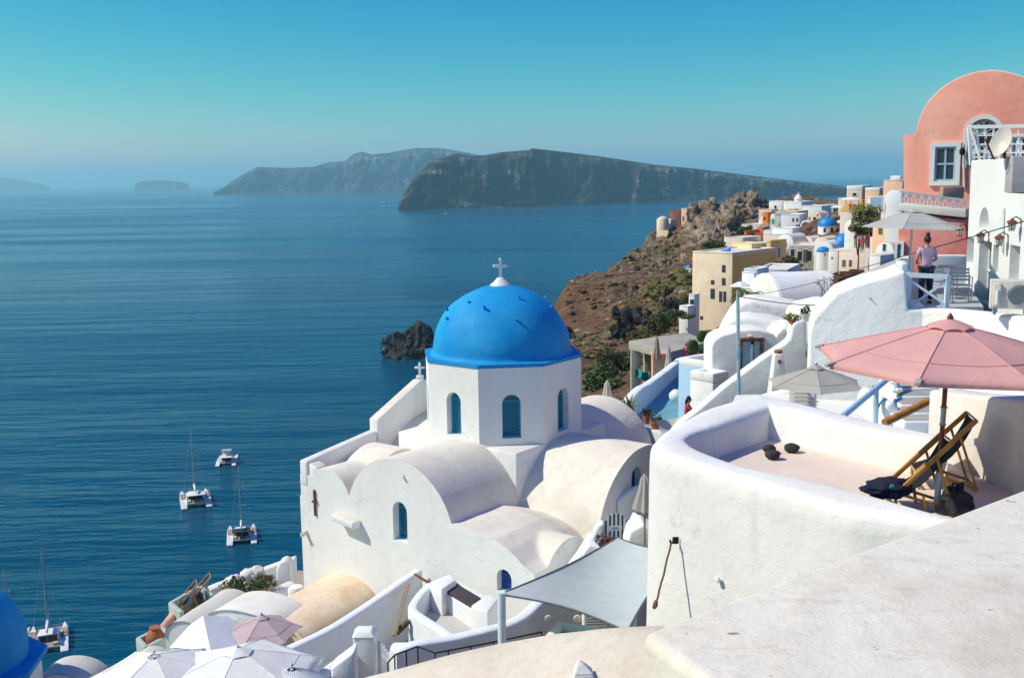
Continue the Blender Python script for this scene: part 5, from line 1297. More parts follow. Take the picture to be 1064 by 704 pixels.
# ------------------------------------------------------------------ the coral mansion and the white house with lamps
CORAL = stucco('coral limewash', (.84,.32,.23), (.84,.50,.40), .7, .9, .35, .3, .9)
CORALD = stucco('scratched coral red paint', (.76,.19,.15), (.82,.50,.44), .9, 1.1, .35, .3, .9)
HY = R(22); Hn = Vector((math.sin(-HY), math.cos(HY), 0)); Hn = Vector((.46,.89,0)).normalized(); Hu = Vector((Hn.y,-Hn.x,0))
mans = thing('coral_house', 'tall coral pink house with a rounded gable, white trimmed windows and a balcony', 'house', PY(1000,262,38.5))
Ho = PY(938,200,40)
def hp(px,py,off=0): return hit(px,py,Ho-Hn*off,Hn)
gable = [(953,133),(957,120),(964,107),(974,96),(985,87.5),(997,81),(1010,76.5),(1024,74),(1038,74),(1052,77),(1066,82),(1082,91),(1096,104),(1108,120),(1116,140)]
mb = MB(); pts = [hp(*q) for q in [(939,300),(939,141),(946,139.5),(950,139.5)]+gable+[(1120,300)]]
pts2 = crom(pts[4:-1],3); mb.extr(pts[:4]+pts2+[pts[-1]], Hn*5); mb.build('wall', CORAL, mans, bevel=.03, seg=2)
mb = MB(); edge_ = [q-Hn*.06+Vector((0,0,.02)) for q in crom([hp(x,y) for x,y in gable],3)]; c_ = hp(1030,150)
rows = [[e+Hn*.2-(e-c_).normalized()*.05, e+Hn*.2+(e-c_).normalized()*.025, e+(e-c_).normalized()*.025+Hn*5.2, e+Hn*5.2] for e in edge_]; mb.grid(rows); mb.build('roof', WHITE, mans, smooth=True)
# window
def framed(parent, pf, x0,y0,x1,y1, t, fm, bars, off=.06, barm=None, nv=1, nh=1, pane=GLASS):
    a,b,c,d = [pf(*q,0) for q in ((x0,y0),(x1,y0),(x1,y1),(x0,y1))]
    u = ((b-a)+(c-d)).normalized(); u.z = 0; u.normalize(); n = Vector((u.y,-u.x,0)); o = (a+b+c+d)/4; w_ = ((b-a)).length/2; h_ = abs(a.z-d.z)/2
    P = lambda uu,zz,dd=0: o+u*uu+Vector((0,0,zz))+n*dd
    mb = MB()
    for (u0,u1,z0,z1) in ((-w_,w_,h_-t,h_),(-w_,w_,-h_,-h_+t),(-w_,-w_+t,-h_+t,h_-t),(w_-t,w_,-h_+t,h_-t)):
        mb.obox(P((u0+u1)/2,(z0+z1)/2,off/2), u,(u1-u0)/2,n,off/2+.05,(0,0,1),(z1-z0)/2)
    fr = mb.build('window', fm, parent)
    mb = MB(); mb.obox(P(0,0,.004),u,w_-t,n,.004,(0,0,1),h_-t); mb.build('pane', pane, fr)
    mb = MB(); bw=.035; iw,ih = w_-t,h_-t
    for k in range(nv+2): x = -iw+2*iw*k/(nv+1); mb.obox(P(max(-iw+bw,min(iw-bw,x)),0,.025),u,bw,n,.018,(0,0,1),ih)
    for k in range(nh+2): zz=-ih+2*ih*k/(nh+1); mb.obox(P(0,max(-ih+bw,min(ih-bw,zz)),.026),u,iw,n,.016,(0,0,1),bw)
    mb.build('frame', bars, fr); return fr
framed(mans, hp, 966.5,148,998,192.5, .16, FR_W, plain('grey blue frames',(.38,.50,.58),.5,0,.1), nv=1, nh=1)
# arched window with white surround
cc = hp(1022,139); s_ = 40/1100
ru = lambda px,py: ((hp(px,py)-cc).dot(Hu), (hp(px,py)-cc).z)
ro = (hp(1043,150)-hp(1001,150)).length/2; ri = ro*.78
def archring(r0,r1,z0,off,th,mat,name,parent):
    mb=MB(); n=18; a=[(-r1,z0)]+[(-r1*math.cos(math.pi*k/n), r1*math.sin(math.pi*k/n)) for k in range(n+1)]+[(r1,z0)]
    b=[(-r0,z0)]+[(-r0*math.cos(math.pi*k/n), r0*math.sin(math.pi*k/n)) for k in range(n+1)]+[(r0,z0)]
    rows=[]
    for p,q in zip(a,b):
        A_=cc+Hu*p[0]+Vector((0,0,p[1]));B_=cc+Hu*q[0]+Vector((0,0,q[1])); rows.append([A_+Hn*.05,A_-Hn*(off),B_-Hn*(off),B_+Hn*.05])
    mb.grid(rows); return mb.build(name,mat,parent,smooth=True)
fr = archring(ri,ro,-1.2,.07,0,FR_W,'window',mans)
mb=MB(); mb.extr([cc+Hu*x+Vector((0,0,zz))-Hn*.01 for x,zz in [(-ri,-1.2),(ri,-1.2)]+[(ri*math.cos(math.pi*k/14),ri*math.sin(math.pi*k/14)) for k in range(15)]], Hn*.03); mb.build('pane', plain('cream shutter',(.42,.33,.24),.7,0,.1), fr)
mb=MB(); mb.extr([cc+Hu*(x+.10)+Vector((0,0,zz-.02))-Hn*.02 for x,zz in [(-ri*.62,-1.2),(ri*.8,-1.2)]+[(ri*.8*math.cos(math.pi*k/14),ri*.8*math.sin(math.pi*k/14)) for k in range(12)]], Hn*.01); mb.build('dark_pane', DARK, fr)
mb=MB()
for k in range(7): mb.bar(cc+Vector((0,0,0))-Hn*.03, cc-Hn*.03+Hu*(ri*.8*math.cos(math.pi*k/6))+Vector((0,0,ri*.8*math.sin(math.pi*k/6))), .02,.015)
mb.bar(cc-Hu*ri-Hn*.03, cc+Hu*ri-Hn*.03, .05,.03); mb.build('fan_bars', FR_W, fr)
framed(mans, hp, 1050,141,1072,166, .05, FR_W, FR_W, nv=3, nh=2)
framed(mans, hp, 1006,150,1040,170, .03, FR_W, FR_W, off=.04, nv=5, nh=2, pane=DARK)
# balcony: lower storey stands forward
def hp2(px,py,off=0): return hit(px,py,Ho-Hn*(1.3+off),Hn)
mb=MB(); mb.extr([hp2(*q) for q in [(931,330),(934,224),(938,219.5),(1003,229),(1012,330)]], Hn*1.28); mb.build('lower_wall', CORALD, mans, bevel=.03)
mb=MB(); mb.extr([hp2(*q,.12) for q in [(932.5,219),(935,211),(1004,217.5),(1004,226.5)]], Hn*1.4); mb.build('balcony_slab', stucco('ivory plaster',(.78,.72,.64),(.6,.52,.42),.4), mans, bevel=.03)
rl = thing('x', '', '', (0,0,0)) if False else None
RAILB = plain('grey blue railing',(.36,.50,.60),.55,0,.15)
mb=MB(); A_,B_ = hp2(937.5,199.5,.05),hp2(1003,207.5,.05); C_,D_ = hp2(937.5,213,.05),hp2(1003,220,.05)
mb.bar(A_,B_,.05,.06); mb.bar(A_.lerp(C_,.16),B_.lerp(D_,.16),.03,.03); mb.bar(C_,D_,.05,.05)
rail=mb.build('balcony_railing', RAILB, mans)
for k in range(9):
    s=k/8; mb=MB(); mb.bar(A_.lerp(B_,s),C_.lerp(D_,s),.06,.06); mb.build('baluster', RAILB, rail)
for k in range(8):
    mb=MB(); a,b=k/8,(k+1)/8; a_,b_=a+.018,b-.018; mb.bar(A_.lerp(B_,a_).lerp(C_.lerp(D_,a_),.16),C_.lerp(D_,b_),.04,.03); mb.bar(C_.lerp(D_,a_),A_.lerp(B_,b_).lerp(C_.lerp(D_,b_),.16)+Hn*.035,.04,.03); mb.build('cross_brace', RAILB, rail)
mb=MB(); o_=hp2(934.5,268,.0); framed(mans, hp2, 929.5,251,939,288, .09, FR_W, FR_T, nv=1, nh=3, pane=DARK)
mb=MB(); a=hp(977,194,.9); mb.box(a.x-.02,a.x+.75,a.y-.3,a.y,a.z-.42,a.z); mb.build('folded_awning', plain('brown cloth',(.40,.27,.22),.9,0,.2), mans, bevel=.03)
for px,py in ((1000.5,154.5),):
    q=hp(px,py); mb=MB(); mb.tube([q,q-Hn*.2],.03,6); mb.blob(q-Hn*.24+Vector((0,0,-.1)),.10,.10,.15,2,.1); mb.build('lamp', BLACKM, mans)
mb=MB(); p=[hp(1001,150,.05),hp(1002,196,.05)]; mb.tube(p,.05,6); mb.build('downpipe', CREAM, mans, smooth=True)

# --- white house with lamps along the terrace
Gd = Vector((-.158,-.987,0)).normalized(); Gn = Vector((-Gd.y,Gd.x,0)); Gn = Gn if Gn.x < 0 else -Gn     # outward, towards the sea
Go = PY(1003,300,31); Go.z = 0
def gp(px,py,off=0): return hit(px,py,Go+Gn*off,Gn)
GW = stucco('lamp house plaster',(.80,.80,.79),(.66,.62,.57),.3)
lamph = thing('lamp_house', 'white house wall with blue shaded niches and lamps beside the railed terrace', 'house', Go-Vector((0,0,5)))
zb = -5.4
mb = MB()
def uz(px,py): p=gp(px,py); return ((p-Go).dot(Gd), p.z)
u_end = uz(1085,250)[0]; ztop = gp(1004,168).z; zt2 = uz(1060,201)[1]; uc = uz(1046.5,200)[0]
outline = [(0,zb),(u_end,zb),(u_end,zt2),(uc,zt2),(uc,ztop+.02),(0,ztop)]
def rect_px(x0,y0,x1,y1):
    a=uz(x0,y0); b=uz(x1,y1); return [(a[0],b[1]),(b[0],b[1]),(b[0],a[1]),(a[0],a[1])]
def arch_px(x0,y0,x1,y1):
    a=uz(x0,y0); b=uz(x1,y1); w_=b[0]-a[0]; zt=(a[1]+uz(x1,y0)[1])/2; return arch2((a[0]+b[0])/2,w_,b[1],zt)
holes = [arch_px(1018.5,215,1027,238), rect_px(1018,249,1027.2,317), rect_px(1005.5,246,1011,274), rect_px(1032.5,254,1036.5,284), rect_px(1050,254,1058,296)]

us_ = sorted({0,uc,u_end} | {q[0] for h_ in holes for q in (h_[0],h_[1])}); bx = [(min(q[0] for q in h_),max(q[0] for q in h_),min(q[1] for q in h_),max(q[1] for q in h_)) for h_ in holes]
PW = lambda u,z,d=0: Go+Gd*u-Gn*d+Vector((0,0,z))
for ua,ub in zip(us_,us_[1:]):
    zt_ = ztop if (ua+ub)/2 < uc else zt2; zs_ = sorted({zb,zt_} | {z_ for b_ in bx if b_[0]-1e-6 <= (ua+ub)/2 <= b_[1]+1e-6 for z_ in b_[2:]})
    for za,zc in zip(zs_,zs_[1:]):
        if any(b_[0] < (ua+ub)/2 < b_[1] and b_[2] < (za+zc)/2 < b_[3] for b_ in bx): continue
        mb.add([PW(ua,za),PW(ub,za),PW(ub,zc),PW(ua,zc)],[(0,1,2,3)])
for b_ in bx:
    for (p_,q_) in (((b_[0],b_[2]),(b_[1],b_[2])),((b_[1],b_[2]),(b_[1],b_[3])),((b_[1],b_[3]),(b_[0],b_[3])),((b_[0],b_[3]),(b_[0],b_[2]))):
        mb.add([PW(*p_),PW(*q_),PW(*q_,.32),PW(*p_,.32)],[(0,1,2,3)])
b_ = bx[0]; r_ = (b_[1]-b_[0])/2; cu = (b_[0]+b_[1])/2
for sg in (-1,1):
    fan = [PW(cu+sg*r_,b_[3],-.0)]+[PW(cu+sg*r_*math.cos(a_),b_[3]-r_+r_*math.sin(a_),-.0) for a_ in [math.pi/2*k/8 for k in range(9)]]
    mb.extr(fan, -Gn*.30)
mb.build('wall', GW, lamph)
for hl,nm,mt in zip(holes,('niche','door','window','window','door'),(GW,plain('shaded blue grey door',(.20,.29,.38),.6,0,.15),plain('blue shutter',(.20,.31,.42),.6,0,.15),plain('blue shutter',(.20,.31,.42),.6,0,.15),plain('grey door',(.22,.29,.35),.6,0,.15))):  # recess shade put into the dark door and shutter colours
    m2=MB(); m2.add([Go+Gd*q[0]+Vector((0,0,q[1]))-Gn*.31 for q in hl],[tuple(range(len(hl)))])
    o=m2.build(nm, mt, lamph)
    if nm in ('door','window'):
        us=[q[0] for q in hl]; zs=[q[1] for q in hl]; m3=MB(); t_=.06
        P=lambda a,z: Go+Gd*a+Vector((0,0,z))-Gn*.28
        for a,b in (((min(us),min(zs)),(min(us),max(zs))),((max(us),min(zs)),(max(us),max(zs))),((min(us),max(zs)),(max(us),max(zs))),((min(us),(min(zs)+max(zs))/2),(max(us),(min(zs)+max(zs))/2))): m3.bar(P(*a),P(*b),t_,.04)
        m3.build('frame', FR_W, o)
# body behind the wall face
def G(u,d,z): return Go+Gd*u-Gn*d+Vector((0,0,z))
mb=MB(); mb.prism([G(0,.78,0).xy,G(uc,.78,0).xy,G(uc,7,0).xy,G(0,7,0).xy], zb, ztop-.02); mb.prism([G(0,0.0,0).xy,G(0,.8,0).xy,G(-.02,.8,0).xy,G(-.02,0,0).xy],zb,ztop); mb.build('body', GW, lamph)
mb=MB(); mb.prism([G(0.0,0.0,0).xy,G(uc,0.0,0).xy,G(uc,.9,0).xy,G(0.0,.9,0).xy], ztop-.02, ztop+.03); mb.build('parapet_cap', GW, lamph, bevel=.02)
mb=MB(); mb.prism([G(uc+.003,.78,0).xy,G(u_end,.78,0).xy,G(u_end,5,0).xy,G(uc+.003,5,0).xy], zb, zt2-.02); mb.build('front_body', GW, lamph)
mb=MB(); mb.prism([G(uc-.25,-.004,0).xy,G(uc+.35,-.004,0).xy,G(uc+.35,2,0).xy,G(uc-.25,2,0).xy], zt2+.003, ztop+.08); mb.build('grey_post', stucco('grey cement',(.42,.40,.40),(.3,.28,.27),.4), lamph, bevel=.02)
for i,(px,py) in enumerate(((1005.5,237),(1028,243.5),(1048,246),(1061.5,230))):
    q=gp(px,py); t=thing('wall_lamp', ['wall lamp farthest along the white wall near the coral house','wall lamp over the tall shaded blue grey door','wall lamp above the second grey door','wall lamp highest up where the black cable ends'][i], 'lamp', q)
    mb=MB(); mb.tube([q+Vector((0,0,-.12)),q+Gn*.02+Vector((0,0,.05)),q+Gn*.14+Vector((0,0,.12)),q+Gn*.22+Vector((0,0,.06))],.016,6); mb.build('arm', BLACKM, t)
    c=q+Gn*.22; mb=MB(); mb.lathe(c,[(.055,-.22),(.085,-.16),(.095,-.05),(.05,.0)],10); mb.build('glass', plain('lamp glass',(.50,.44,.34),.15,0,.2), t, smooth=True)
    mb=MB(); mb.lathe(c,[(.13,-.03),(.12,.0),(.04,.05),(.02,.08)],12); mb.build('hood', RUST, t, smooth=True)
    mb=MB(); 
    for k in range(6):
        a=k*math.pi/3; mb.bar(c+Vector((.10*math.cos(a),.10*math.sin(a),-.03)),c+Vector((.06*math.cos(a),.06*math.sin(a),-.24)),.012)
    mb.build('cage', BLACKM, t)
mb=MB(); mb.tube([gp(1042.5,216,.05),gp(1041,262,.05)],.035,6); tag(mb.build('pipe', FR_W, smooth=True), 'thin white pipe running down the white lamp wall', 'pipe')
# lattice fence on its roof and the dish
t = thing('lattice_fence', 'white timber lattice fence with a slanting brace on the white roof', 'fence', gp(1010,168))
fa, fb = PY(1006.5,132,31.4), PY(1085,130.5,30.6); da, db = PY(1009,168,31.4), PY(1085,168,30.6); Gn_ = Gn; Gn = Vector((0,-1,0))
mb=MB(); mb.bar(fa,fb,.09,.10); mb.build('top_rail', FR_W, t)
nlat = 9
for k in range(nlat+1):
    s=k/nlat; mb=MB(); a=fa.lerp(fb,s); b=da.lerp(db,s); mb.bar(a,b,.05,.05,Gn); mb.build('upright', FR_W, t)
for k in range(1,4):
    s=k/4; mb=MB(); mb.bar(fa.lerp(da,s)+Gn*.03,fb.lerp(db,s)+Gn*.03,.05,.035); mb.build('rail', FR_W, t)
mb=MB(); mb.bar(fa+Gn*.07,PY(1019,169,31.2)+Gn*.02,.09,.07); mb.build('brace', FR_W, t)
mb=MB(); mb.bar(fa+Gn*.02,da+Gn*.02-Vector((0,0,.1)),.09,.09,Gn); mb.build('post', FR_W, t)
Gn = Gn_
q = gp(1043,169,-.15)+Vector((0,0,0)); c = gp(1039.5,147,.2); ax = Vector((-.78,-.42,.36)).normalized()
t = thing('satellite_dish', 'white satellite dish on a dark pole in front of the lattice fence', 'satellite dish', q)
mb=MB(); u=ax.cross(Vector((0,0,1))).normalized(); v=u.cross(ax); rows=[]
for k in range(8):
    r_=.40*k/7; rows.append([c-ax*(.16-.16*(k/7)**2)*-1*-1 + (u*math.cos(2*math.pi*j/28)*.78+v*math.sin(2*math.pi*j/28))*r_ for j in range(29)])
mb.grid(rows); mb.grid([[p-ax*.012 for p in r_] for r_ in rows][::-1]); mb.build('dish', plain('dish paint',(.62,.58,.52),.5,0,.1), t, smooth='all')
mb=MB(); mb.tube([q-Vector((0,0,.1)), Vector((q.x,q.y,c.z-.05))],.045,8); mb.build('pole', BLACKM, t)
mb=MB(); mb.obox(Vector((q.x,q.y,c.z+.0)),(1,0,0),.09,(0,1,0),.12,(0,0,1),.10); mb.build('bracket', BLACKM, t)
mb=MB(); tip=c+ax*.52-v*.18; mb.tube([c-v*.5,tip],.016,6); mb.tube([c-v*.48+u*.05,tip-Vector((0,0,.05))],.012,5); mb.blob(tip,.05,.05,.05,1,0); mb.build('feed_arm', RUST, t)
# --- railed terrace
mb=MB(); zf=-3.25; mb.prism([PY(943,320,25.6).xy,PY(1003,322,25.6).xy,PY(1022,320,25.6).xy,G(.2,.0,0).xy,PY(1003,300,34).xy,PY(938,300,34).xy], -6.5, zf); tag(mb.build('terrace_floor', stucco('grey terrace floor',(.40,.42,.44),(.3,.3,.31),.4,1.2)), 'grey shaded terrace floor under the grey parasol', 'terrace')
cutout('wall','low bluish back wall of the terrace below the coral red wall','wall',[(960,300),(960,265),(1006,265),(1006,300)],33.6,.3,COOLW,.05)
wallrun('parapet', 'white terrace edge wall carrying the air conditioner', 'wall', [PY(958,320.5,24.6),PY(990,320.8,24.0),PY(1030,324,23),PY(1064,327.5,21.8),PY(1110,331,20.6)], .45, -6, WHITE, 4)
t = thing('railing', 'white blue timber railing with an X brace at the terrace corner', 'railing', PY(942,325,25.2))
RW = plain('pale blue white paint',(.62,.72,.78),.6,0,.08)
def rp(px,py,Y): return PY(px,py,Y)
panels = [(rp(942.5,285.5,25.0),rp(943.5,325,25.0),rp(985,287.5,24.7),rp(983,321,24.7))]
for a,b,c_,d in panels:
    mb=MB(); mb.bar(a,c_,.11,.10); mb.build('top_rail',RW,t); mb=MB(); mb.bar(b+Vector((0,0,.06)),d+Vector((0,0,.06)),.09,.08); mb.build('bottom_rail',RW,t)
    for p,q in ((a,b),(c_,d)):
        mb=MB(); mb.bar(p+Vector((0,0,.02)),q,.10,.10,(0,1,0)); mb.build('post',RW,t)
    mb=MB(); mb.bar(a-Vector((0,0,.08)),d+Vector((0,0,.1)),.075,.05); mb.bar(b+Vector((0,.045,.1)),c_+Vector((0,.045,-.08)),.075,.05); mb.build('cross_brace',RW,t)
wallrun('parapet','curved white parapet sweeping up behind the railing to the coral house','wall',[PY(941,284,25.0),PY(938,279,26.2),PY(937,272,28),PY(938,268,30.5),PY(944,266,33)],.3,-6,WHITE,5)
mb=MB(); mb.bar(rp(939,274,25.2),rp(943,322,25.2),.16,.14,(0,1,0)); tag(mb.build('post', RW, bevel=.02),'stout pale blue corner post beside the X braced railing','post')
# grey parasol
ap=PY(949,218.5,28.8); parasol('parasol','big light grey parasol over the railed terrace','parasol',ap,1.38,.46,zf,cloth('light grey canvas',(.50,.49,.47),1,.12),plain('pale pole',(.55,.62,.66),.5,0,.1),6,(.03,0),R(0),.0,True,None,.05,.03,None)
# metal table and chairs
def metal_chair(label):
    t=thing('terrace_chair',label,'chair',(0,0,0),'metal chairs on the railed terrace')
    for s in (-1,1):
        mb=MB(); mb.tube([(-.2,s*.22,0),(-.2,s*.22,.66),(.18,s*.22,.66),(.22,s*.22,0)],.014,6); mb.build('frame',METAL,t)
        mb=MB(); mb.tube([(.2,s*.2,.42),(.27,s*.2,.85)],.013,6); mb.build('back_post',METAL,t)
    mb=MB(); mb.obox((0,0,.44),(1,0,0),.21,(0,1,0),.21,(0,0,1),.012); mb.build('seat',METAL,t,bevel=.005)
    for k in range(4):
        mb=MB(); mb.obox((.225+.012*k,0,.55+.085*k),(0,1,0),.2,(1,0,.2),.006,(0,0,1),.028); mb.build('back_slat',METAL,t)
    return t
ch=metal_chair('metal slat chair facing the viewer beside the doors'); place(ch,PY(998,316,26.6).xy.to_3d()+Vector((0,0,zf)),R(75))
c2=copy_tree(ch); place(c2,PY(981,312,27.4).xy.to_3d()+Vector((0,0,zf)),R(200),1,'metal slat chair behind the railing next to the woman')
q=Vector((*PY(987,310,28.6).xy,zf)); t=thing('table','small round metal table between the terrace chairs','table',q)
mb=MB(); mb.lathe(q,[(.36,.72),(.37,.735),(.35,.75)],20); mb.build('tabletop',METAL,t); mb=MB(); mb.lathe(q,[(.22,0),(.2,.03),(.03,.05),(.025,.72)],14); mb.build('stem',METAL,t)
# air conditioner
q=PY(1049,326,22.0); t=thing('air_conditioner','cream outdoor air conditioner box on the white terrace edge','air conditioner',q)
e1=Vector((.93,-.36,0)).normalized(); e2=Vector((.36,.93,0)).normalized(); ACM=plain('aged cream metal',(.70,.64,.55),.5,0,.12,5,0)
mb=MB(); mb.obox(q+Vector((0,0,.42)),e1,.40,e2,.16,(0,0,1),.30); mb.build('casing',ACM,t,bevel=.02)
c=q+Vector((0,0,.42))-e2*.165
mb=MB(); ring=[c+e1*(.14+.2*math.cos(a))+Vector((0,0,.2*math.sin(a)))-e2*.02 for a in [2*math.pi*k/24 for k in range(25)]]; mb.tube(ring,.014,6)
for k in range(-4,5): mb.bar(c+e1*(.14-.19*math.cos(math.asin(k/5)))+Vector((0,0,.04*k))-e2*.02,c+e1*(.14+.19*math.cos(math.asin(k/5)))+Vector((0,0,.04*k))-e2*.02,.012)
mb.build('fan_grille',METAL,t)
mb=MB(); mb.obox(c+e1*-.27-e2*.02,e1,.07,e2,.03,(0,0,1),.24); mb.build('cover',ACM,t,bevel=.01)
mb=MB(); mb.tube([c+e1*-.27-e2*.06+Vector((0,0,.1)),c+e1*-.27-e2*.06+Vector((0,0,-.2))],.03,8); mb.build('pipe',FR_W,t)
for s in (-.3,.3):
    mb=MB(); mb.obox(q+e1*s+Vector((0,0,.06)),e1,.03,e2,.2,(0,0,1),.06); mb.build('foot',METAL,t)

# ------------------------------------------------------------------ people
SKIN = plain('skin',(.46,.25,.16),.6,0,.08,8,0); HAIR = plain('black hair',(.012,.010,.010),.5,0,.3,40,.3)
def skin(name, verts, edges, radii, mat, parent, sub=2, root=0):
    me=bpy.data.meshes.new(name); off=WLOC[root_of(parent).name] if parent else Vector()
    me.from_pydata([Vector(v)-off for v in verts],edges,[]); o=bpy.data.objects.new(name,me); COL.objects.link(o)
    m=o.modifiers.new('skin','SKIN'); m.use_smooth_shade=True
    for i,r_ in enumerate(radii):
        sv=me.skin_vertices[0].data[i]; sv.radius=(r_,r_) if not isinstance(r_,tuple) else r_; sv.use_root=(i==root)
    o.modifiers.new('sub','SUBSURF').levels=sub; o.modifiers['sub'].render_levels=sub
    dg=bpy.context.evaluated_depsgraph_get(); ev=o.evaluated_get(dg); nm=bpy.data.meshes.new_from_object(ev)
    nm.name=name; o.modifiers.clear(); o.data=nm; nm.materials.clear(); nm.materials.append(mat)
    nm.polygons.foreach_set('use_smooth',[True]*len(nm.polygons))
    if parent: o.parent=parent
    WLOC[o.name]=off; return o
def person(name, label, group, J, shirt, trousers, hairm, bun=True, fwd=Vector((0,1,0)), loc=(0,0,0), short=True, shoes=True, skinm=None):
    """J: joint dictionary in metres around the thing's origin"""
    SK=skinm or SKIN; L_=Vector(loc); t=thing(name,label,'person',loc,group)
    g=lambda k: Vector(J[k])+L_
    ch=['pelvis','waist','chest','neck0','neck','head']; V=[g(k) for k in ch]; Rr=[.115,.105,.115,.07,.05,.05]; E=[(i,i+1) for i in range(5)]
    for s in 'LR':
        b=len(V); V+=[g('sh'+s),g('el'+s),g('wr'+s),g('ha'+s)]; Rr+=[.055,.040,.028,.034]; E+=[(2,b),(b,b+1),(b+1,b+2),(b+2,b+3)]
        b=len(V); V+=[g('hip'+s),g('kn'+s),g('an'+s),g('toe'+s)]; Rr+=[.085,.055,.038,.034]; E+=[(0,b),(b,b+1),(b+1,b+2),(b+2,b+3)]
        # five fingers curling from the palm
        d=(g('ha'+s)-g('wr'+s)).normalized(); sd=d.cross(Vector((0,0,1))); sd=(sd if sd.length>.1 else Vector((1,0,0))).normalized(); dn=sd.cross(d)
        for f in range(5):
            b2=len(V); o_=g('ha'+s)+sd*(.028-.014*f) if f<4 else g('wr'+s)+sd*.03+d*.02
            dd=d if f<4 else (d+sd*.8).normalized(); l=(.05,.058,.055,.045,.04)[f]
            V+=[o_+dd*l*.55, o_+dd*l+dn*.012*(-1)]; Rr+=[.009,.008]; E+=[(b-1 if False else [i for i,v in enumerate(V) if (v-g('ha'+s)).length<1e-6][0],b2),(b2,b2+1)]
    body=skin('body',V,E,Rr,SK,t,1)
    h=g('head')
    mb=MB(); mb.blob(h+Vector((0,0,.06)),.078,.095,.115,3,.02); f=Vector(fwd).normalized(); sdv=Vector((f.y,-f.x,0))
    hb=h+Vector((0,0,.05)); mb.blob(hb+f*.092+Vector((0,0,0)),.014,.022,.022,1,0); 
    for s in (-1,1): mb.blob(hb+sdv*.078*s,.014,.022,.03,1,0)
    n0=len(body.data.vertices); mb.build('head',SK,t,smooth='all')
    mb=MB()
    for s in (-1,1): mb.blob(hb+f*.083+sdv*.03*s+Vector((0,0,.02)),.012,.01,.009,1,0)
    mb.blob(hb+f*.082-Vector((0,0,.042)),.024,.01,.008,1,0); mb.build('face',WOODD,t,smooth='all')
    mb=MB(); mb.blob(hb-f*.018+Vector((0,0,.035)),.087,.098,.108,3,.05)
    if bun: mb.blob(hb-f*.035+Vector((0,0,.165)),.055,.055,.05,2,.12,2,3)
    else: mb.blob(hb-f*.09-Vector((0,0,.10)),.06,.045,.15,2,.12)
    mb.build('hair',hairm,t,smooth='all')
    V=[g('pelvis')-Vector((0,0,.03)),g('waist'),g('chest'),g('neck0')-Vector((0,0,.015))]; E=[(0,1),(1,2),(2,3)]; Rr=[.160,.134,.138,.085]
    for s in 'LR': b=len(V); V+=[g('sh'+s),g('sh'+s).lerp(g('el'+s),.62 if short else .97)]; E+=[(2,b),(b,b+1)]; Rr+=[.076,.066]
    skin('shirt',V,E,Rr,shirt,t,2)
    V=[g('pelvis')+Vector((0,0,.02))]; E=[]; Rr=[.135]
    for s in 'LR': b=len(V); V+=[g('hip'+s),g('kn'+s),g('an'+s)+(g('kn'+s)-g('an'+s))*.06]; E+=[(0,b),(b,b+1),(b+1,b+2)]; Rr+=[.112,.078,.062]
    skin('trousers',V,E,Rr,trousers,t,2)
    if shoes:
        for s in 'LR':
            mb=MB(); a=g('an'+s); b=g('toe'+s); mb.blob((a+b)/2-Vector((0,0,.02)),.045,.045+abs(b.y-a.y)*.6,.04,2,.05); mb.build('shoe',BLACKM,t,smooth='all')
    return t
STAND=dict(pelvis=(0,0,.92),waist=(0,0,1.07),chest=(0,.01,1.27),neck0=(0,0,1.40),neck=(0,.01,1.46),head=(0,.02,1.52),
  shL=(-.17,0,1.36),elL=(-.25,.02,1.10),wrL=(-.17,.20,1.00),haL=(-.12,.27,1.0),shR=(.17,0,1.36),elR=(.26,.03,1.10),wrR=(.18,.22,1.04),haR=(.12,.28,1.05),
  hipL=(-.09,0,.86),knL=(-.10,.02,.48),anL=(-.12,-.02,.07),toeL=(-.13,.12,.03),hipR=(.09,0,.86),knR=(.10,.02,.48),anR=(.12,-.02,.07),toeR=(.14,.12,.03))
LILAC=plain('lilac cotton',(.52,.36,.46),.9,0,.12,10,.2); NAVY=plain('navy denim',(.018,.022,.05),.9,0,.3,12,.2)
q=PY(961,317,26.4); person('person','woman in a lilac top and navy trousers with a hair bun, seen from behind',None,STAND,LILAC,NAVY,HAIR,True,(0,1,0),(q.x,q.y,zf))
SEAT=dict(pelvis=(0,0,.12),waist=(-.03,.0,.27),chest=(-.05,.0,.47),neck0=(-.03,0,.60),neck=(-.01,0,.66),head=(.02,0,.72),
  shL=(-.02,.17,.55),elL=(.16,.20,.36),wrL=(.36,.12,.46),haL=(.43,.09,.50),shR=(-.02,-.17,.55),elR=(.15,-.22,.34),wrR=(.36,-.10,.44),haR=(.43,-.07,.48),
  hipL=(.05,.1,.12),knL=(.50,.12,.40),anL=(.85,.11,.12),toeL=(.97,.11,.08),hipR=(.05,-.1,.12),knR=(.52,-.1,.36),anR=(.88,-.1,.10),toeR=(1.0,-.1,.06))
q=PY(717,414,36.8); w_=person('person','black haired woman in a red top lounging with a phone behind the cream awning',None,SEAT,plain('red cotton',(.45,.02,.03),.9,0,.2,10,.2),plain('striped grey cotton',(.45,.42,.38),.9,0,.5,22,.2),HAIR,False,(1,0,0),(q.x-.05,q.y,q.z-.80),shoes=False)
mb=MB(); mb.obox((q.x+.43,q.y-.0,q.z-.26),(.25,0,1),.085,(0,1,0),.04,(1,0,-.25),.006); tag(mb.build('phone',BLACKM,bevel=.004),'black phone held up by the lounging woman','phone')
mb=MB(); mb.box(q.x-.5,q.x+1.4,q.y-.4,q.y+.5,q.z-1.1,q.z-.80); tag(mb.build('daybed',WHITE,bevel=.06),'white plastered daybed under the lounging woman','bench')
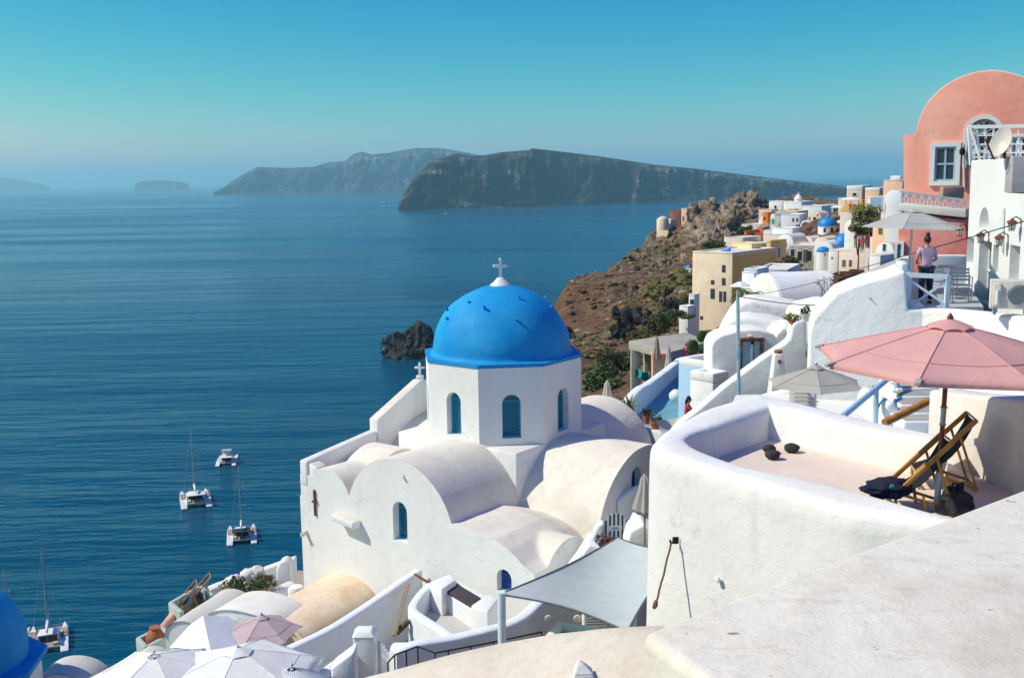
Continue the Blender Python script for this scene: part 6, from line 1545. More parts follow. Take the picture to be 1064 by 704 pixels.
# passers-by in the village lane, a few pixels each
cols=[('red',(.5,.03,.03)),('magenta',(.5,.03,.22)),('dark navy',(.03,.03,.06)),('white',(.75,.75,.73)),('blue',(.05,.15,.45)),('beige',(.5,.4,.28)),('black',(.02,.02,.02)),('orange',(.6,.2,.03))]
proto=None; base_people=[]
for i,(nm,c) in enumerate(cols):
    pr=person('person','x','passers-by in the village lane',STAND,plain(nm+' shirt',c,.9,0,.1,4,0),NAVY if i%2 else plain('stone trousers %d'%i,(.3,.27,.22),.9,0,.1,4,0),HAIR,False,(0,1,0),(0,0,0)); base_people.append(pr)
spots=[(889,247,136,2,'under the creeper at the left end of the row'),(893,248,136,3,'under the creeper in white'),(897,249.5,135,1,'beside the magenta flowers in the lane'),(900.5,248,136,0,'at the bright end of the row under the creeper'),(903,247,137,4,'behind the others under the creeper'),(895.5,252,134,0,'lower in the lane before the creeper'),
  (862,226,232,0,'at the top of the crowded stepped lane'),(864.5,228,228,6,'just below the top of the stepped lane'),(869,231,224,1,'by the shrub on the stepped lane'),(871,235,215,5,'halfway down the stepped lane'),(873.5,238,208,3,'by the white wall on the stepped lane'),(876,241,200,4,'lower on the stepped lane'),(883.5,214,186,0,'on the golden terrace with the white parasol'),
  (781,213.5,384,4,'on the lookout platform beside a blue rail'),(770,213,380,0,'standing on the lookout near its pale edge'),(792.5,219,378,6,'below the dark lookout tower'),(741,216,372,0,'alone on the crag top skyline'),(744.5,215.5,373,6,'walking along the crag skyline')]
used=set()
for px,py,Y,ci,where in spots:
    p=PY(px,py,Y); src=base_people[ci]; o=src if ci not in used else copy_tree(src); used.add(ci)
    place(o,(p.x,p.y,p.z-1.2),R(rnd.uniform(0,360)),1.05,'tiny passer-by in %s %s'%(cols[ci][0],where))
for i,pr in enumerate(base_people):
    if i not in used:
        for ch_ in list(pr.children): bpy.data.objects.remove(ch_)
        bpy.data.objects.remove(pr)
# small parasols in the village
for px,py,Y,r_,lab,m in ((884,204.5,188,1.9,'white parasol on the golden terrace',WHITEF),(769,292,94,1.0,'small white parasol on the pool terrace',WHITEF),(871,213,205,1.6,'white parasol under the topmost flat house',WHITEF)):
    ap=PY(px,py,Y); parasol('parasol',lab,'parasol',ap,r_,.45,ap.z-2.4,m,METAL,8,(0,0),0,0,False,'village parasols',.03,.04,None,False)
ap=PY(840.5,225,214); t=closed_parasol('closed orange parasol before the round gabled house',840.5,225,230.5,214,plain('orange canvas',(.7,.32,.03),.9,0,.1,2,0),.5,.3,'village parasols')
# ------------------------------------------------------------------ yard in front of the church
PAVE = stucco('grey paved yard',(.50,.49,.48),(.36,.34,.32),.5,1.2,.3,.3,.9,False)
mb=MB(); mb.prism([PZ(x,y,-12.9).xy for x,y in [(395,720),(432,600),(560,600),(690,540),(720,620),(700,720)]],-16.5,-12.9); tag(mb.build('path',PAVE),kind='structure')
wallrun('wall','long white yard wall slanting down from the church window to the gate','wall',[PY(434,591,29.6),PY(418,602,28.6),PY(395,618,27.4),PY(345,650,25.2),PY(300,672,24.0)],.28,-16.5,COOLW,5)
# peach coloured weathered vault beside the church
PEACHV = stucco('flaking peach roof plaster',(.80,.64,.48),(.62,.40,.22),.85,1.6,.5,.4,.95,False)
va,vb = PZ(288,662,-12.9), PZ(398,600,-12.9); vd=(vb-va); vd.z=0; vl=vd.length; vd.normalize(); vs_=Vector((vd.y,-vd.x,0))
t=thing('peach_vault','flaking peach coloured barrel vault roof against the church foot','roof',va)
rows=[]; nn_=18
for i in range(14):
    s=-.2+ (vl+.6)*i/13; rows.append([va+vd*s+vs_*(1.25*math.cos(math.pi*k/nn_))*-1+Vector((0,0,.66*math.sin(math.pi*k/nn_)+.02*noise.noise(Vector((s,k*.3,1)))+.10*i/13)) for k in range(nn_+1)])
mb=MB(); mb.grid(rows); mb.build('roof',PEACHV,t,smooth='all')
r0=rows[0]; mb=MB(); mb.extr([p+vd*.03 for p in r0]+[r0[-1]-Vector((0,0,3.4)),r0[0]-Vector((0,0,3.4))],vd*(vl+.5)); mb.build('wall',PEACHV,t)
mb=MB(); ring=[[p-vd*.10+(p-va).normalized()*.02 for p in r0],[p-vd*.10-Vector((0,0,0))-(p-va).normalized()*.10 for p in r0]]; mb.tube([p-vd*.06 for p in r0],.07,6); mb.build('arch_rim',PEACHV,t,smooth='all')
# gate
def pillar(label,px0,px1,top,Y,hh,capm=WHITE):
    a=PY(px0,top,Y);b=PY(px1,top,Y); w_=(b.x-a.x)/2; c=(a+b)/2; t=thing('gate_pillar',label,'pillar',c-Vector((0,0,hh)))
    mb=MB(); mb.box(c.x-w_,c.x+w_,c.y-w_,c.y+w_,c.z-hh,c.z-.06); mb.build('shaft',WHITE,t,bevel=.04)
    mb=MB(); e=w_+.03; mb.add([(c.x-e,c.y-e,c.z-.06),(c.x+e,c.y-e,c.z-.06),(c.x+e,c.y+e,c.z-.06),(c.x-e,c.y+e,c.z-.06),(c.x-e*.6,c.y-e*.6,c.z+.06),(c.x+e*.6,c.y-e*.6,c.z+.06),(c.x+e*.6,c.y+e*.6,c.z+.06),(c.x-e*.6,c.y+e*.6,c.z+.06)],[(3,2,1,0),(4,5,6,7),(0,1,5,4),(1,2,6,5),(2,3,7,6),(3,0,4,7)]); mb.build('cap',WHITE,t,bevel=.03); return c,w_
c1,w1=pillar('tall white pillar on the seaward side of the picket gate',368,390,655,22.6,2.5)
c2_,w2=pillar('lower white pillar on the church side of the picket gate',406,425,672,22.0,2.2)
ga=c1+Vector((w1+.04,0,-.25)); gb=c2_+Vector((-w2-.04,0,.02)); gb.z=ga.z-.05
t=thing('picket_gate','small white picket gate between two white pillars','gate',ga-Vector((0,0,1)))
for k in range(6):
    s=(k+.5)/6; p=ga.lerp(gb,s); mb=MB(); mb.obox(p+Vector((0,0,-.45)),(1,0,0),.028,(0,1,0),.012,(0,0,1),.47+.05*math.sin(math.pi*s)); mb.build('picket',FR_W,t,bevel=.006)
for zz in (-.2,-.75):
    mb=MB(); mb.bar(ga+Vector((0,.03,zz)),gb+Vector((0,.03,zz)),.03,.06); mb.build('rail',FR_W,t)
wallrun('wall','low white wall stepping down from the tall gate pillar','wall',[PY(369,674,22.6),PY(355,684,22.0),PY(338,696,21.3),PY(320,712,20.6)],.3,-15,WHITE,4)
cutout('wall','square white wall block below the gate pillar','wall',[(343,720),(344,694),(368,676),(369,720)],20.9,.5,COOLW,.05)
# seating nook
SQ=lambda x,y,z=-10.95: PZ(x,y,z)
t=thing('bench','built-in white bench with two end blocks and a dark cushion by the church wall','bench',SQ(480,618,-11.6))
mb=MB(); mb.prism([SQ(*q).xy for q in [(447,606),(468,598),(518,623),(507,636),(490,631),(461,613)]],-12.9,-10.98); mb.build('seat',WHITE,t,bevel=.05)
for q4,nm in (([(446,604),(467,595.5),(474,602),(459,612)],'end_block'),([(489,628.5),(507,616),(518,621.5),(507,635)],'end_block')):
    mb=MB(); mb.prism([SQ(x,y,-10.75).xy for x,y in q4],-12.9,-10.75); mb.build(nm,WHITE,t,bevel=.05)
mb=MB(); mb.prism([SQ(x,y,-10.90).xy for x,y in [(460.5,611.5),(473,604.5),(500,620.5),(490,629)]],-10.975,-10.90); mb.wob(.006,4); mb.build('cushion',cloth('dark plum cushion',(.075,.06,.075),2,0),t,bevel=.02)
slab('nook_floor','grey cement floor of the seating nook beside the bench','floor',[(436,636),(455,618),(512,646),(512,660),(470,668)],-11.5,.4,PAVE,.01,kind=None)
wallrun('wall','white bluish parapet around the seating nook','wall',[SQ(447,606,-10.9),SQ(436,617,-10.95),SQ(429,631,-11.0),SQ(440,641,-11.0),SQ(458,652,-11.0),SQ(474,663,-11.0),SQ(500,670,-11.0)],.26,-14.5,COOLW,5)
wallrun('wall','long curved bluish white wall sweeping up under the shade net','wall',[PY(408,676,21.6),PY(430,667,21.9),PY(470,660,22.4),PY(510,651,22.9),PY(540,640,23.6),PY(558,625,24.6),PY(585,598,26),PY(606,570,27.5),PY(616,553,28.6)],.32,-15,COOLW,6)
mb=MB(); a,b=PY(424,606,28.4),PY(409,660,25.2); mb.bar(a,b,.13,.03); tag(mb.build('plank',WOODT,bevel=.005),'weathered plank leaning in the dark gap beside the yard wall','plank')
mb=MB(); a,b=PY(431,596,29.0),PY(447,606,28.2); mb.bar(a,b,.07,.05); tag(mb.build('rusty_pipe',RUST,bevel=.01),'short rusty pipe jutting out beside the church wall','pipe')
mb=MB(); 
for k in range(6): mb.blob(PY(413+2*k,652-2*k,25.9)+Vector((0,0,-.1)),.10,.1,.07,2,.3,2,k)
tag(mb.build('rubble_heap',plain('brown rubble',(.16,.10,.06),.95,0,.4,8,.4),smooth='all'),'heap of brown rubble in the gap below the plank','rubble')
# iron railing
t=thing('iron_railing','thin black iron railing with few posts along the yard wall','railing',PY(430,690,20.5))
rp_=[PY(403,688,20.2),PY(410,680,20.3),PY(434,671,20.6),PY(452,678,20.3),PY(513,666.5,20.9),PY(563,656,21.4)]
for k,p in enumerate(rp_):
    if k: 
        mb=MB(); mb.tube([rp_[k-1],p],.017,6); mb.build('rail',BLACKM,t); mb=MB(); mb.tube([rp_[k-1]-Vector((0,0,.42)),p-Vector((0,0,.42))],.012,6); mb.build('rail',BLACKM,t)
for p in rp_+[rp_[3].lerp(rp_[4],.22),rp_[3].lerp(rp_[4],.6),rp_[2].lerp(rp_[1],.5)]:
    mb=MB(); mb.tube([p+Vector((0,0,.01)),p-Vector((0,0,1.0))],.016,6); mb.build('post',BLACKM,t)
# shade net on its pole
P1,P2,P3,P4=PY(519,617,20.8),PY(642,558,25.5),PY(716,572,22.0),PY(652,656,18.2)
def sagline(a,b,s,k): return a.lerp(b,s)
n_=18; rows=[]
ctr=(P1+P2+P3+P4)/4
for i in range(n_+1):
    u_=i/n_; row=[]
    for j in range(n_+1):
        v_=j/n_; p=P1.lerp(P2,u_).lerp(P4.lerp(P3,u_),v_)
        pull=.11*(4*u_*(1-u_)*(1-4*v_*(1-v_))+4*v_*(1-v_)*(1-4*u_*(1-u_)))
        p=p.lerp(ctr,pull); p.z-=.45*math.sin(math.pi*u_)*math.sin(math.pi*v_); row.append(p)
    rows.append(row)
t=thing('shade_sail','large grey blue shade net stretched over the yard from a white pole','shade sail',P1-Vector((0,0,2)))
mb=MB(); mb.grid(rows); mb.build('net',SAILF,t,smooth='all')
mb=MB(); ring=rows[0]+[r_[-1] for r_ in rows[1:]]+rows[-1][::-1][1:]+[r_[0] for r_ in rows[::-1][1:]]; mb.tube(ring,.022,5); mb.build('hem',plain('dark hem',(.10,.12,.14),.9,0,.2,5,0),t,smooth='all')
t=thing('pole','white square topped pole holding a corner of the shade net','pole',PY(522,680,20.6)); mb=MB(); mb.tube([PY(522,690,20.6),PY(521,615,20.7)],.085,12); mb.build('shaft',RW,t,smooth=True); mb=MB(); mb.tube([PY(521,618,20.7),P1],.012,5); mb.build('ring',BLACKM,t)
# plunge pool and louvre doors
t=thing('pool','small white rimmed plunge pool with green water by the louvre doors','pool',PY(590,655,20.8))
zt=PY(590,652,20.8).z; q4=[PZ(x,y,zt) for x,y in [(563,664),(580,645),(628,652),(612,672)]]; cq=sum(q4,Vector())/4
mb=MB(); 
for k in range(4):
    a,b=q4[k],q4[(k+1)%4]; ai,bi=a.lerp(cq,.26),b.lerp(cq,.26); mb.prism([a.xy,b.xy,bi.xy,ai.xy],zt-1.2,zt+.0*k)
mb.build('rim',WHITE,t); mb=MB(); mb.prism([a.lerp(cq,.25).xy for a in q4],zt-1.1,zt-.14); mb.build('water',plain('green pool water',(.02,.42,.32),.05,0,.1,2,0),t)
o0=PY(627,640,22.4); t=thing('cabinet','white cabinet wall with two louvred doors under the shade net','cabinet',o0)
mb=MB(); mb.box(o0.x-.45,o0.x+.75,o0.y,o0.y+.5,o0.z-1.2,o0.z+.35); mb.build('body',FR_W,t,bevel=.02)
for s in (-.18,.38):
    mb=MB(); c=o0+Vector((s,-.02,-.15)); mb.box(c.x-.23,c.x+.23,c.y,c.y+.018,c.z-.5,c.z+.42); d=mb.build('door',plain('grey louvre back',(.35,.36,.36),.8,0,.1,5,0),t)
    mb=MB()
    for k in range(14): mb.obox(c+Vector((0,-.012,-.42+.062*k)),(1,0,0),.19,(0,1,.6),.018,(0,-.6,1),.006)
    for e in (-.21,.21): mb.obox(c+Vector((e,-.012,-.04)),(1,0,0),.025,(0,1,0),.014,(0,0,1),.46)
    mb.build('louvre_slat',FR_W,d)
for px,py,Y,lab in ((570,643,23.4,'round pale speaker plug in the curved wall near the pool'),(600,643,22.6,'second round plug closer to the louvre doors')):
    q=PY(px,py,Y); mb=MB(); mb.tube([q,q+Vector((0,.06,0))],.09,16); tag(mb.build('wall_plug',plain('beige plastic',(.55,.50,.42),.6,0,.1),bevel=.01),lab,'plug')
# striped gate, stair walls, pots
t=thing('striped_gate','dark green and white striped gate with a rounded top and a small white sign','gate',PY(640,560,28.6))
o0=PY(640,560,28.6); g0=hit(628.5,560,o0,(0,1,0)); g1=hit(652,560,o0,(0,1,0)); wg=(g1.x-g0.x); zt=PY(640,533,28.6).z; zb_=PY(640,562,28.6).z-.4
GT=plain('dark green gate paint',(.02,.07,.08),.5,0,.2,8,0)
ns=11
for k in range(ns):
    s=(k+.5)/ns; x=g0.x+wg*s; top=zt-.26*abs(2*s-1)**2.4; mb=MB(); mb.box(x-wg/ns*.46,x+wg/ns*.46,o0.y-.015,o0.y+.015,zb_,top); mb.build('board',GT if k%2==0 else FR_W,t)
mb=MB(); c=o0+Vector((.0,-.035,zt-o0.z-.42)); mb.box(c.x-.19,c.x+.16,c.y-.008,c.y+.008,c.z-.07,c.z+.07); sg=mb.build('sign',FR_W,t)
mb=MB(); 
for k,(zz,l) in enumerate(((.03,.10),(-.0,.12),(-.03,.08))):
    mb.box(c.x-.02-l,c.x-.02+l,c.y-.0125,c.y-.0095,c.z+zz-.008,c.z+zz+.008)
mb.build('lettering',plain('grey letters',(.25,.28,.3),.8,0,.1),sg)
cutout('wall','white gate side wall left of the striped gate','wall',[(616,600),(617,553),(621,546),(627,543),(631,550),(632,600)],28.8,.4,WHITE,.06)
wallrun('wall','white stair parapet rising from the striped gate to the terrace foot','wall',[PY(652,552,28.2),PY(658,541,28.4),PY(664,530,28.8),PY(668,522,29.2),PY(680,512,29.6)],.3,-14.5,WHITE,4)
cutout('wall','white angular block beside the striped gate under the closed parasol','wall',[(650,590),(651,566),(655,552),(668,545),(690,556),(690,590)],26.6,.9,WHITE,.06)
cutout('wall','bluish white wall below the pot with the brown plant','wall',[(600,600),(603,578),(612,566),(640,572),(690,580),(690,600)],27.2,.5,COOLW,.06)
q=PY(628,572,26.9); t=thing('potted_plant','reddish brown plant in a white pot beside the shade net tip','plant',q); mb=MB(); mb.lathe(q,[(.16,-.2),(.2,.1),(.21,.12),(.17,.12)],12); mb.build('pot',WHITE,t,smooth=True); mb=MB(); leaves(mb,q+Vector((0,0,.30)),.30,.26,.22,190,.055,41); mb.build('leaves',plain('red brown leaves',(.16,.06,.04),.8,0,.4,9,0),t)
closed_parasol('closed taupe parasol tucked beside the sun terrace wall',670,491,532,26.2,TAUPEF,.27,1.5,None)
wallrun('wall','little white wall hugging the church arch below the closed parasol','wall',[PY(640,520,30.5),PY(650,512,30.6),PY(662,505,30.8),PY(676,500,31)],.25,-14.5,WHITE,3)
# ------------------------------------------------------------------ lower roofs by the cliff
mb=MB(); mb.prism([PZ(x,y,-15.9).xy for x,y in [(60,760),(150,695),(182,660),(225,632),(262,612),(310,592),(420,600),(420,760)]],-18.5,-15.9); tag(mb.build('path',stucco('rough yard ground',(.42,.36,.30),(.25,.2,.16),.6,1.2,.4,.4,.95,False)),kind='structure')
def barrel(name,label,a,b,w_,rise,zb,mat,roofm=None,end=True,group=None,flare=0):
    a=Vector(a);b=Vector(b); b=b*(a.z/b.z); d=b-a; d.z=0; l=d.length; d.normalize(); s=Vector((d.y,-d.x,0)); t=thing(name,label,'house',Vector((a.x,a.y,zb)),group); n=36; rows=[]
    for i in range(25):
        k=i/24; c=a.lerp(b,k); rows.append([c+s*(-w_*math.cos(math.pi*j/n))+Vector((0,0,rise*(math.sin(math.pi*j/n)**.85-1))) for j in range(n+1)])
    mb=MB(); mb.grid(rows); mb.wob(.03,.8,3); mb.build('roof',roofm or mat,t,smooth='all')
    mb=MB(); e=[p+d*.04-Vector((0,0,.03)) for p in rows[0]]; mb.extr(e+[Vector((e[-1].x,e[-1].y,zb)),Vector((e[0].x,e[0].y,zb))],d*(l-.08)); mb.build('wall',mat,t); return t
CR = stucco('greying white roof',(.60,.58,.55),(.48,.44,.39),.6,1.4,.4,.4,.95,False)
barrel('vault_house','long greyish white barrel vault at the cliff edge below the green balcony',PY(192,645,28.8),PY(243,611,33.4),.72,.6,-17,WHITE,CR)
barrel('vault_house','broad smooth white vault between cliff vault and church foot',PY(250,634,28.6),PY(283,615,32.4),1.3,.55,-17,WHITE,WHITE2)
barrel('vault_house','white vault beside the blue dome in the bottom corner',PY(60,700,25.0),PY(82,680,28.0),.92,.75,-17,WHITE,CR)
barrel('vault_house','second white vault descending next to the bottom corner one',PY(116,704,25.4),PY(163,670,28.8),.55,.5,-17,WHITE,CR)
# pyramid-like white roof
t=thing('tent_roof','small white roof with a sharp ridge and folds among the white parasols','house',PY(213,670,25.5)); 
pk=PY(211,639,26.5); bl=PY(176,672,25.6); bm_=PY(219,676,24.6); br=PY(270,668,26.6); bk=PY(240,640,29); fl=PY(198,648,26.4)
mb=MB(); z0=-17
mb.add([pk,bl,bm_,br,bk,fl],[(0,2,3),(0,3,4),(0,5,2),(5,1,2),(0,4,5)]); mb.build('roof',COOLW,t)
mb=MB(); base=[bl,bm_,br,bk]; mb.prism([p.xy for p in base],z0,[p.z-.02 for p in base]); mb.build('wall',COOLW,t)
# green balcony with two deck chairs and a pot
SAGE=plain('sage green paint',(.42,.50,.44),.7,0,.12,4,.1)
t=thing('balcony','sage green balcony box overlooking the sea with two blue deck chairs','balcony',PY(195,640,33))
zb_=PY(178,638,32.5).z; A_,B_,C_,D_=[PZ(x,y,zb_) for x,y in [(178,642),(209,624),(222,634),(190,652)]]
mb=MB(); mb.prism([p.xy for p in (A_,B_,C_,D_)],zb_-.4,zb_-.05); mb.build('floor',SAGE,t)
for a,b in ((A_,B_),(B_,C_),(D_,A_)):
    mb=MB(); mb.bar(a+Vector((0,0,.26)),b+Vector((0,0,.26)),.14,.56); mb.build('parapet',SAGE,t,bevel=.02)
BLUEF=cloth('deep blue sling',(.03,.07,.25),2,0)
dcb=deck_chair('x',BLUEF,None); place(dcb,PZ(196,634,zb_),R(20),.8,'blue sling deck chair nearer the clay pot on the green balcony')
dcc=copy_tree(dcb); place(dcc,PZ(210,626,zb_),R(20),.8,'blue sling deck chair at the far end of the green balcony')
# clay pot in a green trough
t=thing('planter','low sage green trough wall holding a round clay pot','planter',PY(160,672,29.5)); zb_=PY(160,676,29.6).z
A_,B_,C_,D_=[PZ(x,y,zb_) for x,y in [(144,672),(168,660),(176,668),(153,681)]]
for a,b in ((A_,B_),(D_,A_),(B_,C_),(C_,D_)):
    mb=MB(); mb.bar(a+Vector((0,0,.0)),b+Vector((0,0,.0)),.14,.6); mb.build('side',SAGE,t,bevel=.02)
q=PZ(162,670,zb_); mb=MB(); mb.lathe(q,[(.16,-.1),(.27,.15),(.28,.3),(.18,.48),(.13,.52),(.17,.58),(.13,.58)],16); tag(mb.build('clay_pot',TERRA,smooth=True),'round terracotta jar standing in the sage green trough','pot')
cutout('wall','rose coloured wall end under the green balcony at the cliff','wall',[(155,690),(162,655),(172,642),(180,640),(180,690)],31.5,1.2,stucco('rose plaster',(.66,.36,.28),(.5,.3,.22),.4),.15)
# planted ledge at the cliff
GRAV=plain('brown gravel',(.20,.14,.10),1,0,.5,9,.5)
zt=-14.9
slab('planting_bed','brown planted bed with gravel at the cliff edge before the church','flower bed',[(225,622),(238,604),(275,594),(306,600),(306,632),(260,628)],zt,1.6,GRAV,.03)
for a,b,Y0,Y1,lab in (((214,612),(246,600),34.3,35.2,'white ledge wall at the seaward tip of the planted bed'),((274,620),(303,604),33.2,34.2,'white bed wall running to the church corner')):
    wallrun('wall',lab,'wall',[PY(*a,Y0),PY((a[0]+b[0])/2,(a[1]+b[1])/2-1,(Y0+Y1)/2),PY(*b,Y1)],.4,-17,WHITE2,3)
cutout('wall','cream rounded chimney shaped wall at the church corner','wall',[(286,612),(287,591),(290,584),(296,581),(302,585),(303,606),(303,612)],34.6,.5,CREAM if False else WHITE2,.08)
cutout('wall','low cream wall behind the rounded one at the cliff','wall',[(270,606),(272,592),(306,580),(307,606)],36,.4,WHITE2,.05)
rr=random.Random(5)
for i,(px,py) in enumerate([(262,596),(268,595),(258,599),(265,600),(244,603),(240,607),(252,606)]):
    q=PY(px,py,34.6); mb=MB(); mb.blob(q,rr.uniform(.16,.3),.22,rr.uniform(.14,.26),3,.35,1.7,i); tag(mb.build('stone',plain('whitewashed stones',(.70,.68,.64),.9,0,.2,6,.3),smooth='all'),'whitewashed rock heaped at the edge of the planted bed','stone','whitewashed rocks of the planted bed')
for i,(px,py,m_,lab) in enumerate([(248,606,DGREEN,'green shrub at the seaward end of the planted bed'),(258,609,GREEN,'bright green plant in the middle of the planted bed'),(268,608,GREEN,'leafy plant beside the white rocks'),(238,610,OLIVE,'yellowish shrub spilling over the ledge wall'),(276,604,DGREEN,'dark plant near the rounded cream wall')]):
    q=PY(px,py,33.6); mb=MB(); leaves(mb,q,.36,.34,.26,150,.06,60+i); tag(mb.build('shrub',m_),lab,'shrub')
q=PY(277,600,34.3); mb=MB(); leaves(mb,q,.3,.2,.12,120,.05,70); tag(mb.build('shrub',plain('orange brown leaves',(.3,.13,.04),.8,0,.3,8,0)),'orange brown dried plant by the rounded cream wall','shrub')
q=PY(308,618,32.6); t=thing('water_tank','small white water tank standing at the church corner','tank',q-Vector((0,0,.5))); mb=MB(); mb.lathe(q,[(.24,-.5),(.27,-.42),(.27,.2),(.22,.3),(.08,.33)],16); mb.build('body',FR_W,t,smooth=True); mb=MB(); mb.lathe(q+Vector((.33,-.1,-.2)),[(.07,-.3),(.08,0),(.05,.05)],10); mb.build('filter',plain('brown filter',(.3,.17,.08),.7),t)
# white parasols
foot=-16
def up(px,py,Y): return PY(px,py,Y)
WB=plain('white pole',(.72,.72,.72),.5,0,.05)
parasol('parasol','largest white parasol with a crumpled cap in the bottom corner group','parasol',up(247,674,20.5),1.75,.55,-14.5,WHITEF,WB,6,(0,0),R(25),.08,True,None,.03,.035,None,True)
parasol('parasol','white parasol with visible struts next to the largest one','parasol',up(160,680,20.4),1.5,.5,-14.6,WHITEF,WB,6,(0,0),R(5),.06,False,None,.03,.035,None,True)
parasol('parasol','dusty mauve parasol beside the flaking peach vault','parasol',up(272,640,26.6),1.05,.42,-16,MAUVEF,WOODT,6,(0,0),R(15),.0,True,None,.03,.03,None,True)
# striped round parasol
t,ft,ap_,ax_=parasol('parasol','round parasol with thin blue grey and white stripes by the yard wall','parasol',up(303,693,20.2),.98,.55,-15,plain('white cloth',(.74,.75,.76),.9,0,.06,6,0),WB,28,(0,0),0,.0,False,None,.08,.03,None,False)
can=[c for c in t.children if c.name.startswith('canopy')][0]; can.data.materials.append(plain('blue grey stripe',(.20,.30,.38),.9,0,.1,6,0))
for p in can.data.polygons:
    if (p.index//42)%1==0 and (p.index%42)%6==0: p.material_index=1
# blue dome in the corner
cD=PY(-45,672,24); t=thing('domed_church','part of a bright blue dome with an octagonal ledge in the bottom corner','church',cD-Vector((0,0,5)))
mb=MB(); rD=1.56; mb.lathe(cD,[(rD,-.4)]+[(rD*math.cos(R(e)),rD*1.0*math.sin(R(e))) for e in range(0,90,4)]+[(.03,rD)],48); mb.build('dome',DOMEB,t,smooth=True,ang=50)
mb=MB(); mb.lathe(cD,[(1.8,-.62),(1.98,-.56),(1.98,-.42),(1.5,-.34)],8,a0=R(-15)); mb.build('ledge',DOMEB,t)
mb=MB(); mb.lathe(cD,[(1.82,-5),(1.82,-.57)],8,a0=R(-15)); mb.build('drum',WHITE,t)
for a,e in ((-40,50),(-75,30)):
    n=Vector((math.cos(R(a))*math.cos(R(e)),math.sin(R(a))*math.cos(R(e)),math.sin(R(e)))); mb=MB(); mb.tube([cD+n*1.5,cD+n*1.75],.05,8); mb.build('dome_peg',DOMEB,t)
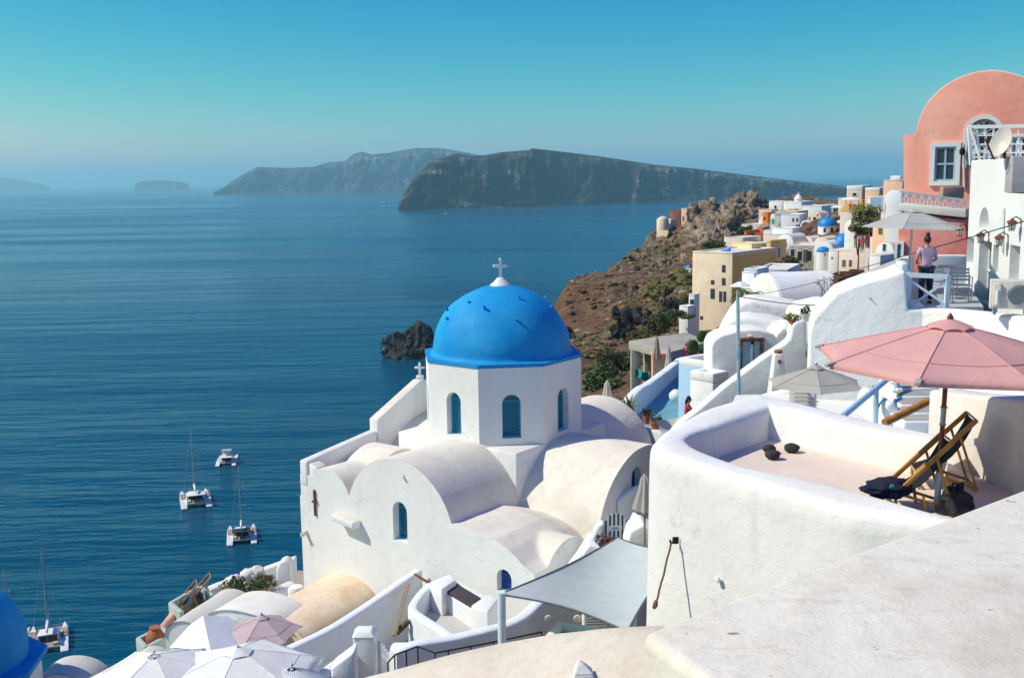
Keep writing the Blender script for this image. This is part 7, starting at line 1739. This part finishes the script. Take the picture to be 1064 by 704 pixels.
# ------------------------------------------------------------------ boats
GEL=plain('white gelcoat',(.78,.78,.77),.35,0,.06,2,0); TEAK=plain('teak deck',(.42,.29,.19),.7,0,.25,3,0); BOATGL=plain('dark boat glass',(.015,.02,.03),.15,0,.2,2,0); ALU=plain('mast alloy',(.50,.50,.50),.4,.6,.1,2,0); NAVYB=plain('navy canvas',(.02,.03,.07),.9,0,.2,2,0)  # gelcoat, teak, dark cabin glass, alloy, navy canvas
def catamaran(label, mast=True, bimini=None, hardtop=True):
    t=thing('catamaran',label,'boat',(0,0,0),'catamarans at anchor'); Lh=6.4; HB=3.0          # bow towards +y
    for s in (-1,1):
        mb=MB(); rows=[]
        for i in range(15):
            k=i/14; y=-Lh+2*Lh*k; w_=.78*(1-max(0,(k-.55)/.45)**2.2)*(1 if k>.06 else .9)+.02; h_=1.15+.35*k**2; y2=y+ (0 if k>.1 else 0)
            if k<.12: h_=.35+.8*(k/.12)
            c=s*HB
            rows.append([Vector((c-w_*.25,y2,-.5)),Vector((c-w_*.85,y2,.0)),Vector((c-w_,y2,h_*.7)),Vector((c-w_*.92,y2,h_)),Vector((c,y2,h_+.06)),Vector((c+w_*.92,y2,h_)),Vector((c+w_,y2,h_*.7)),Vector((c+w_*.85,y2,.0)),Vector((c+w_*.25,y2,-.5))])
        mb.grid(rows); k9=9; mb.f.append(tuple(reversed(range(9)))); mb.build('hull',GEL,t,smooth=True,ang=50)
        mb=MB(); mb.box(s*HB-.45,s*HB+.45,-6.3,-5.2,.38,.44); mb.build('swim_step',TEAK,t)
        mb=MB(); mb.box(s*HB-.55,s*HB+.55,-1.0,3.2,1.42,1.46); mb.build('side_deck',TEAK if mast else GEL,t)
        mb=MB(); mb.tube([(s*(HB+.72),y,1.9) for y in (-4.5,-1,2.5,5.2)],.03,5)
        for y in (-4.5,-2,.5,3,5.2): mb.tube([(s*(HB+.72),y,1.2),(s*(HB+.72),y,1.9)],.025,5)
        mb.build('guard_rail',ALU,t)
    mb=MB(); mb.box(-2.4,2.4,-5.0,1.6,.75,1.18); mb.build('bridge_deck',GEL,t,bevel=.1)
    mb=MB(); mb.box(-2.2,2.2,-4.9,-2.6,1.181,1.21); mb.build('cockpit_floor',TEAK,t)
    for x0,x1,y0,y1 in ((-2.2,-1.2,-4.7,-2.8),(.9,2.2,-4.7,-3.6)):
        mb=MB(); mb.box(x0,x1,y0,y1,1.212,1.6); mb.build('cockpit_seat',plain('boat cushions',(.45,.40,.34),.9,0,.1,2,0),t,bevel=.08)
    mb=MB(); mb.add([(-2.3,-2.5,1.19),(2.3,-2.5,1.19),(2.0,2.6,1.19),(-2.0,2.6,1.19),(-2.1,-2.5,2.75),(2.1,-2.5,2.75),(1.5,1.2,2.6),(-1.5,1.2,2.6)],[(3,2,1,0),(4,5,6,7),(0,1,5,4),(1,2,6,5),(2,3,7,6),(3,0,4,7)]); cab=mb.build('cabin',GEL,t,bevel=.15)
    mb=MB(); mb.box(-1.7,1.7,-2.56,-2.52,1.3,2.5); mb.build('cabin_door',BOATGL,cab)
    for s in (-1,1):
        mb=MB(); mb.obox((s*2.11,-.5,2.05),(0,1,-.05),1.7,(s*.12,0,1),.28,(1,0,0),.05); mb.build('window',BOATGL,cab)
    mb=MB(); mb.obox((0,1.98,2.0),(1,0,0),1.35,(0,-.68,.73),.55,(0,.73,.68),.03); mb.build('window',BOATGL,cab)
    if hardtop:
        mb=MB(); mb.box(-2.3,2.3,-5.2,-1.9,3.05,3.17); mb.build('bimini',GEL if bimini is None else bimini,t,bevel=.05)
        for x in (-2.1,2.1):
            for y in (-5.0,-2.2): mb=MB(); mb.tube([(x,y,1.2),(x,y,3.05)],.05,6); mb.build('bimini_post',ALU,t)
    mb=MB(); mb.grid([[Vector((x,y,1.0)) for x in (-2.3,-1.1,0,1.1,2.3)] for y in (1.6,3,4.5,5.6)]); mb.build('trampoline',plain('grey net',(.25,.27,.28),.9,0,.2,3,0),t)
    mb=MB(); mb.tube([(-HB,5.7,1.3),(HB,5.7,1.3)],.10,8); mb.build('cross_beam',ALU,t)
    if mast:
        mb=MB(); mb.tube([(0,1.6,2.3),(0,1.5,12),(0,1.2,19.5)],[.14,.12,.07],8); m_=mb.build('mast',ALU,t,smooth=True)
        for z,l in ((8.2,1.4),(13.2,1.1)):
            mb=MB(); mb.tube([(-l,1.0,z+.1),(0,1.5,z),(l,1.0,z+.1)],.045,6); mb.build('spreader',ALU,m_)
        mb=MB(); mb.tube([(0,1.5,3.9),(0,-4.3,3.9)],.13,8); mb.build('boom',ALU,t)
        mb=MB(); mb.tube([(0,1.2,4.15),(0,-1.5,4.28),(0,-4.1,4.1)],[.3,.34,.2],8); mb.build('sail_bag',GEL,t,smooth='all')
        mb=MB()
        for e in ((HB,-.8,1.4),(-HB,-.8,1.4),(0,5.7,1.3),(0,-5.0,1.3)): mb.tube([e,(0,1.25,19.2)],.018,4)
        mb.tube([(0,5.7,1.4),(0,1.5,18.2)],[.09,.06],6); mb.build('rigging',ALU,t)
    else:
        mb=MB(); mb.box(-1.9,1.9,-3.6,.3,3.18,3.22); mb.box(-1.7,1.7,-1.0,-.2,3.22,3.9); mb.build('fly_bridge',GEL,t,bevel=.08)
        mb=MB(); mb.box(-1.8,1.8,-2.6,.6,5.0,5.1); mb.build('fly_roof',plain('grey canopy',(.40,.40,.42),.8,0,.1,2,0),t)
        for x in (-1.6,1.6):
            for y in (-2.4,.4): mb=MB(); mb.tube([(x,y,3.2),(x,y,5.0)],.05,6); mb.build('fly_post',ALU,t)
    return t
b1=catamaran('x',True); place(b1,PZ(203,521,SEA),R(20),1.12,'white sailing catamaran with its bows turned slightly seaward, biggest of the anchored ones')
b2=catamaran('x',True,NAVYB,True); place(b2,PZ(251.5,558,SEA),R(14),.98,'white sailing catamaran with dark cockpit anchored closest to the church')
b3=catamaran('x',False); place(b3,PZ(236.5,480,SEA),R(8),.85,'mastless white motor catamaran, farthest out of the anchored ones')
b4=catamaran('x',True,NAVYB,False); place(b4,PZ(51,667,SEA),R(22),.98,'sailing catamaran with teak seats half hidden behind the corner blue dome')
b5=copy_tree(b1); place(b5,PZ(9,668,SEA),R(5),.80,'catamaran of which only the mast shows above the corner blue dome')
for px,py,ln,lab,sail in ((398,211.5,40,'tiny white ferry off the hazy far cliff',False),(463,222.5,14,'tiny white sailing boat below the dark island',True)):
    q=PZ(px,py,SEA); t=thing('boat',lab,'boat',q); mb=MB(); rows=[]
    for i in range(9):
        k=i/8; w_=ln*.12*math.sin(math.pi*min(1,.25+k*.8))+.05; rows.append([q+Vector((ln*(k-.5),y*w_,z)) for y,z in ((-.5,-.3),(-1,ln*.07),(1,ln*.07),(.5,-.3))])
    mb.grid(rows); mb.build('hull',GEL,t)
    mb=MB(); mb.box(q.x-ln*.3,q.x+ln*.25,q.y-ln*.08,q.y+ln*.08,SEA+ln*.07,SEA+ln*.2); mb.build('cabin',GEL,t)
    if sail: mb=MB(); mb.tube([q,q+Vector((0,0,15))],.25,5); mb.build('mast',GEL,t)
